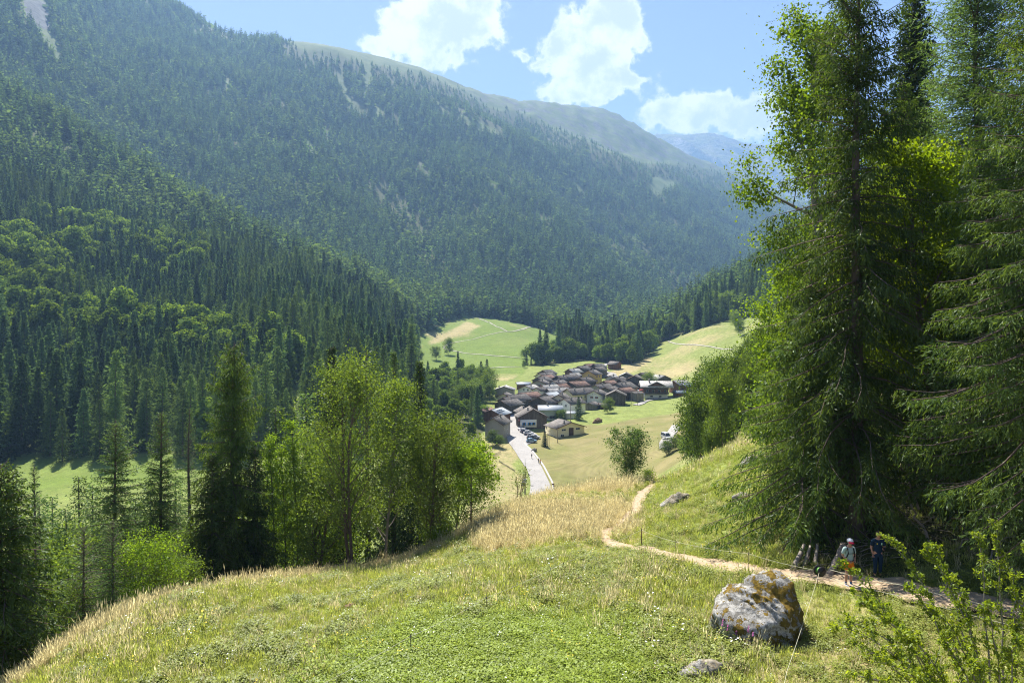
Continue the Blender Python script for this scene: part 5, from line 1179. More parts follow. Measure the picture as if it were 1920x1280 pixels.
for (a, d, t) in ((331,62,890),(251,58,930),(121,60,950),(95,66,930),(175,62,905),(285,66,880),(30,64,900),(150,70,890),(75,58,925),(520,64,760),(575,60,735),(690,70,655)):
    put('c', int(a), a, d, t, 'conifer on the steep bank behind the slope edge', 'conifers on the steep bank behind the slope edge', w=1.1, cat_='conifer')
for (a, d, t, lb) in ((1250,209,826,'low shrub at the lower end of the upper road, the left one'),(1261,211,820,'low shrub at the lower end of the upper road, the middle one'),(1272,209,815,'low shrub at the lower end of the upper road, the right one'),(1284,190,822,'shrub between the upper road and the crest of the slope')):
    put('b', int(a), a, d, t, lb, w=1.3, cat_='shrub')
put('c', 0, 1384, 118, 672, 'dark spruce in the thicket, left of the pair above the upper road', w=1.2)
put('c', 1, 1412, 125, 640, 'dark spruce in the thicket, right of the pair above the upper road', w=1.2)
put('c', 1, 1352, 112, 735, 'slim dark spruce at the left side of the thicket', w=1.2)
put('c', 0, 1440, 100, 640, 'dark spruce in the thicket beside the lower aspen', w=1.3)
put('c', 0, 1372, 98, 720, 'smaller dark spruce in the middle of the thicket', w=1.3)
for (a, d, t) in ((1380,560,585),(1432,560,560),(1388,520,600)): put('b', int(a), a, d, t, 'leafy tree on the skyline of the right-hand meadow', 'leafy trees on the skyline of the right-hand meadow')
# trees by the village and the stream
put('c', 0, 1085, 318, 742, 'round dark spruce standing alone below the white houses', w=1.15)
put('c', 1, 1021, 268, 806, 'small dark conical tree beside the parking place', w=1.2)
for (a, d, t, k) in ((902,452,676,'c'),(913,448,672,'c'),(893,455,692,'c'),(880,440,690,'b'),(850,470,690,'b'),(987,560,660,'c'),(996,556,668,'c'),(1008,560,672,'b'),(982,540,676,'b')):
    put(k, int(a), a, d, t, ('dark spruce' if k == 'c' else 'leafy tree')+' beside the stream behind the village', ('spruces' if k == 'c' else 'leafy trees')+' beside the stream behind the village')
for (a, d) in ((1052,640),(1060,630),(1068,640),(1076,625),(1086,630),(1094,640),(1100,625)): put('c', int(a), a, d, 604+(a % 7)*2, 'dark spruce of the clump at the corner of the bright meadow', 'spruces at the corner of the bright meadow', w=1.3)
for (a, d, t) in ((1168,560,640),(1180,556,625),(1190,560,634),(1199,566,640),(1160,575,648)): put('c', int(a), a, d, t, 'dark spruce of the clump above the upper village road', 'spruces above the upper village road', w=1.3)
for k_ in range(46):
    t_ = g_.random(); a = 985+t_*290+g_.normal(0, 6); d = np.interp(a, [985, 1060, 1130, 1280], [575, 640, 680, 790])+g_.uniform(-25, 70)
    zt = gz((a-960)/F*d, d); put('b', k_, a, d, HY-F*(zt+g_.uniform(7, 12))/d, 'light green leafy tree in the belt behind the village', 'leafy trees in the belt behind the village', w=1.1)
for k_ in range(26):
    a = g_.uniform(838, 935); d = np.interp(a, [838, 935], [350, 420])+g_.uniform(-40, 60)
    if a > 925: d = max(d, 415)
    zt = gz((a-960)/F*d, d); put('b', k_, a, d, HY-F*(zt+g_.uniform(8, 13))/d, 'dark green leafy tree of the riverside wood left of the village', 'leafy trees of the riverside wood', w=1.1)
for (a, d, t) in ((925,270,808),(935,268,815),(948,300,792),(1045,320,772),(1052,318,768),(1038,322,775),(1140,330,748),(1218,420,700)): put('b', int(a), a, d, t, 'small garden tree between the village houses', 'garden trees between the village houses', w=1.3)
for (a, d, t) in ((818,600,650),(840,640,636),(786,560,660)): put('b', int(a), a, d, t, 'lone leafy tree at the left border of the bright meadow', 'leafy trees at the left border of the bright meadow')

# ------------------------------------------------------------------ arching shrub in front (bottom right)
M['hawthorn'] = leafmat('hawthorn_leaves', (0.19, 0.28, 0.03), (0.27, 0.36, 0.05), 0.5, (1.7, 1.5, 0.4))
def arching_shrub():
    root = Vector(((1905-960)/F*11.5, 11.5, gz((1905-960)/F*11.5, 11.5)))
    r = empty('hawthorn_shrub', root, 0, 'bright leafed shrub with long arching branches in the bottom right corner', 'shrub')
    g = np.random.default_rng(501); wood = MB(); tipsB = []; bases = []; dirs = []
    tgt = [(1572,1052,12.2),(1600,1112,11.6),(1612,1128,11.2),(1588,1165,10.8),(1600,1205,10.3),(1640,1240,9.9),(1745,1018,12.4),(1738,1030,12.0),(1660,1010,12.3),(1868,988,12.2),(1835,1000,11.8),(1560,1172,10.4),(1700,1100,11.6),(1790,1090,11.2),(1680,1180,10.6),(1760,1200,10.3),(1850,1130,10.8),(1900,1080,11.2),(1820,1240,10.2),(1700,1262,9.9),(1905,1200,10.4),(1600,1265,9.6),(1755,1150,10.8),(1930,1020,11.6),(1640,1150,11.0)]
    P_ = []; D_ = []; LL = []
    def sub(p0, p1, sagz, rad, n=9):
        t = np.linspace(0, 1, n)[:, None]; pts = p0*(1-t)+p1*t; pts[:, 2] += (sagz*4*t*(1-t))[:, 0]; pts += g.normal(0, 0.02, pts.shape)*np.sin(t*3.14); wood.tube(pts, np.linspace(rad, 0.005, n), 5, caps=False); return pts
    for (a, b_, d) in tgt:
        tip = np.array([(a-960)/F*d, d, (HY-b_)/F*d])-np.array(root); st = np.array([g.normal(0, 0.12), g.normal(0, 0.12), -0.2])
        m = sub(st, tip, 0.75+0.3*g.random(), 0.024, 14); n = len(m)
        for k in range(4, n):
            for q in range(2):
                u = m[k]-m[k-1]; L = np.linalg.norm(u); u = u/L
                sd_ = unit(np.cross(u, g.normal(0, 1, 3))); ln = (0.12+0.17*g.random())*(1.2-0.6*k/n)
                e = m[k-1]+(m[k]-m[k-1])*g.random(); s2 = sub(e, e+unit(u*0.8+sd_*0.8+np.array([0, 0, .15]))*ln, 0.03, 0.007, 5)
                for j in range(5): P_.append(s2[j]); D_.append(unit(s2[-1]-s2[0])); LL.append(0)
            P_.append(m[k]); D_.append(u); LL.append(1)
    P_ = np.array(P_); D_ = np.array(D_); per = 9; i = np.repeat(np.arange(len(P_)), per); n = len(i)
    b = P_[i]+g.normal(0, 0.018, (n, 3)); dd_ = unit(D_[i]*0.4+g.normal(0, 0.8, (n, 3))+np.array([0, 0, 0.25])); sd_ = unit(np.cross(dd_, g.normal(0, 0.5, (n, 3))+np.array([0, 0, 1]))); nr = np.cross(sd_, dd_)
    V, Q = kites(b, dd_, sd_, 0.052*np.exp(g.normal(0, .3, n)), 0.034*np.exp(g.normal(0, .2, n)), bend=nr)
    wood.build('branches', M['bark_pale'], r, smooth=True); obj('crown', npmesh('crown', V, Q, M['hawthorn']), r)
arching_shrub()

# ------------------------------------------------------------------ meadow plants
def tuft(seed, n, h, w, lean, spread, leafy=False, head=False):
    g = np.random.default_rng(seed); V = []; Q = []; k = 0
    for i in range(n):
        a = g.uniform(0, 6.28); r = spread*math.sqrt(g.random()); b = np.array([r*math.cos(a), r*math.sin(a), -0.02]); a2 = g.uniform(0, 6.28); l = lean*g.uniform(0.3, 1.3); hh = h*g.uniform(0.55, 1.15)
        d = np.array([math.cos(a2), math.sin(a2), 0]); s = np.array([-math.sin(a2), math.cos(a2), 0])*w*0.5
        if leafy:
            z = hh*g.uniform(0.2, 1.0); c = b+np.array([0, 0, z])+d*g.uniform(0, .1); tip = c+d*w*1.6+np.array([0, 0, w*g.uniform(-.5, .7)]); m = (c+tip)/2+np.array([0, 0, w*0.2])
            V += [c, m-s, tip, m+s]; Q.append([k, k+1, k+2, k+3]); k += 4
        else:
            m = b+np.array([0, 0, hh*0.55])+d*l*hh*0.25; t = b+np.array([0, 0, hh])+d*l*hh*0.8
            V += [b-s*0.8, b+s*0.8, m+s, m-s, t]; Q.append([k, k+1, k+2, k+3]); Q.append([k+3, k+2, k+4, k+4]); k += 5
            if head and g.random() < 0.7:
                u = unit(t-m); V += [t-u*0.02, t+u*0.05-s*1.6, t+u*0.14, t+u*0.05+s*1.6]; Q.append([k, k+1, k+2, k+3]); k += 4
    V = np.array(V); Q = np.array(Q); tri = Q[:, 2] == Q[:, 3]
    return V, [Q[~tri], Q[tri][:, :3]] if tri.any() else [Q]
M['drygrass'] = leafmat('dry_grass', (0.50, 0.45, 0.26), (0.64, 0.57, 0.37), 0.5, (1.25, 1.2, 1.0), scale=2, gloss=0.015, rnd=0.25)
M['midgrass'] = leafmat('summer_grass', (0.32, 0.37, 0.09), (0.47, 0.48, 0.16), 0.4, (1.25, 1.25, 0.7), scale=2, gloss=0.015, rnd=0.3)
M['lushgrass'] = leafmat('lush_leaves', (0.20, 0.27, 0.03), (0.30, 0.36, 0.055), 0.4, (1.6, 1.5, 0.4), scale=2, gloss=0.015, rnd=0.25)
M['herb'] = leafmat('meadow_herbs', (0.17, 0.21, 0.04), (0.30, 0.33, 0.075), 0.35, (1.5, 1.4, 0.5), scale=2, gloss=0.015, rnd=0.3)
M['yellowflower'] = simple('yellow_petals', (0.75, 0.55, 0.05), .7); M['whiteflower'] = simple('white_petals', (0.8, 0.8, 0.75), .7)
TUFTS = [(tuft(1, 20, .44, .012, .35, .14, head=True), 'drygrass'), (tuft(2, 18, .36, .012, .5, .14, head=True), 'drygrass'), (tuft(3, 26, .14, .014, .6, .14), 'midgrass'), (tuft(4, 26, .20, .013, .5, .15, head=True), 'midgrass'),
         (tuft(5, 70, .15, .036, .5, .20, leafy=True), 'lushgrass'), (tuft(6, 60, .20, .034, .5, .18, leafy=True), 'lushgrass'), (tuft(7, 50, .24, .040, .5, .16, leafy=True), 'herb'), (tuft(8, 44, .15, .035, .5, .18, leafy=True), 'herb')]
def near_path(px, py, x, y):
    m = np.zeros(len(px), bool)
    for nm in ('footpath', 'hillside_footpath'):
        co = np.array([v.co for v in bpy.data.meshes[nm].vertices]).reshape(-1, 5, 3); c = co[:, 2, :2]; w = np.linalg.norm(co[:, 0, :2]-co[:, 4, :2], axis=1)/2
        for s in range(0, len(c), 1): m |= ((x-c[s, 0])**2+(y-c[s, 1])**2) < (w[s]*0.85)**2
    return m
def meadow():
    g = np.random.default_rng(9); Xs = []; Ys = []
    for d0, d1, dens in ((13, 22, 85), (22, 34, 60), (34, 48, 32), (48, 80, 13), (80, 100, 3)):
        x0 = (-120-960)/F*d1; x1 = (2040-960)/F*d1; n = int((x1-x0)*(d1-d0)*dens); x = g.uniform(x0, x1, n); y = g.uniform(d0, d1, n); px = 960+F*x/y
        k = (px > -120) & (px < 2040); Xs.append(x[k]); Ys.append(y[k])
    x = np.concatenate(Xs); y = np.concatenate(Ys); px = 960+F*x/y; z = ground_z(x, y); py = HY-F*z/y
    k = (py < 1310) & ~near_path(px, py, x, y)
    crest = np.interp(px, _cols, _D[:, 5]); k &= ~((px < 980) & (y > crest+6) & (y < 110)) | (g.random(len(x)) < 0.12)
    wood = (px > 1490) & (y > 27); k &= ~wood | (g.random(len(x)) < 0.12)
    k &= ~((px > 1450) & (y < 27)) | (g.random(len(x)) < 0.55)
    x, y, z, px, py = x[k], y[k], z[k], px[k], py[k]; crest = crest[k]; n = len(x)
    n1 = fbm(x/1.1, y/1.1, 4, 33)+g.normal(0, 0.10, n); n2 = fbm(x/7, y/7, 3, 37)
    dryw = np.clip((y/crest-0.90)/0.10, 0, 1)*(px < 1230); dryw = np.maximum(dryw, np.clip((px-860)/60, 0, 1)*np.clip((1225-px)/60, 0, 1)*np.clip((y-33)/9, 0, 1)*0.85); dryw = dryw*1.1+n2*0.7-.1
    lush = np.clip((px-420)/350, 0, 1)*np.clip((1400-px)/300, 0, 1)*np.clip((25.0+5*n2-y)/6, 0, 1)
    kind = np.full(n, 2); r = g.random(n)
    kind = np.where(r < 0.35, 3, kind); kind = np.where(n1 > 0.16, 7, kind); kind = np.where(n1 > 0.27, 6, kind)
    kind = np.where(r > 0.95, 1, kind)
    kind = np.where((px > 1000) & (py > 1045) & (n1 > -0.1) & (r < .6), 6, kind)
    kind = np.where(dryw > g.uniform(0.25, 0.8, n), np.where(r < 0.6, 0, 1), kind)
    kind = np.where(lush > g.uniform(0.2, 0.8, n), np.where(r < 0.6, 4, 5), kind)
    s = np.exp(g.normal(0, 0.25, n))*np.where(y > 40, 1.15, 1.0)*np.where(y > 60, 1.3, 1.0); s = np.where((px > 1450) & (y < 28), s*0.8, s)
    s = np.where(kind <= 3, s*(0.85+n2*0.5), s)
    rot = np.stack([g.normal(0, .12, n), g.normal(0, .12, n), g.uniform(0, 6.28, n)], -1)
    protos = [(npmesh('tuft', v, q), M[m_]) for (v, q), m_ in TUFTS]
    for nm, sel, lb in (('meadow_grass', kind <= 3, 'summer grass and dry seed heads on the near slope'), ('meadow_herbs', kind > 3, 'leafy green herbs in the near meadow')):
        scatter(nm, np.stack([x, y, z], -1)[sel], s[sel], rot[sel], kind[sel] if nm == 'meadow_grass' else kind[sel]-4, protos[:4] if nm == 'meadow_grass' else protos[4:], lb)
    q = g.random(n) < 0.02; q &= (kind != 4) | (g.random(n) < .3); k2 = g.integers(0, 2, n)
    def bloom(m_):
        V, Q = kites(np.array([[.02, 0, .26], [-.06, .05, .22], [.05, -.07, .3], [-.02, -.08, .2]]), unit(np.array([[1, 0, .3], [-.6, .8, .2], [.3, -1, .3], [0, 1, .5]])), unit(np.array([[0, 1, .1], [.8, .6, 0], [1, .3, 0], [1, 0, 0]])), .045, .04); return npmesh('blossom', V, Q, M[m_])
    scatter('meadow_flowers', np.stack([x, y, z], -1)[q], s[q], rot[q], k2[q], [(bloom('yellowflower'), None), (bloom('whiteflower'), None)], 'small yellow and white blossoms in the near meadow')
    print('tufts', n)
meadow()
# ------------------------------------------------------------------ boulders and stones
def rockmat(name, moss, mosscol=((0.11, 0.07, 0.014), (0.24, 0.165, 0.03)), scale=2.2):
    m, nb, out = newmat(name); tc = nb.new('ShaderNodeTexCoord').outputs['Object']; geo = nb.new('ShaderNodeNewGeometry')
    big = nb.noise(tc, 1.1*scale/2.2, 6, 0.65, 0.4); fine = nb.noise(tc, 9*scale/2.2, 6, 0.7); sp = nb.noise(tc, 5.0*scale/2.2, 7, 0.72, 0.6)
    rock = nb.mix(nb.smooth(sp, 0.40, 0.60), (0.175, 0.165, 0.14), (0.47, 0.455, 0.41)); rock = nb.mul(rock, nb.math('MULTIPLY_ADD', fine, 0.7, 0.65))
    lich = nb.smooth(nb.noise(tc, 6.5*scale/2.2, 5, 0.75, 0.3), 0.55, 0.62); rock = nb.mix(nb.math('MULTIPLY', lich, 0.45), rock, (0.48, 0.47, 0.44))
    at_ = nb.new('ShaderNodeAttribute', attribute_name='moss')
    mv = nb.math('ADD', at_.outputs['Fac'], nb.math('MULTIPLY', nb.math('SUBTRACT', sp, 0.5), 3.0)); mk = nb.smooth(mv, 0.46, 0.54)
    mc = nb.mix(nb.smooth(fine, 0.35, 0.65), *mosscol); sz = nb.new('ShaderNodeSeparateXYZ'); nb.l.new(geo.outputs['Normal'], sz.inputs[0])
    mc = nb.mix(nb.smooth(nb.math('ADD', sz.outputs[2], nb.math('MULTIPLY', big, 0.4)), 0.35, 0.9), nb.mix(fine, (0.07, 0.055, 0.012), (0.16, 0.12, 0.03)), mc)
    c = nb.mix(nb.math('MULTIPLY', mk, moss), rock, mc)
    h = nb.math('ADD', nb.math('MULTIPLY', sp, 0.6), nb.math('ADD', nb.math('MULTIPLY', mk, 0.5), nb.math('MULTIPLY', fine, 0.35)))
    principled(nb, out, c, 0.95, 0.1, bump=h, bstr=1.0, bdist=0.05); return m
M['boulder'] = rockmat('mossy_boulder', 1.0); M['rock'] = rockmat('pale_rock', 0.45, scale=3.0); M['brownrock'] = simple('brown_rock', (0.20, 0.135, 0.08), 0.95, 0.1, 0.4, 1.5, bump=0.6)
def sphere_dirs(sub):
    bm = bmesh.new(); bmesh.ops.create_icosphere(bm, subdivisions=sub, radius=1); V = np.array([v.co[:] for v in bm.verts]); Fc = np.array([[v.index for v in f.verts] for f in bm.faces]); bm.free(); return V, Fc
SPH5 = sphere_dirs(6); SPH4 = sphere_dirs(4); SPH3 = sphere_dirs(3)
def rock(name, pts, mat, seed, sph, rough=0.07, soft=26, c=None):
    pts = np.array(pts, float); c = pts.mean(0) if c is None else np.array(c)
    bm = bmesh.new(); [bm.verts.new(p) for p in pts]; bmesh.ops.convex_hull(bm, input=bm.verts); bm.normal_update()
    N_ = []; D_ = []
    for f in bm.faces:
        n = np.array(f.normal); d = n @ (np.array(f.verts[0].co)-c)
        if d < 0: n, d = -n, -d
        if f.calc_area() > 1e-6: N_.append(n); D_.append(d)
    bm.free(); U, Fc = sph; k = (U @ np.array(N_).T)/np.array(D_)[None]
    k = np.maximum(k, 1e-3); r = 1/((k**soft).sum(1)**(1/soft)); P_ = U*r[:, None]
    q = P_*1.0; n3 = lambda s, sd_: (fbm(q[:, 0]*s+q[:, 2]*s*0.7, q[:, 1]*s-q[:, 2]*s*0.6, 4, sd_)+fbm(q[:, 2]*s+3, q[:, 0]*s*0.8+q[:, 1]*s*0.5, 4, sd_+9))
    S = np.abs(pts-c).max()
    ridge = np.abs(n3(2.2/S, seed+3)); disp = rough*S*(n3(1.6/S, seed)+0.5*n3(5/S, seed+1)+0.22*n3(16/S, seed+2)-0.9*np.clip(0.12-ridge, 0, 1)); P_ = P_+U*disp[:, None]+c
    me = npmesh(name, P_, Fc, mat, smooth=True)
    mo = 0.43+0.16*U[:, 2]+0.20*(P_[:, 0]-c[0])/S+0.4*n3(3.4/S, seed+5)+0.5*n3(11/S, seed+6)
    a = me.attributes.new('moss', 'FLOAT', 'POINT'); a.data.foreach_set('value', mo.astype(np.float32)); return me
BP = [(-1.0,-.55,-.5),(-.35,-1.05,-.5),(.7,-.95,-.5),(1.35,-.2,-.5),(-1.42,-.05,.72),(-1.18,-.62,.55),(-.25,-1.0,.62),(.65,-.85,.85),(1.28,-.35,.95),(-.32,.45,1.62),(.05,.35,1.78),(.55,.15,1.82),(.95,.55,1.95),(1.02,.05,1.72),(1.45,1.0,-.5),(-1.2,1.0,-.5),(-.8,1.1,.9),(1.35,.9,1.1)]
_p = at(1422, 20.9, 0.05)
tag(obj('boulder', rock('boulder', BP, M['boulder'], 21, SPH5, rough=0.11, soft=36), None, _p), 'large grey boulder covered in ochre and dark moss below the footpath', 'boulder')
def stone(px, py, w, h, dp, label, seed, mat='rock', d0=12, name='rock', cat_='rock', tilt=0.25, d1=400):
    d = hit(px, py, d0, d1); g = np.random.default_rng(seed); p = [(w/2*math.cos(a)*g.uniform(.8, 1.1), dp/2*math.sin(a)*g.uniform(.8, 1.1), z*h+(math.cos(a)*tilt*h*(z > 0))) for z in (-.4, .55) for a in np.arange(7)*.9] + [(w*.1*math.cos(a), dp*.12*math.sin(a), h*(1+tilt*.3*math.cos(a))) for a in (0, 2, 4)]
    o = obj(name, rock(name, p, M[mat], seed, SPH4 if w > 1 else SPH3, rough=0.14), None, at(px, d)); tag(o, label, cat_); return o
stone(1267, 948, 2.1, .85, 1.2, 'pale pitted outcrop beside the bend of the footpath', 31, tilt=.5)
stone(1408, 872, 1.6, .8, 1.0, 'pale rock high on the slope left of the drooping spruce branches', 32)
stone(1392, 934, 1.3, .35, .6, 'flat grey rock under the tips of the drooping spruce branches', 33)
stone(1310, 1268, 1.3, .45, .8, 'rusty lichened rock in the grass at the bottom edge of the photo', 34)
stone(431, 1100, .5, .28, .4, 'small white stone on the crest below the dark spruce', 35)
stone(656, 1140, .5, .2, .35, 'small orange-brown stone in the open meadow', 36, 'brownrock')
stone(1120, 792, 4.6, 2.0, 3.0, 'brown crag in the meadow between the village and the mown field', 37, 'brownrock', 230, 'crag', 'rock')
stone(1477, 800, 3.0, 1.2, 1.5, 'rusty brown rock half hidden by grass at the top of the slope', 38, 'brownrock', 50)
stone(1001, 846, 2.6, 1.4, 1.4, 'grey rock at the edge of the mown field above the road', 39, 'rock', 200)
# ------------------------------------------------------------------ logs and fallen branches under the spruces
def limb(name, label, cat_, a, b, r0, r1, mat='deadwood', k=8, wob=0.04, parts=0):
    a = np.array(a); b = np.array(b); t = np.linspace(0, 1, 9)[:, None]; g = np.random.default_rng(int(abs(a[0])*100+abs(b[1])*37)); L = np.linalg.norm(b-a)
    pts = a*(1-t)+b*t+g.normal(0, wob*L*0.25, (9, 3))*np.sin(t*3.1); mb = MB(); mb.tube(pts-a, np.linspace(r0, r1, 9), k)
    for q in range(parts):
        s = pts[3+q % 5]-a; u = unit(g.normal(0, 1, 3)+np.array([0, 0, .5])); mb.tube([s, s+u*L*.12, s+u*L*.22+np.array([0, 0, -.03*L])], [r1*.9, r1*.6, r1*.3], 4)
    return tag(mb.build(name, M[mat], None, tuple(a), True), label, cat_)
def S3(px, py, d): return ((px-960)/F*d, d, (HY-py)/F*d)
M['birch'] = simple('pale_birch_bark', (0.30, 0.26, 0.22), 0.85, 0.1, 0.45, 8.0, bump=0.3)
def onp(px, d, dz): v = at(px, d, dz); return (v.x, v.y, v.z)
limb('log', 'pale gnarled stump root leaning left behind the boulder', 'log', onp(1487, 27.2, .0), onp(1508, 28.2, .6), .12, .06, 'birch')
limb('log', 'middle one of the pale stump roots behind the boulder', 'log', onp(1508, 27.5, -.05), onp(1519, 28.2, .5), .09, .05, 'birch')
limb('log', 'right hand pale stump root nearest the wire reel', 'log', onp(1528, 27.6, -.05), onp(1533, 28.3, .5), .09, .05, 'birch')
limb('log', 'cut log leaning between the wire reel and the hiker in the white cap', 'log', onp(1556, 26.4, .02), onp(1581, 27.6, .72), .12, .10, 'deadwood')
for k_, (a, d, h, a2, d2, h2, r, lb) in enumerate([(1745,27,.1,1700,28.5,1.7,.07,'fallen grey branch rising behind the hiker in the dark shirt'),(1722,28.5,.9,1688,30,2.3,.06,'broken pale limb propped above the hiker in the dark shirt'),(1790,26.5,.05,1862,27.5,.5,.03,'thin fallen branch on the bank beside the path'),(1850,25.5,.02,1905,26,.9,.025,'curved bare twig at the right edge under the spruce'),(1650,28.5,.05,1760,28.2,.55,.03,'long thin fallen branch lying across the shaded bank'),(1780,29,.2,1745,30,1.9,.05,'dead branch stub standing in the shade left of the right-hand spruce'),(1860,27.5,.05,1800,28.5,1.2,.04,'bleached dead branch leaning at the foot of the right-hand spruce'),(1815,24.4,.02,1770,25.4,.12,.03,'thin bare stick on the edge of the path')]):
    limb('fallen_branch', lb, 'branch', onp(a, d, h), onp(a2, d2, h2), r, r*.35, 'deadwood', 6, .12, 3)
# roots on the bank
def litter():
    g = np.random.default_rng(12); n = 900; px = g.uniform(1480, 2020, n); d = g.uniform(26.5, 40, n); x = (px-960)/F*d; z = ground_z(x, d); mb = MB()
    tw = MB(); tw.tube([(-.3, 0, .02), (0, .02, .035), (.3, -.02, .01)], [.008, .01, .004], 4); tw2 = MB(); tw2.tube([(-.45, 0, .02), (0, .06, .06), (.4, -.02, .02)], [.012, .014, .005], 4)
    scatter('twig_litter', np.stack([x, d, z], -1), g.uniform(.5, 1.6, n), np.stack([g.normal(0, .2, n), g.normal(0, .2, n), g.uniform(0, 6.28, n)], -1), g.integers(0, 2, n), [(tw.mesh('twig', M['deadwood']), None), (tw2.mesh('twig', M['deadwood']), None)], 'dead twigs scattered on the shaded bank')
litter()
# ------------------------------------------------------------------ electric fence
M['wire'] = simple('cream_polywire', (0.55, 0.53, 0.38), 0.6, 0.3, 0.1); M['iron'] = simple('dark_iron', (0.035, 0.03, 0.028), 0.6, 0.4); M['postwood'] = simple('brown_post_wood', (0.17, 0.11, 0.07), 0.9, 0.1, .3, 6)
FP_ = []
def fpost(px, d, h, label, wood=False, lean=0.0):
    p = at(px, d); r = empty('fence_post', p, 0, label, 'fence post'); b = MB()
    b.tube([(0, 0, -.25), (0, 0, h*.5), (lean, 0, h)], [.03, .028, .024] if wood else [.012, .011, .008], 7); b.build('stake', M['postwood' if wood else 'iron'], r)
    c = MB(); c.tube([(lean-.03, -.02, h-.08), (lean+.03, -.02, h-.08)], .022, 6); c.build('insulator', M['iron'], r); return (p.x+lean, p.y, p.z+h-.08)
w1 = fpost(1203, 35.5, .95, 'wooden fence post where the footpath leaves the dry grass', True)
w2 = fpost(1266, 31.6, .85, 'thin iron fence stake between the wooden post and the boulder', lean=.04)
w3 = fpost(1403, 27.8, .85, 'thin iron fence stake just above the top of the boulder')
def dd_of(px, py, h): return hit(px, py, 12, 90, h)
lw = []
for k_, (a, b_, lb) in enumerate(((1056,1050,'thin fence stake on the grassy brow left of the wooden post'),(912,1114,'thin fence stake halfway down the left run of wire'),(770,1186,'thin fence stake in the lush meadow at the bottom'))):
    lw.append(fpost(a, dd_of(a, b_+4, .5), .55, lb))
def wire(pts, label, sag=.06, r=.0055):
    P_ = []; 
    for a, b_ in zip(pts[:-1], pts[1:]):
        a = np.array(a); b_ = np.array(b_)
        for t in np.linspace(0, 1, 10, endpoint=False): P_.append(a*(1-t)+b_*t-np.array([0, 0, sag*4*t*(1-t)]))
    P_.append(np.array(pts[-1])); P_ = np.array(P_); mb = MB(); mb.tube(P_-P_[0], r, 5); tag(mb.build('fence_wire', M['wire'], None, tuple(P_[0])), label, 'fence wire')
reel = at(1537, 25.2, .62)
wire([w1]+lw+[onp(500, 16.3, .45)], 'cream fence wire running down the meadow to the bottom edge')
wire([w1, w2, w3, tuple(reel)], 'cream fence wire from the wooden post past the boulder to the reel')
wire([tuple(reel), onp(1475, 17.2, .5), onp(1450, 14.5, .4)], 'fence wire dropping from the reel past the right side of the boulder')
wire([onp(1556, 25.8, .45), onp(1700, 23.2, .55), onp(1940, 20.8, .55)], 'upper of the two fence wires along the right part of the path', .04, .008)
wire([onp(1556, 25.4, .25), onp(1700, 22.8, .3), onp(1940, 20.3, .28)], 'lower of the two fence wires along the right part of the path', .03, .007)
def wire_reel():
    r = empty('wire_reel', at(1537, 25.2), 0.3, 'black wire reel with green winding on a stake by the boulder', 'wire reel')
    s = MB(); s.tube([(0, .1, -.2), (0, .1, .9)], .014, 6); s.build('stake', M['iron'], r)
    fl = MB()
    for y in (-.10, .10):
        fl.tube([(0, y-.008, .62), (0, y+.008, .62)], .19, 20)
    fl.build('flange', M['iron'], r); dr = MB(); dr.tube([(0, -.09, .62), (0, .09, .62)], .12, 16); dr.build('winding', simple('green_winding', (.12, .3, .05), .6), r)
    h = MB(); h.tube([(0, -.12, .62), (.12, -.12, .7), (.12, -.2, .7)], .012, 5); h.build('crank', M['iron'], r)
wire_reel()
# fireweed in front of the boulder
M['stem'] = simple('green_stem', (0.10, 0.16, 0.04), .8); M['petal'] = simple('magenta_petals', (0.55, 0.12, 0.40), .7)
def fireweed(px, py, h, lb):
    p = at(px, hit(px, py, 12, 60)); r = empty('fireweed', p, 0, lb, 'wildflower'); g = np.random.default_rng(int(px)); s = MB(); s.tube([(0, 0, 0), (.02, 0, h*.5), (.05, .0, h)], [.008, .006, .003], 5); s.build('stem', M['stem'], r)
    n = 26; z = g.uniform(.1*h, .68*h, n); a = g.uniform(0, 6.28, n); d = np.stack([np.cos(a), np.sin(a), np.full(n, .35)], -1); V, Q = kites(np.stack([.05*z/h, 0*z, z], -1), unit(d), unit(np.cross(d, [0, 0, 1])), .13, .03); obj('leaf', npmesh('leaf', V, Q, M['herb']), r)['kind'] = 'stuff'
    n = 22; z = g.uniform(.7*h, 1.0*h, n); a = g.uniform(0, 6.28, n); d = np.stack([np.cos(a), np.sin(a), np.full(n, .2)], -1); V, Q = kites(np.stack([.05*z/h, 0*z, z], -1), unit(d), unit(np.cross(d, [0, 0, 1])), .045*(1.5-z/h), .035); obj('blossom', npmesh('blossom', V, Q, M['petal']), r)
for a, b_, h, lb in ((1352,1206,.75,'leftmost fireweed with pink spike before the boulder'),(1362,1208,.6,'short fireweed second from the left before the boulder'),(1401,1214,.65,'fireweed before the middle of the boulder'),(1409,1216,.5,'short fireweed right of the middle of the boulder'),(1378,1212,.5,'small fireweed between the pairs before the boulder')): fireweed(a, b_, h, lb)

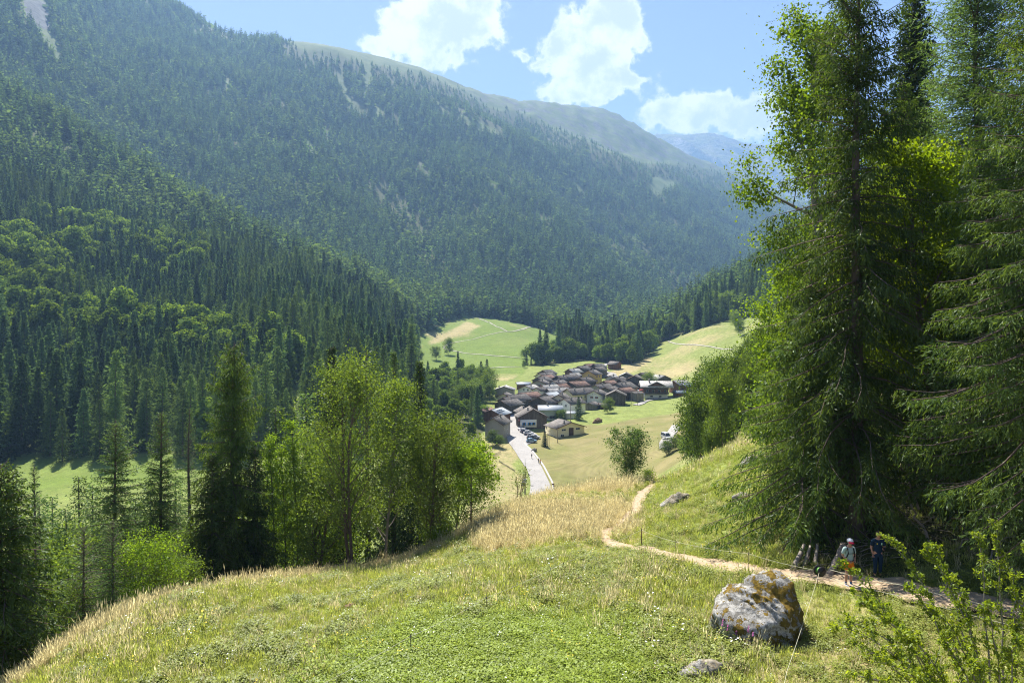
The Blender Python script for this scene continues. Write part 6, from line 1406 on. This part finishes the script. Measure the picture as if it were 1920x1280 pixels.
# ------------------------------------------------------------------ people
M['skin'] = simple('skin', (0.42, 0.24, 0.16), .6, .3, .05); M['mint'] = simple('mint_cotton', (0.36, 0.47, 0.43), .9, .1, .1); M['orange'] = simple('orange_fabric', (0.62, 0.19, 0.02), .85, .1, .1)
M['navy'] = simple('navy_fabric', (0.012, 0.03, 0.055), .85, .1, .1); M['black'] = simple('black_fabric', (0.015, 0.015, 0.017), .85); M['capwhite'] = simple('white_cap', (.75, .75, .75), .8); M['capred'] = simple('red_peak', (.5, .01, .05), .7)
M['sock'] = simple('blue_socks', (.03, .12, .28), .9); M['shoe'] = simple('grey_shoes', (.35, .37, .42), .8); M['hair'] = simple('dark_hair', (.03, .02, .014), .7); M['yellow'] = simple('yellow_frame', (.7, .6, .03), .5); M['lime'] = simple('pale_green_badge', (.45, .75, .5), .7)
def skinmesh(name, J, E_, mat, parent, sub=2, rs=1.0):
    names = list(J); me = bpy.data.meshes.new(name); me.from_pydata([J[n][0] for n in names], [(names.index(a), names.index(b)) for a, b in E_], []); me.update()
    o = obj(name, me, parent); me.materials.append(mat); md = o.modifiers.new('skin', 'SKIN')
    sv = me.skin_vertices[0].data if me.skin_vertices else None
    if sv is None:
        bpy.context.view_layer.objects.active = o; sv = me.skin_vertices[0].data
    for i, n in enumerate(names):
        r = J[n][1]; r = (r, r) if not isinstance(r, tuple) else r; sv[i].radius = (r[0]*rs, r[1]*rs); sv[i].use_root = (i == 0)
    md.use_smooth_shade = True; ss = o.modifiers.new('sub', 'SUBSURF'); ss.levels = sub; ss.render_levels = sub; return o
def person(loc, rz, label, arms, legs=None, head=(0, -.03), top='mint', bottom='orange', shorts=True, hat=None, pack=False, shoe='shoe', sock=None, fine=True, h=1.78, hair=True, group=None):
    r = empty('person', loc, rz, label, 'person', group); r.scale = (h/1.78,)*3; hx, hy = head
    legs = legs or {'L': ((-.095, 0, .5), (-.10, .03, .09)), 'R': ((.095, 0, .5), (.10, .03, .09))}
    J = {'pelvis': ((0, 0, .96), (.15, .11)), 'belly': ((0, 0, 1.10), (.135, .10)), 'chest': ((0, .005, 1.33), (.16, .115)), 'collar': ((0, .01, 1.46), (.09, .07)), 'neck': ((hx*.3, hy*.5, 1.53), .052), 'jaw': ((hx*.7, hy*1.6, 1.60), (.062, .07)), 'head': ((hx, hy*2-.005, 1.68), (.082, .098)), 'crown': ((hx, hy*2+.01, 1.745), (.06, .07))}
    E_ = [('pelvis', 'belly'), ('belly', 'chest'), ('chest', 'collar'), ('collar', 'neck'), ('neck', 'jaw'), ('jaw', 'head'), ('head', 'crown')]
    for s, q in (('L', -1), ('R', 1)):
        el, wr = arms[s]; kn, an = legs[s]
        J['sh'+s] = ((q*.185, .0, 1.42), .058); J['el'+s] = (el, .042); J['wr'+s] = (wr, .027)
        J['hip'+s] = ((q*.09, 0, .90), .095); J['kn'+s] = (kn, .055); J['calf'+s] = (tuple(np.array(kn)*.6+np.array(an)*.4+np.array([0, .02, 0])), .055); J['an'+s] = (an, .037); J['toe'+s] = ((an[0]*1.1, an[1]-.10, .035), .022)
        E_ += [('collar', 'sh'+s), ('sh'+s, 'el'+s), ('el'+s, 'wr'+s), ('pelvis', 'hip'+s), ('hip'+s, 'kn'+s), ('kn'+s, 'calf'+s), ('calf'+s, 'an'+s), ('an'+s, 'toe'+s)]
    skinmesh('body', J, E_, M['skin'], r, 2 if fine else 1)
    T = {k: J[k] for k in ('pelvis', 'belly', 'chest', 'collar')}; T['pelvis'] = ((0, 0, .885), (.19, .15)); T['belly'] = ((0, 0, 1.1), (.16, .125)); T['chest'] = ((0, .005, 1.32), (.178, .135)); T['collar'] = ((0, .01, 1.44), (.10, .08)); Et = [('pelvis', 'belly'), ('belly', 'chest'), ('chest', 'collar')]
    for s in 'LR':
        T['sh'+s] = (J['sh'+s][0], .075); e = np.array(J['el'+s][0])*.82+np.array(J['sh'+s][0])*.18; T['cuff'+s] = (tuple(e), .064); Et += [('collar', 'sh'+s), ('sh'+s, 'cuff'+s)]
    skinmesh('shirt', T, Et, M[top], r, 2 if fine else 1)
    B = {'waist': ((0, 0, 1.07), (.16, .125)), 'pelvis': ((0, 0, .93), (.168, .13))}; Eb = [('waist', 'pelvis')]
    for s in 'LR':
        kn = np.array(J['kn'+s][0]); hp = np.array(J['hip'+s][0]); an = np.array(J['an'+s][0]); B['hip'+s] = (tuple(hp), .115)
        if shorts: B['hem'+s] = (tuple(hp*.22+kn*.78+np.array([0, 0, .02])), .105); Eb += [('pelvis', 'hip'+s), ('hip'+s, 'hem'+s)]
        else: B['kn'+s] = (tuple(kn), .075); B['hem'+s] = (tuple(an+np.array([0, 0, .02])), .06); Eb += [('pelvis', 'hip'+s), ('hip'+s, 'kn'+s), ('kn'+s, 'hem'+s)]
    skinmesh('shorts' if shorts else 'trousers', B, Eb, M[bottom], r, 2 if fine else 1)
    for s in 'LR':
        an = np.array(J['an'+s][0]); skinmesh('shoe', {'heel': (tuple(an+np.array([0, .06, -.04])), .06), 'mid': (tuple(an+np.array([an[0]*.05, -.06, -.045])), (.062, .052)), 'toe': (tuple(an+np.array([an[0]*.15, -.21, -.055])), (.055, .042))}, [('heel', 'mid'), ('mid', 'toe')], M[shoe], r, 1)
        if sock: skinmesh('sock', {'a': (tuple(an+np.array([0, .0, -.02])), .048), 'b': (tuple(an+np.array([0, .01, .13])), .052)}, [('a', 'b')], M[sock], r, 1)
    H = Vector((hx, hy*2, 1.68))
    if hair and hat is None:
        V, Fc = SPH3; v = V*np.array([.098, .115, .105])+np.array(H)+np.array([0, .018, .022]); keep = (V[Fc].mean(1)[:, 1]*.9+V[Fc].mean(1)[:, 2] > -.05); obj('hair', npmesh('hair', v, Fc[keep], M['hair'], True), r)
    if hat:
        V, Fc = SPH3; v = V*np.array([.106, .122, .10])+np.array(H)+np.array([0, .005, .03]); keep = V[Fc].mean(1)[:, 2] > -.12; cp = obj('cap', npmesh('cap', v, Fc[keep], M['capwhite'], True), r)
        b = MB(); a = np.linspace(-1.1, 1.1, 9); inn = [(H.x+.1*math.sin(t), H.y-.10*math.cos(t)-.01, H.z+.025) for t in a]; outp = [(H.x+.115*math.sin(t), H.y-.10*math.cos(t)-.09*math.cos(t*1.2), H.z-.025) for t in a]
        b.add(inn+outp+[(x, y, z+.012) for x, y, z in inn+outp], [[i, i+1, i+10, i+9] for i in range(8)]+[[i+18, i+27, i+28, i+19] for i in range(8)]); b.build('peak', M['capred'], cp)
        skinmesh('hair', {'a': ((H.x, H.y+.085, H.z-.02), .05), 'b': ((H.x, H.y+.075, H.z-.09), .045)}, [('a', 'b')], M['hair'], r, 1)
    if fine: # face
        f = MB()
        for q in (-1, 1): f.box(H.x+q*.032, H.y-.092, H.z+.0, .022, .012, .012)
        f.build('eye', M['hair'], r); n = MB(); n.add([(H.x-.014, H.y-.09, H.z-.03), (H.x+.014, H.y-.09, H.z-.03), (H.x, H.y-.118, H.z-.032), (H.x, H.y-.093, H.z+.015)], None, [[0,1,2],[0,2,3],[1,3,2]]); n.build('nose', M['skin'], r)
        m = MB(); m.box(H.x, H.y-.098, H.z-.056, .045, .01, .009); m.build('mouth', M['capred'], r)
        for q in (-1, 1): skinmesh('ear', {'a': ((H.x+q*.084, H.y+.012, H.z-.02), (.008, .018)), 'b': ((H.x+q*.09, H.y+.016, H.z+.02), (.009, .02))}, [('a', 'b')], M['skin'], r, 1)
        for s, q in (('L', -1), ('R', 1)): # hands: palm and five bent fingers
            wr = np.array(J['wr'+s][0]); el = np.array(J['el'+s][0]); u = unit(wr-el); sd_ = unit(np.cross(u, [0, -1, .2])); nn = np.cross(sd_, u)
            pm = wr+u*.075; skinmesh('hand', {'w': (tuple(wr), .025), 'p': (tuple(wr+u*.045), (.036, .018)), 'k': (tuple(pm), (.038, .015))}, [('w', 'p'), ('p', 'k')], M['skin'], r, 1)
            for j, (o_, L) in enumerate(((-.03, .062), (-.01, .072), (.01, .068), (.03, .052))):
                a0 = pm-u*.01+sd_*o_; a1 = a0+u*L*.55+nn*.012; a2 = a1+u*L*.35+nn*.028; skinmesh('finger', {'a': (tuple(a0), .009), 'b': (tuple(a1), .0085), 'c': (tuple(a2), .007)}, [('a', 'b'), ('b', 'c')], M['skin'], r, 1)
            a0 = wr+u*.03-sd_*.03*q*-1; a1 = a0+u*.03+sd_*.025*q; a2 = a1+u*.03+nn*.008; skinmesh('thumb', {'a': (tuple(a0), .011), 'b': (tuple(a1), .010), 'c': (tuple(a2), .008)}, [('a', 'b'), ('b', 'c')], M['skin'], r, 1)
    if pack:
        b = skinmesh('backpack', {'a': ((0, .20, 1.02), (.14, .08)), 'b': ((0, .215, 1.22), (.15, .095)), 'c': ((0, .19, 1.42), (.12, .07))}, [('a', 'b'), ('b', 'c')], M['black'], r, 1)
        for q in (-1, 1):
            st = MB(); st.tube([(q*.10, .14, 1.47), (q*.105, .02, 1.515), (q*.115, -.10, 1.42), (q*.125, -.148, 1.28), (q*.15, -.10, 1.14), (q*.16, .08, 1.05)], .022, 6); st.build('strap', M['black'], b)
        st = MB(); st.tube([(-.12, -.15, 1.27), (0, -.165, 1.275), (.12, -.15, 1.27)], .010, 5); st.tube([(-.15, -.10, 1.0), (0, -.15, .995), (.15, -.10, 1.0)], .016, 5); st.build('chest_strap', M['black'], b)
    return r
p1 = at(1592, 25.3); p2 = at(1646, 25.9)
person(p1, .12, 'hiker in a mint T-shirt, orange shorts and white cap with red peak, head bowed', {'L': ((-.245, .03, 1.15), (-.12, -.17, 1.02)), 'R': ((.245, .03, 1.15), (.12, -.17, 1.02))}, head=(.0, -.035), hat=True, pack=True, sock='sock')
q_ = person(p2, -.1, 'hiker in a navy shirt looking down at the phone in his hand', {'L': ((-.235, .04, 1.14), (-.2, -.02, .9)), 'R': ((.25, .0, 1.15), (.1, -.24, 1.17))}, head=(.0, -.04), top='navy', bottom='navy', shorts=False, shoe='black', h=1.74)
b_ = MB(); b_.box(.09, -.35, 1.19, .075, .012, .15); b_ = b_.build('phone', M['black'], None); b_.location = p2; b_.rotation_euler.z = -.1; b_.scale = (1.74/1.78,)*3; tag(b_, 'black phone held by the hiker in the navy shirt', 'phone')
b_ = MB(); b_.box(-.08, -.142, 1.33, .035, .012, .035); b_.build('shirt_badge', M['yellow'], q_)
b_ = MB(); b_.box(.085, -.142, 1.33, .045, .012, .075); b_.build('chest_print', M['lime'], q_)
g2 = MB(); a_ = np.linspace(-2.2, 2.2, 12); g2.tube([(.095*math.sin(t), -.07-.10*math.cos(t), 1.61+.03*abs(math.sin(t))) for t in a_], .009, 5); g2.build('glasses_strap', M['yellow'], q_)
WALKA = {'L': ((-.24, .10, 1.15), (-.23, .0, .92)), 'R': ((.24, -.05, 1.15), (.22, -.18, .95))}; WALKL = {'L': ((-.09, -.16, .52), (-.10, -.12, .10)), 'R': ((.09, .06, .5), (.10, .26, .13))}
for (a, b2, rz, tp, bt, sh_, lb, d0, d1) in ((997,860,.5,'navy','black',False,'walker in dark clothes alone on the right side of the road',200,400),(1010,869,3.2,'black','navy',False,'left one of the two walkers close together beside the kerb',200,400),(1013,871,3.0,'orange','black',False,'right one of the two walkers close together beside the kerb',200,400),
    (946,806,.3,'navy','navy',False,'pedestrian outside the tall grey house, leftmost of three',200,400),(948.5,806.5,2.8,'black','black',False,'pedestrian in black in the middle of three outside the tall grey house',200,400),(951,808,1.0,'capred','navy',False,'pedestrian in red, rightmost of three outside the tall grey house',200,400),(1037,812,2.0,'orange','black',False,'person in orange at the left corner of the cream house',230,400)):
    d_ = hit(a, b2, d0, d1); person(at(a, d_, .25), rz, lb, WALKA, WALKL, top=tp, bottom=bt, shorts=sh_, fine=False, shoe='black')

# ------------------------------------------------------------------ vehicles
M['tyre'] = simple('tyre', (.02, .02, .02), .9); M['rim'] = simple('rim', (.4, .4, .42), .4, .5, .1, 3, .6); M['lamp'] = simple('headlamp', (.7, .7, .7), .2, .6); M['tail'] = simple('tail_lamp', (.4, .01, .01), .3)
def paint(name, c): return simple(name, c, .28, .6, .04)
def car(p, rz, colr, label, L=4.3, Wd=1.78, Hh=1.5, van=False, cat_='car', name='parked_car', group=None):
    r = empty(name, p, rz, label, cat_, group); x = L/2; b = MB()
    lo = [(-x, .35), (-x*.98, .75), (-x*.9, .92), (x*.55, .95), (x*.93, .78), (x, .55), (x*.98, .32)]
    if van: lo = [(-x, .4), (-x, 1.0), (-x*.97, 1.1), (x*.62, 1.1), (x*.93, .95), (x, .6), (x*.98, .35)]
    n = len(lo); V = [(a, s*Wd/2*(1 if z > .5 else .96), z) for s in (-1, 1) for a, z in lo]; b.add(V, [[i, i+n, i+n+1, i+1] for i in range(n-1)]+[[n-1, 2*n-1, n, 0]])
    for s in (0, 1):
        c = s*n; fl = [[c, c+1, c+2], [c, c+2, c+6], [c+2, c+3, c+6], [c+3, c+4, c+6], [c+4, c+5, c+6]]; b.add(V, None, [f if s == 0 else f[::-1] for f in fl])
    b.build('body', colr, r); top = Hh if not van else Hh; z0 = .93 if not van else 1.08
    ca = [(-x*.86, z0), (-x*.62, top), (x*.12, top), (x*.5, z0)] if not van else [(-x*.97, z0), (-x*.92, top), (x*.36, top), (x*.66, z0)]
    g = MB(); V = [(a, s*(Wd/2*(.94 if z < top-.1 else .78)), z) for s in (-1, 1) for a, z in ca]; g.add(V, [[0,1,5,4],[2,3,7,6],[3,2,1,0],[4,5,6,7]]); g.build('windows', M['glass'], r)
    rf = MB(); rf.box((ca[1][0]+ca[2][0])/2, 0, top+.02, ca[2][0]-ca[1][0]+.1, Wd*.80, .06)
    for a, z, a2, z2 in ((ca[0][0], z0, ca[1][0], top), (ca[3][0], z0, ca[2][0], top), ((ca[1][0]+ca[2][0])/2, z0, (ca[1][0]+ca[2][0])/2, top)):
        for s in (-1, 1): rf.tube([(a, s*Wd*.475, z), (a2, s*Wd*.40, z2)], .045, 4)
    rf.build('roof', colr, r)
    for sx in (-.62, .62):
        for s in (-1, 1):
            w = MB(); w.tube([(sx*x, s*(Wd/2-.2), .32), (sx*x, s*(Wd/2+.02), .32)], .32, 14); wo = w.build('wheel', M['tyre'], r); w = MB(); w.tube([(sx*x, s*(Wd/2+.0), .32), (sx*x, s*(Wd/2+.035), .32)], .19, 10); w.build('rim', M['rim'], wo)
    for s in (-1, 1):
        h = MB(); h.box(x*.965, s*Wd*.36, .68, .1, .34, .15); h.build('headlight', M['lamp'], r); h = MB(); h.box(-x*.985, s*Wd*.40, .78, .08, .22, .22); h.build('tail_light', M['tail'], r)
    return r
for k_, (a, b2, rz, c, lb) in enumerate(((978.5,806.5,1.0,(.45,.45,.47),'silver hatchback parked nearest the blue-windowed house'),(983.5,810.5,.15,(.62,.62,.63),'white car second from the blue-windowed house'),(986.5,812,.1,(.02,.03,.07),'dark navy car third in the parking row'),(991,814.5,.12,(.66,.66,.66),'white estate car in the middle of the parking row'),(997.5,819.5,.0,(.34,.35,.37),'grey car just beyond the black one in the parking row'),(997,824.5,.02,(.015,.017,.02),'black estate car near the end of the parking row'),(1003,822.5,0,(.6,.6,.62),'white car half hidden behind the black one'),(996.5,829.5,.08,(.22,.36,.48),'light blue car last in the parking row'))):
    car(at(a, hit(a, b2, 220, 400), .22), rz, paint('car_paint', c), lb)
car(at(1249, hit(1249, 824, 200, 330), .35), -1.35, paint('white_van_paint', (.7, .7, .68)), 'white van with dark windscreen driving down the upper road', 4.8, 1.95, 2.1, True, 'van', 'van')
car(at(1184, hit(1184, 745, 300, 480), .35), .6, paint('grey_car_paint', (.4, .42, .44)), 'grey car on the forecourt beside the orange lorry')
car(at(1076, hit(1076, 776, 250, 480), .35), .5, paint('silver_car_paint', (.5, .5, .52)), 'silver car parked below the white house by the round spruce')
def lorry():
    a, b2 = 1201.5, 739; r = empty('lorry', at(a, hit(a, b2, 330, 460), .35), -1.5, 'orange-red lorry parked beside the large chalet', 'lorry'); c = MB(); c.box(1.6, 0, 1.6, 1.9, 2.2, 2.3); c.build('cab', paint('orange_paint', (.6, .09, .03)), r)
    w = MB(); w.box(2.57, 0, 2.05, .06, 1.9, .8); w.build('windscreen', M['glass'], r); f = MB(); f.box(-1.2, 0, .75, 4.4, .9, .25); f.build('chassis', M['iron'], r); b = MB(); b.box(-1.4, 0, 1.5, 3.8, 2.2, 1.1); b.build('load_bed', simple('grey_steel', (.3, .31, .32), .6), r)
    for sx in (-2.4, -1.2, 1.6):
        for s in (-1, 1): w = MB(); w.tube([(sx, s*.8, .45), (sx, s*1.12, .45)], .45, 14); w.build('wheel', M['tyre'], r)
lorry()
# ------------------------------------------------------------------ poles, signs, small fences
M['polewood'] = simple('weathered_pole', (.20, .165, .13), .9, .1, .3, 3); M['zinc'] = simple('zinc_steel', (.38, .39, .4), .5, .4, .1)
def mast():
    d = 196; p = at(984.5, d); H = (HY-860)/F*d-p.z; r = empty('power_pole', p, 0, 'tall transformer pole with grey boxes at the left edge of the road', 'pole'); b = MB(); b.tube([(0, 0, -.5), (0, 0, H*.72)], [.24, .17], 8); b.build('shaft', M['polewood'], r)
    b = MB(); b.tube([(0, 0, H*.70), (0, 0, H)], [.10, .06], 6); b.build('pale_mast', M['zinc'], r); b = MB(); b.box(.0, -.3, H*.62, 1.0, .7, .9); b.build('cabinet', M['zinc'], r)
    b = MB(); b.tube([(-.55, -.1, H*.53), (-.55, -.1, H*.60)], .38, 12); b.build('transformer', M['zinc'], r); b = MB(); b.tube([(0, 0, H*.545), (1.1, 0, H*.55), (2.0, 0, H*.53)], [.05, .05, .04], 6); b.box(2.05, 0, H*.53, .7, .25, .14); b.build('lamp_arm', M['iron'], r)
    b = MB(); b.tube([(0, 0, H*.72), (.9, 0, H*.725)], .04, 6); b.lathe([(0, -.2), (.18, -.2), (.22, .1), (0, .2)], 8, (1.0, 0, H*.73)); b.build('floodlight', M['iron'], r)
mast()
for (a, d, h, rad, lb) in ((1023,268,6.0,.11,'leftmost of three wooden poles on the field edge by the conical tree'),(1027,267,5.4,.10,'middle of three wooden poles on the field edge by the conical tree'),(1029.5,268,6.4,.10,'rightmost of three wooden poles on the field edge by the conical tree'),(1045.5,272,5.6,.12,'wooden pole in front of the left corner of the cream house'),(1069.5,300,10.5,.14,'tall dark wooden pole between the cream house and the village'),(1183.5,354,7.2,.1,'left wooden pole in the dry grass below the forecourt'),(1195.5,358,6.2,.1,'right wooden pole in the dry grass below the forecourt'),(960,262,3.4,.06,'low grey post at the left edge of the road'),(1235.5,226,4.2,.08,'dark post beside the upper road left of the van')):
    p = at(a, d); r = empty('wooden_pole', p, 0, lb, 'pole'); b = MB(); b.tube([(0, 0, -.5), (0, 0, h)], [rad*1.2, rad*.8], 7); b.build('shaft', M['polewood'], r)
    if h > 5: c = MB(); c.box(0, 0, h-.4, 1.1, .1, .1); c.build('crossbar', M['polewood'], r)
for (a, b2, lb) in ((1037.5,922,'brown hiking signpost at the right of the road above the dry grass'),(1142,697,'road sign beside the bend of the upper village road')):
    p = at(a, hit(a, b2, 190, 600)); r = empty('signpost', p, 0, lb, 'sign'); s_ = 1.0 if a < 1100 else 1.5; b = MB(); b.tube([(0, 0, -.2), (0, 0, 2.6*s_)], .05*s_, 6); b.build('post', M['zinc'], r); b = MB(); b.box(-.1, -.08, 2.5*s_, .8*s_, .06, .5*s_); b.box(.35*s_, -.08, 1.9*s_, .9*s_, .06, .2*s_); b.build('sign_board', M['postwood'], r)
def small_fence(pts, label, h=1.1, mat='polewood', d0=200, d1=500, n=10):
    C = [np.array(onp(a, hit(a, b2, d0, d1), 0)) for a, b2 in pts]; r = empty('wooden_fence', tuple(C[0]), 0, label, 'fence'); seg = C[-1]-C[0]
    for k in range(n):
        t = k/(n-1); q = seg*t; q[2] = gz(C[0][0]+q[0], C[0][1]+q[1])-C[0][2]; b = MB(); b.tube([q+[0, 0, -.3], q+[0, 0, h]], .07, 5); b.build('post', M[mat], r)
    for z in (h*.45, h*.85):
        b = MB(); b.tube([np.array([0, 0, z]), seg*.5+[0, 0, z], seg+[0, 0, z]], .05, 4); b.build('rail', M[mat], r)
small_fence([(924,858),(939,849)], 'short grey fence left of the road below the tall grey house')
small_fence([(1206,750),(1238,747)], 'pale green garden fence in front of the chalet', .9, d0=300, n=9)
small_fence([(936,866),(965,884)], 'dark row of stakes crossing the dry field left of the road', .6, 'iron', n=14)
def parasol():
    p = at(1056, hit(1056, 775, 280, 420)); r = empty('parasol', p, 0, 'white parasol in the yard between the metal roof and the white house', 'parasol'); b = MB(); b.tube([(0, 0, 0), (0, 0, 2.6)], .05, 6); b.build('pole', M['zinc'], r); b = MB(); b.lathe([(2.0, 2.2), (1.2, 2.45), (.05, 2.8)], 10); b.build('canopy', WALL['white'], r)
parasol()
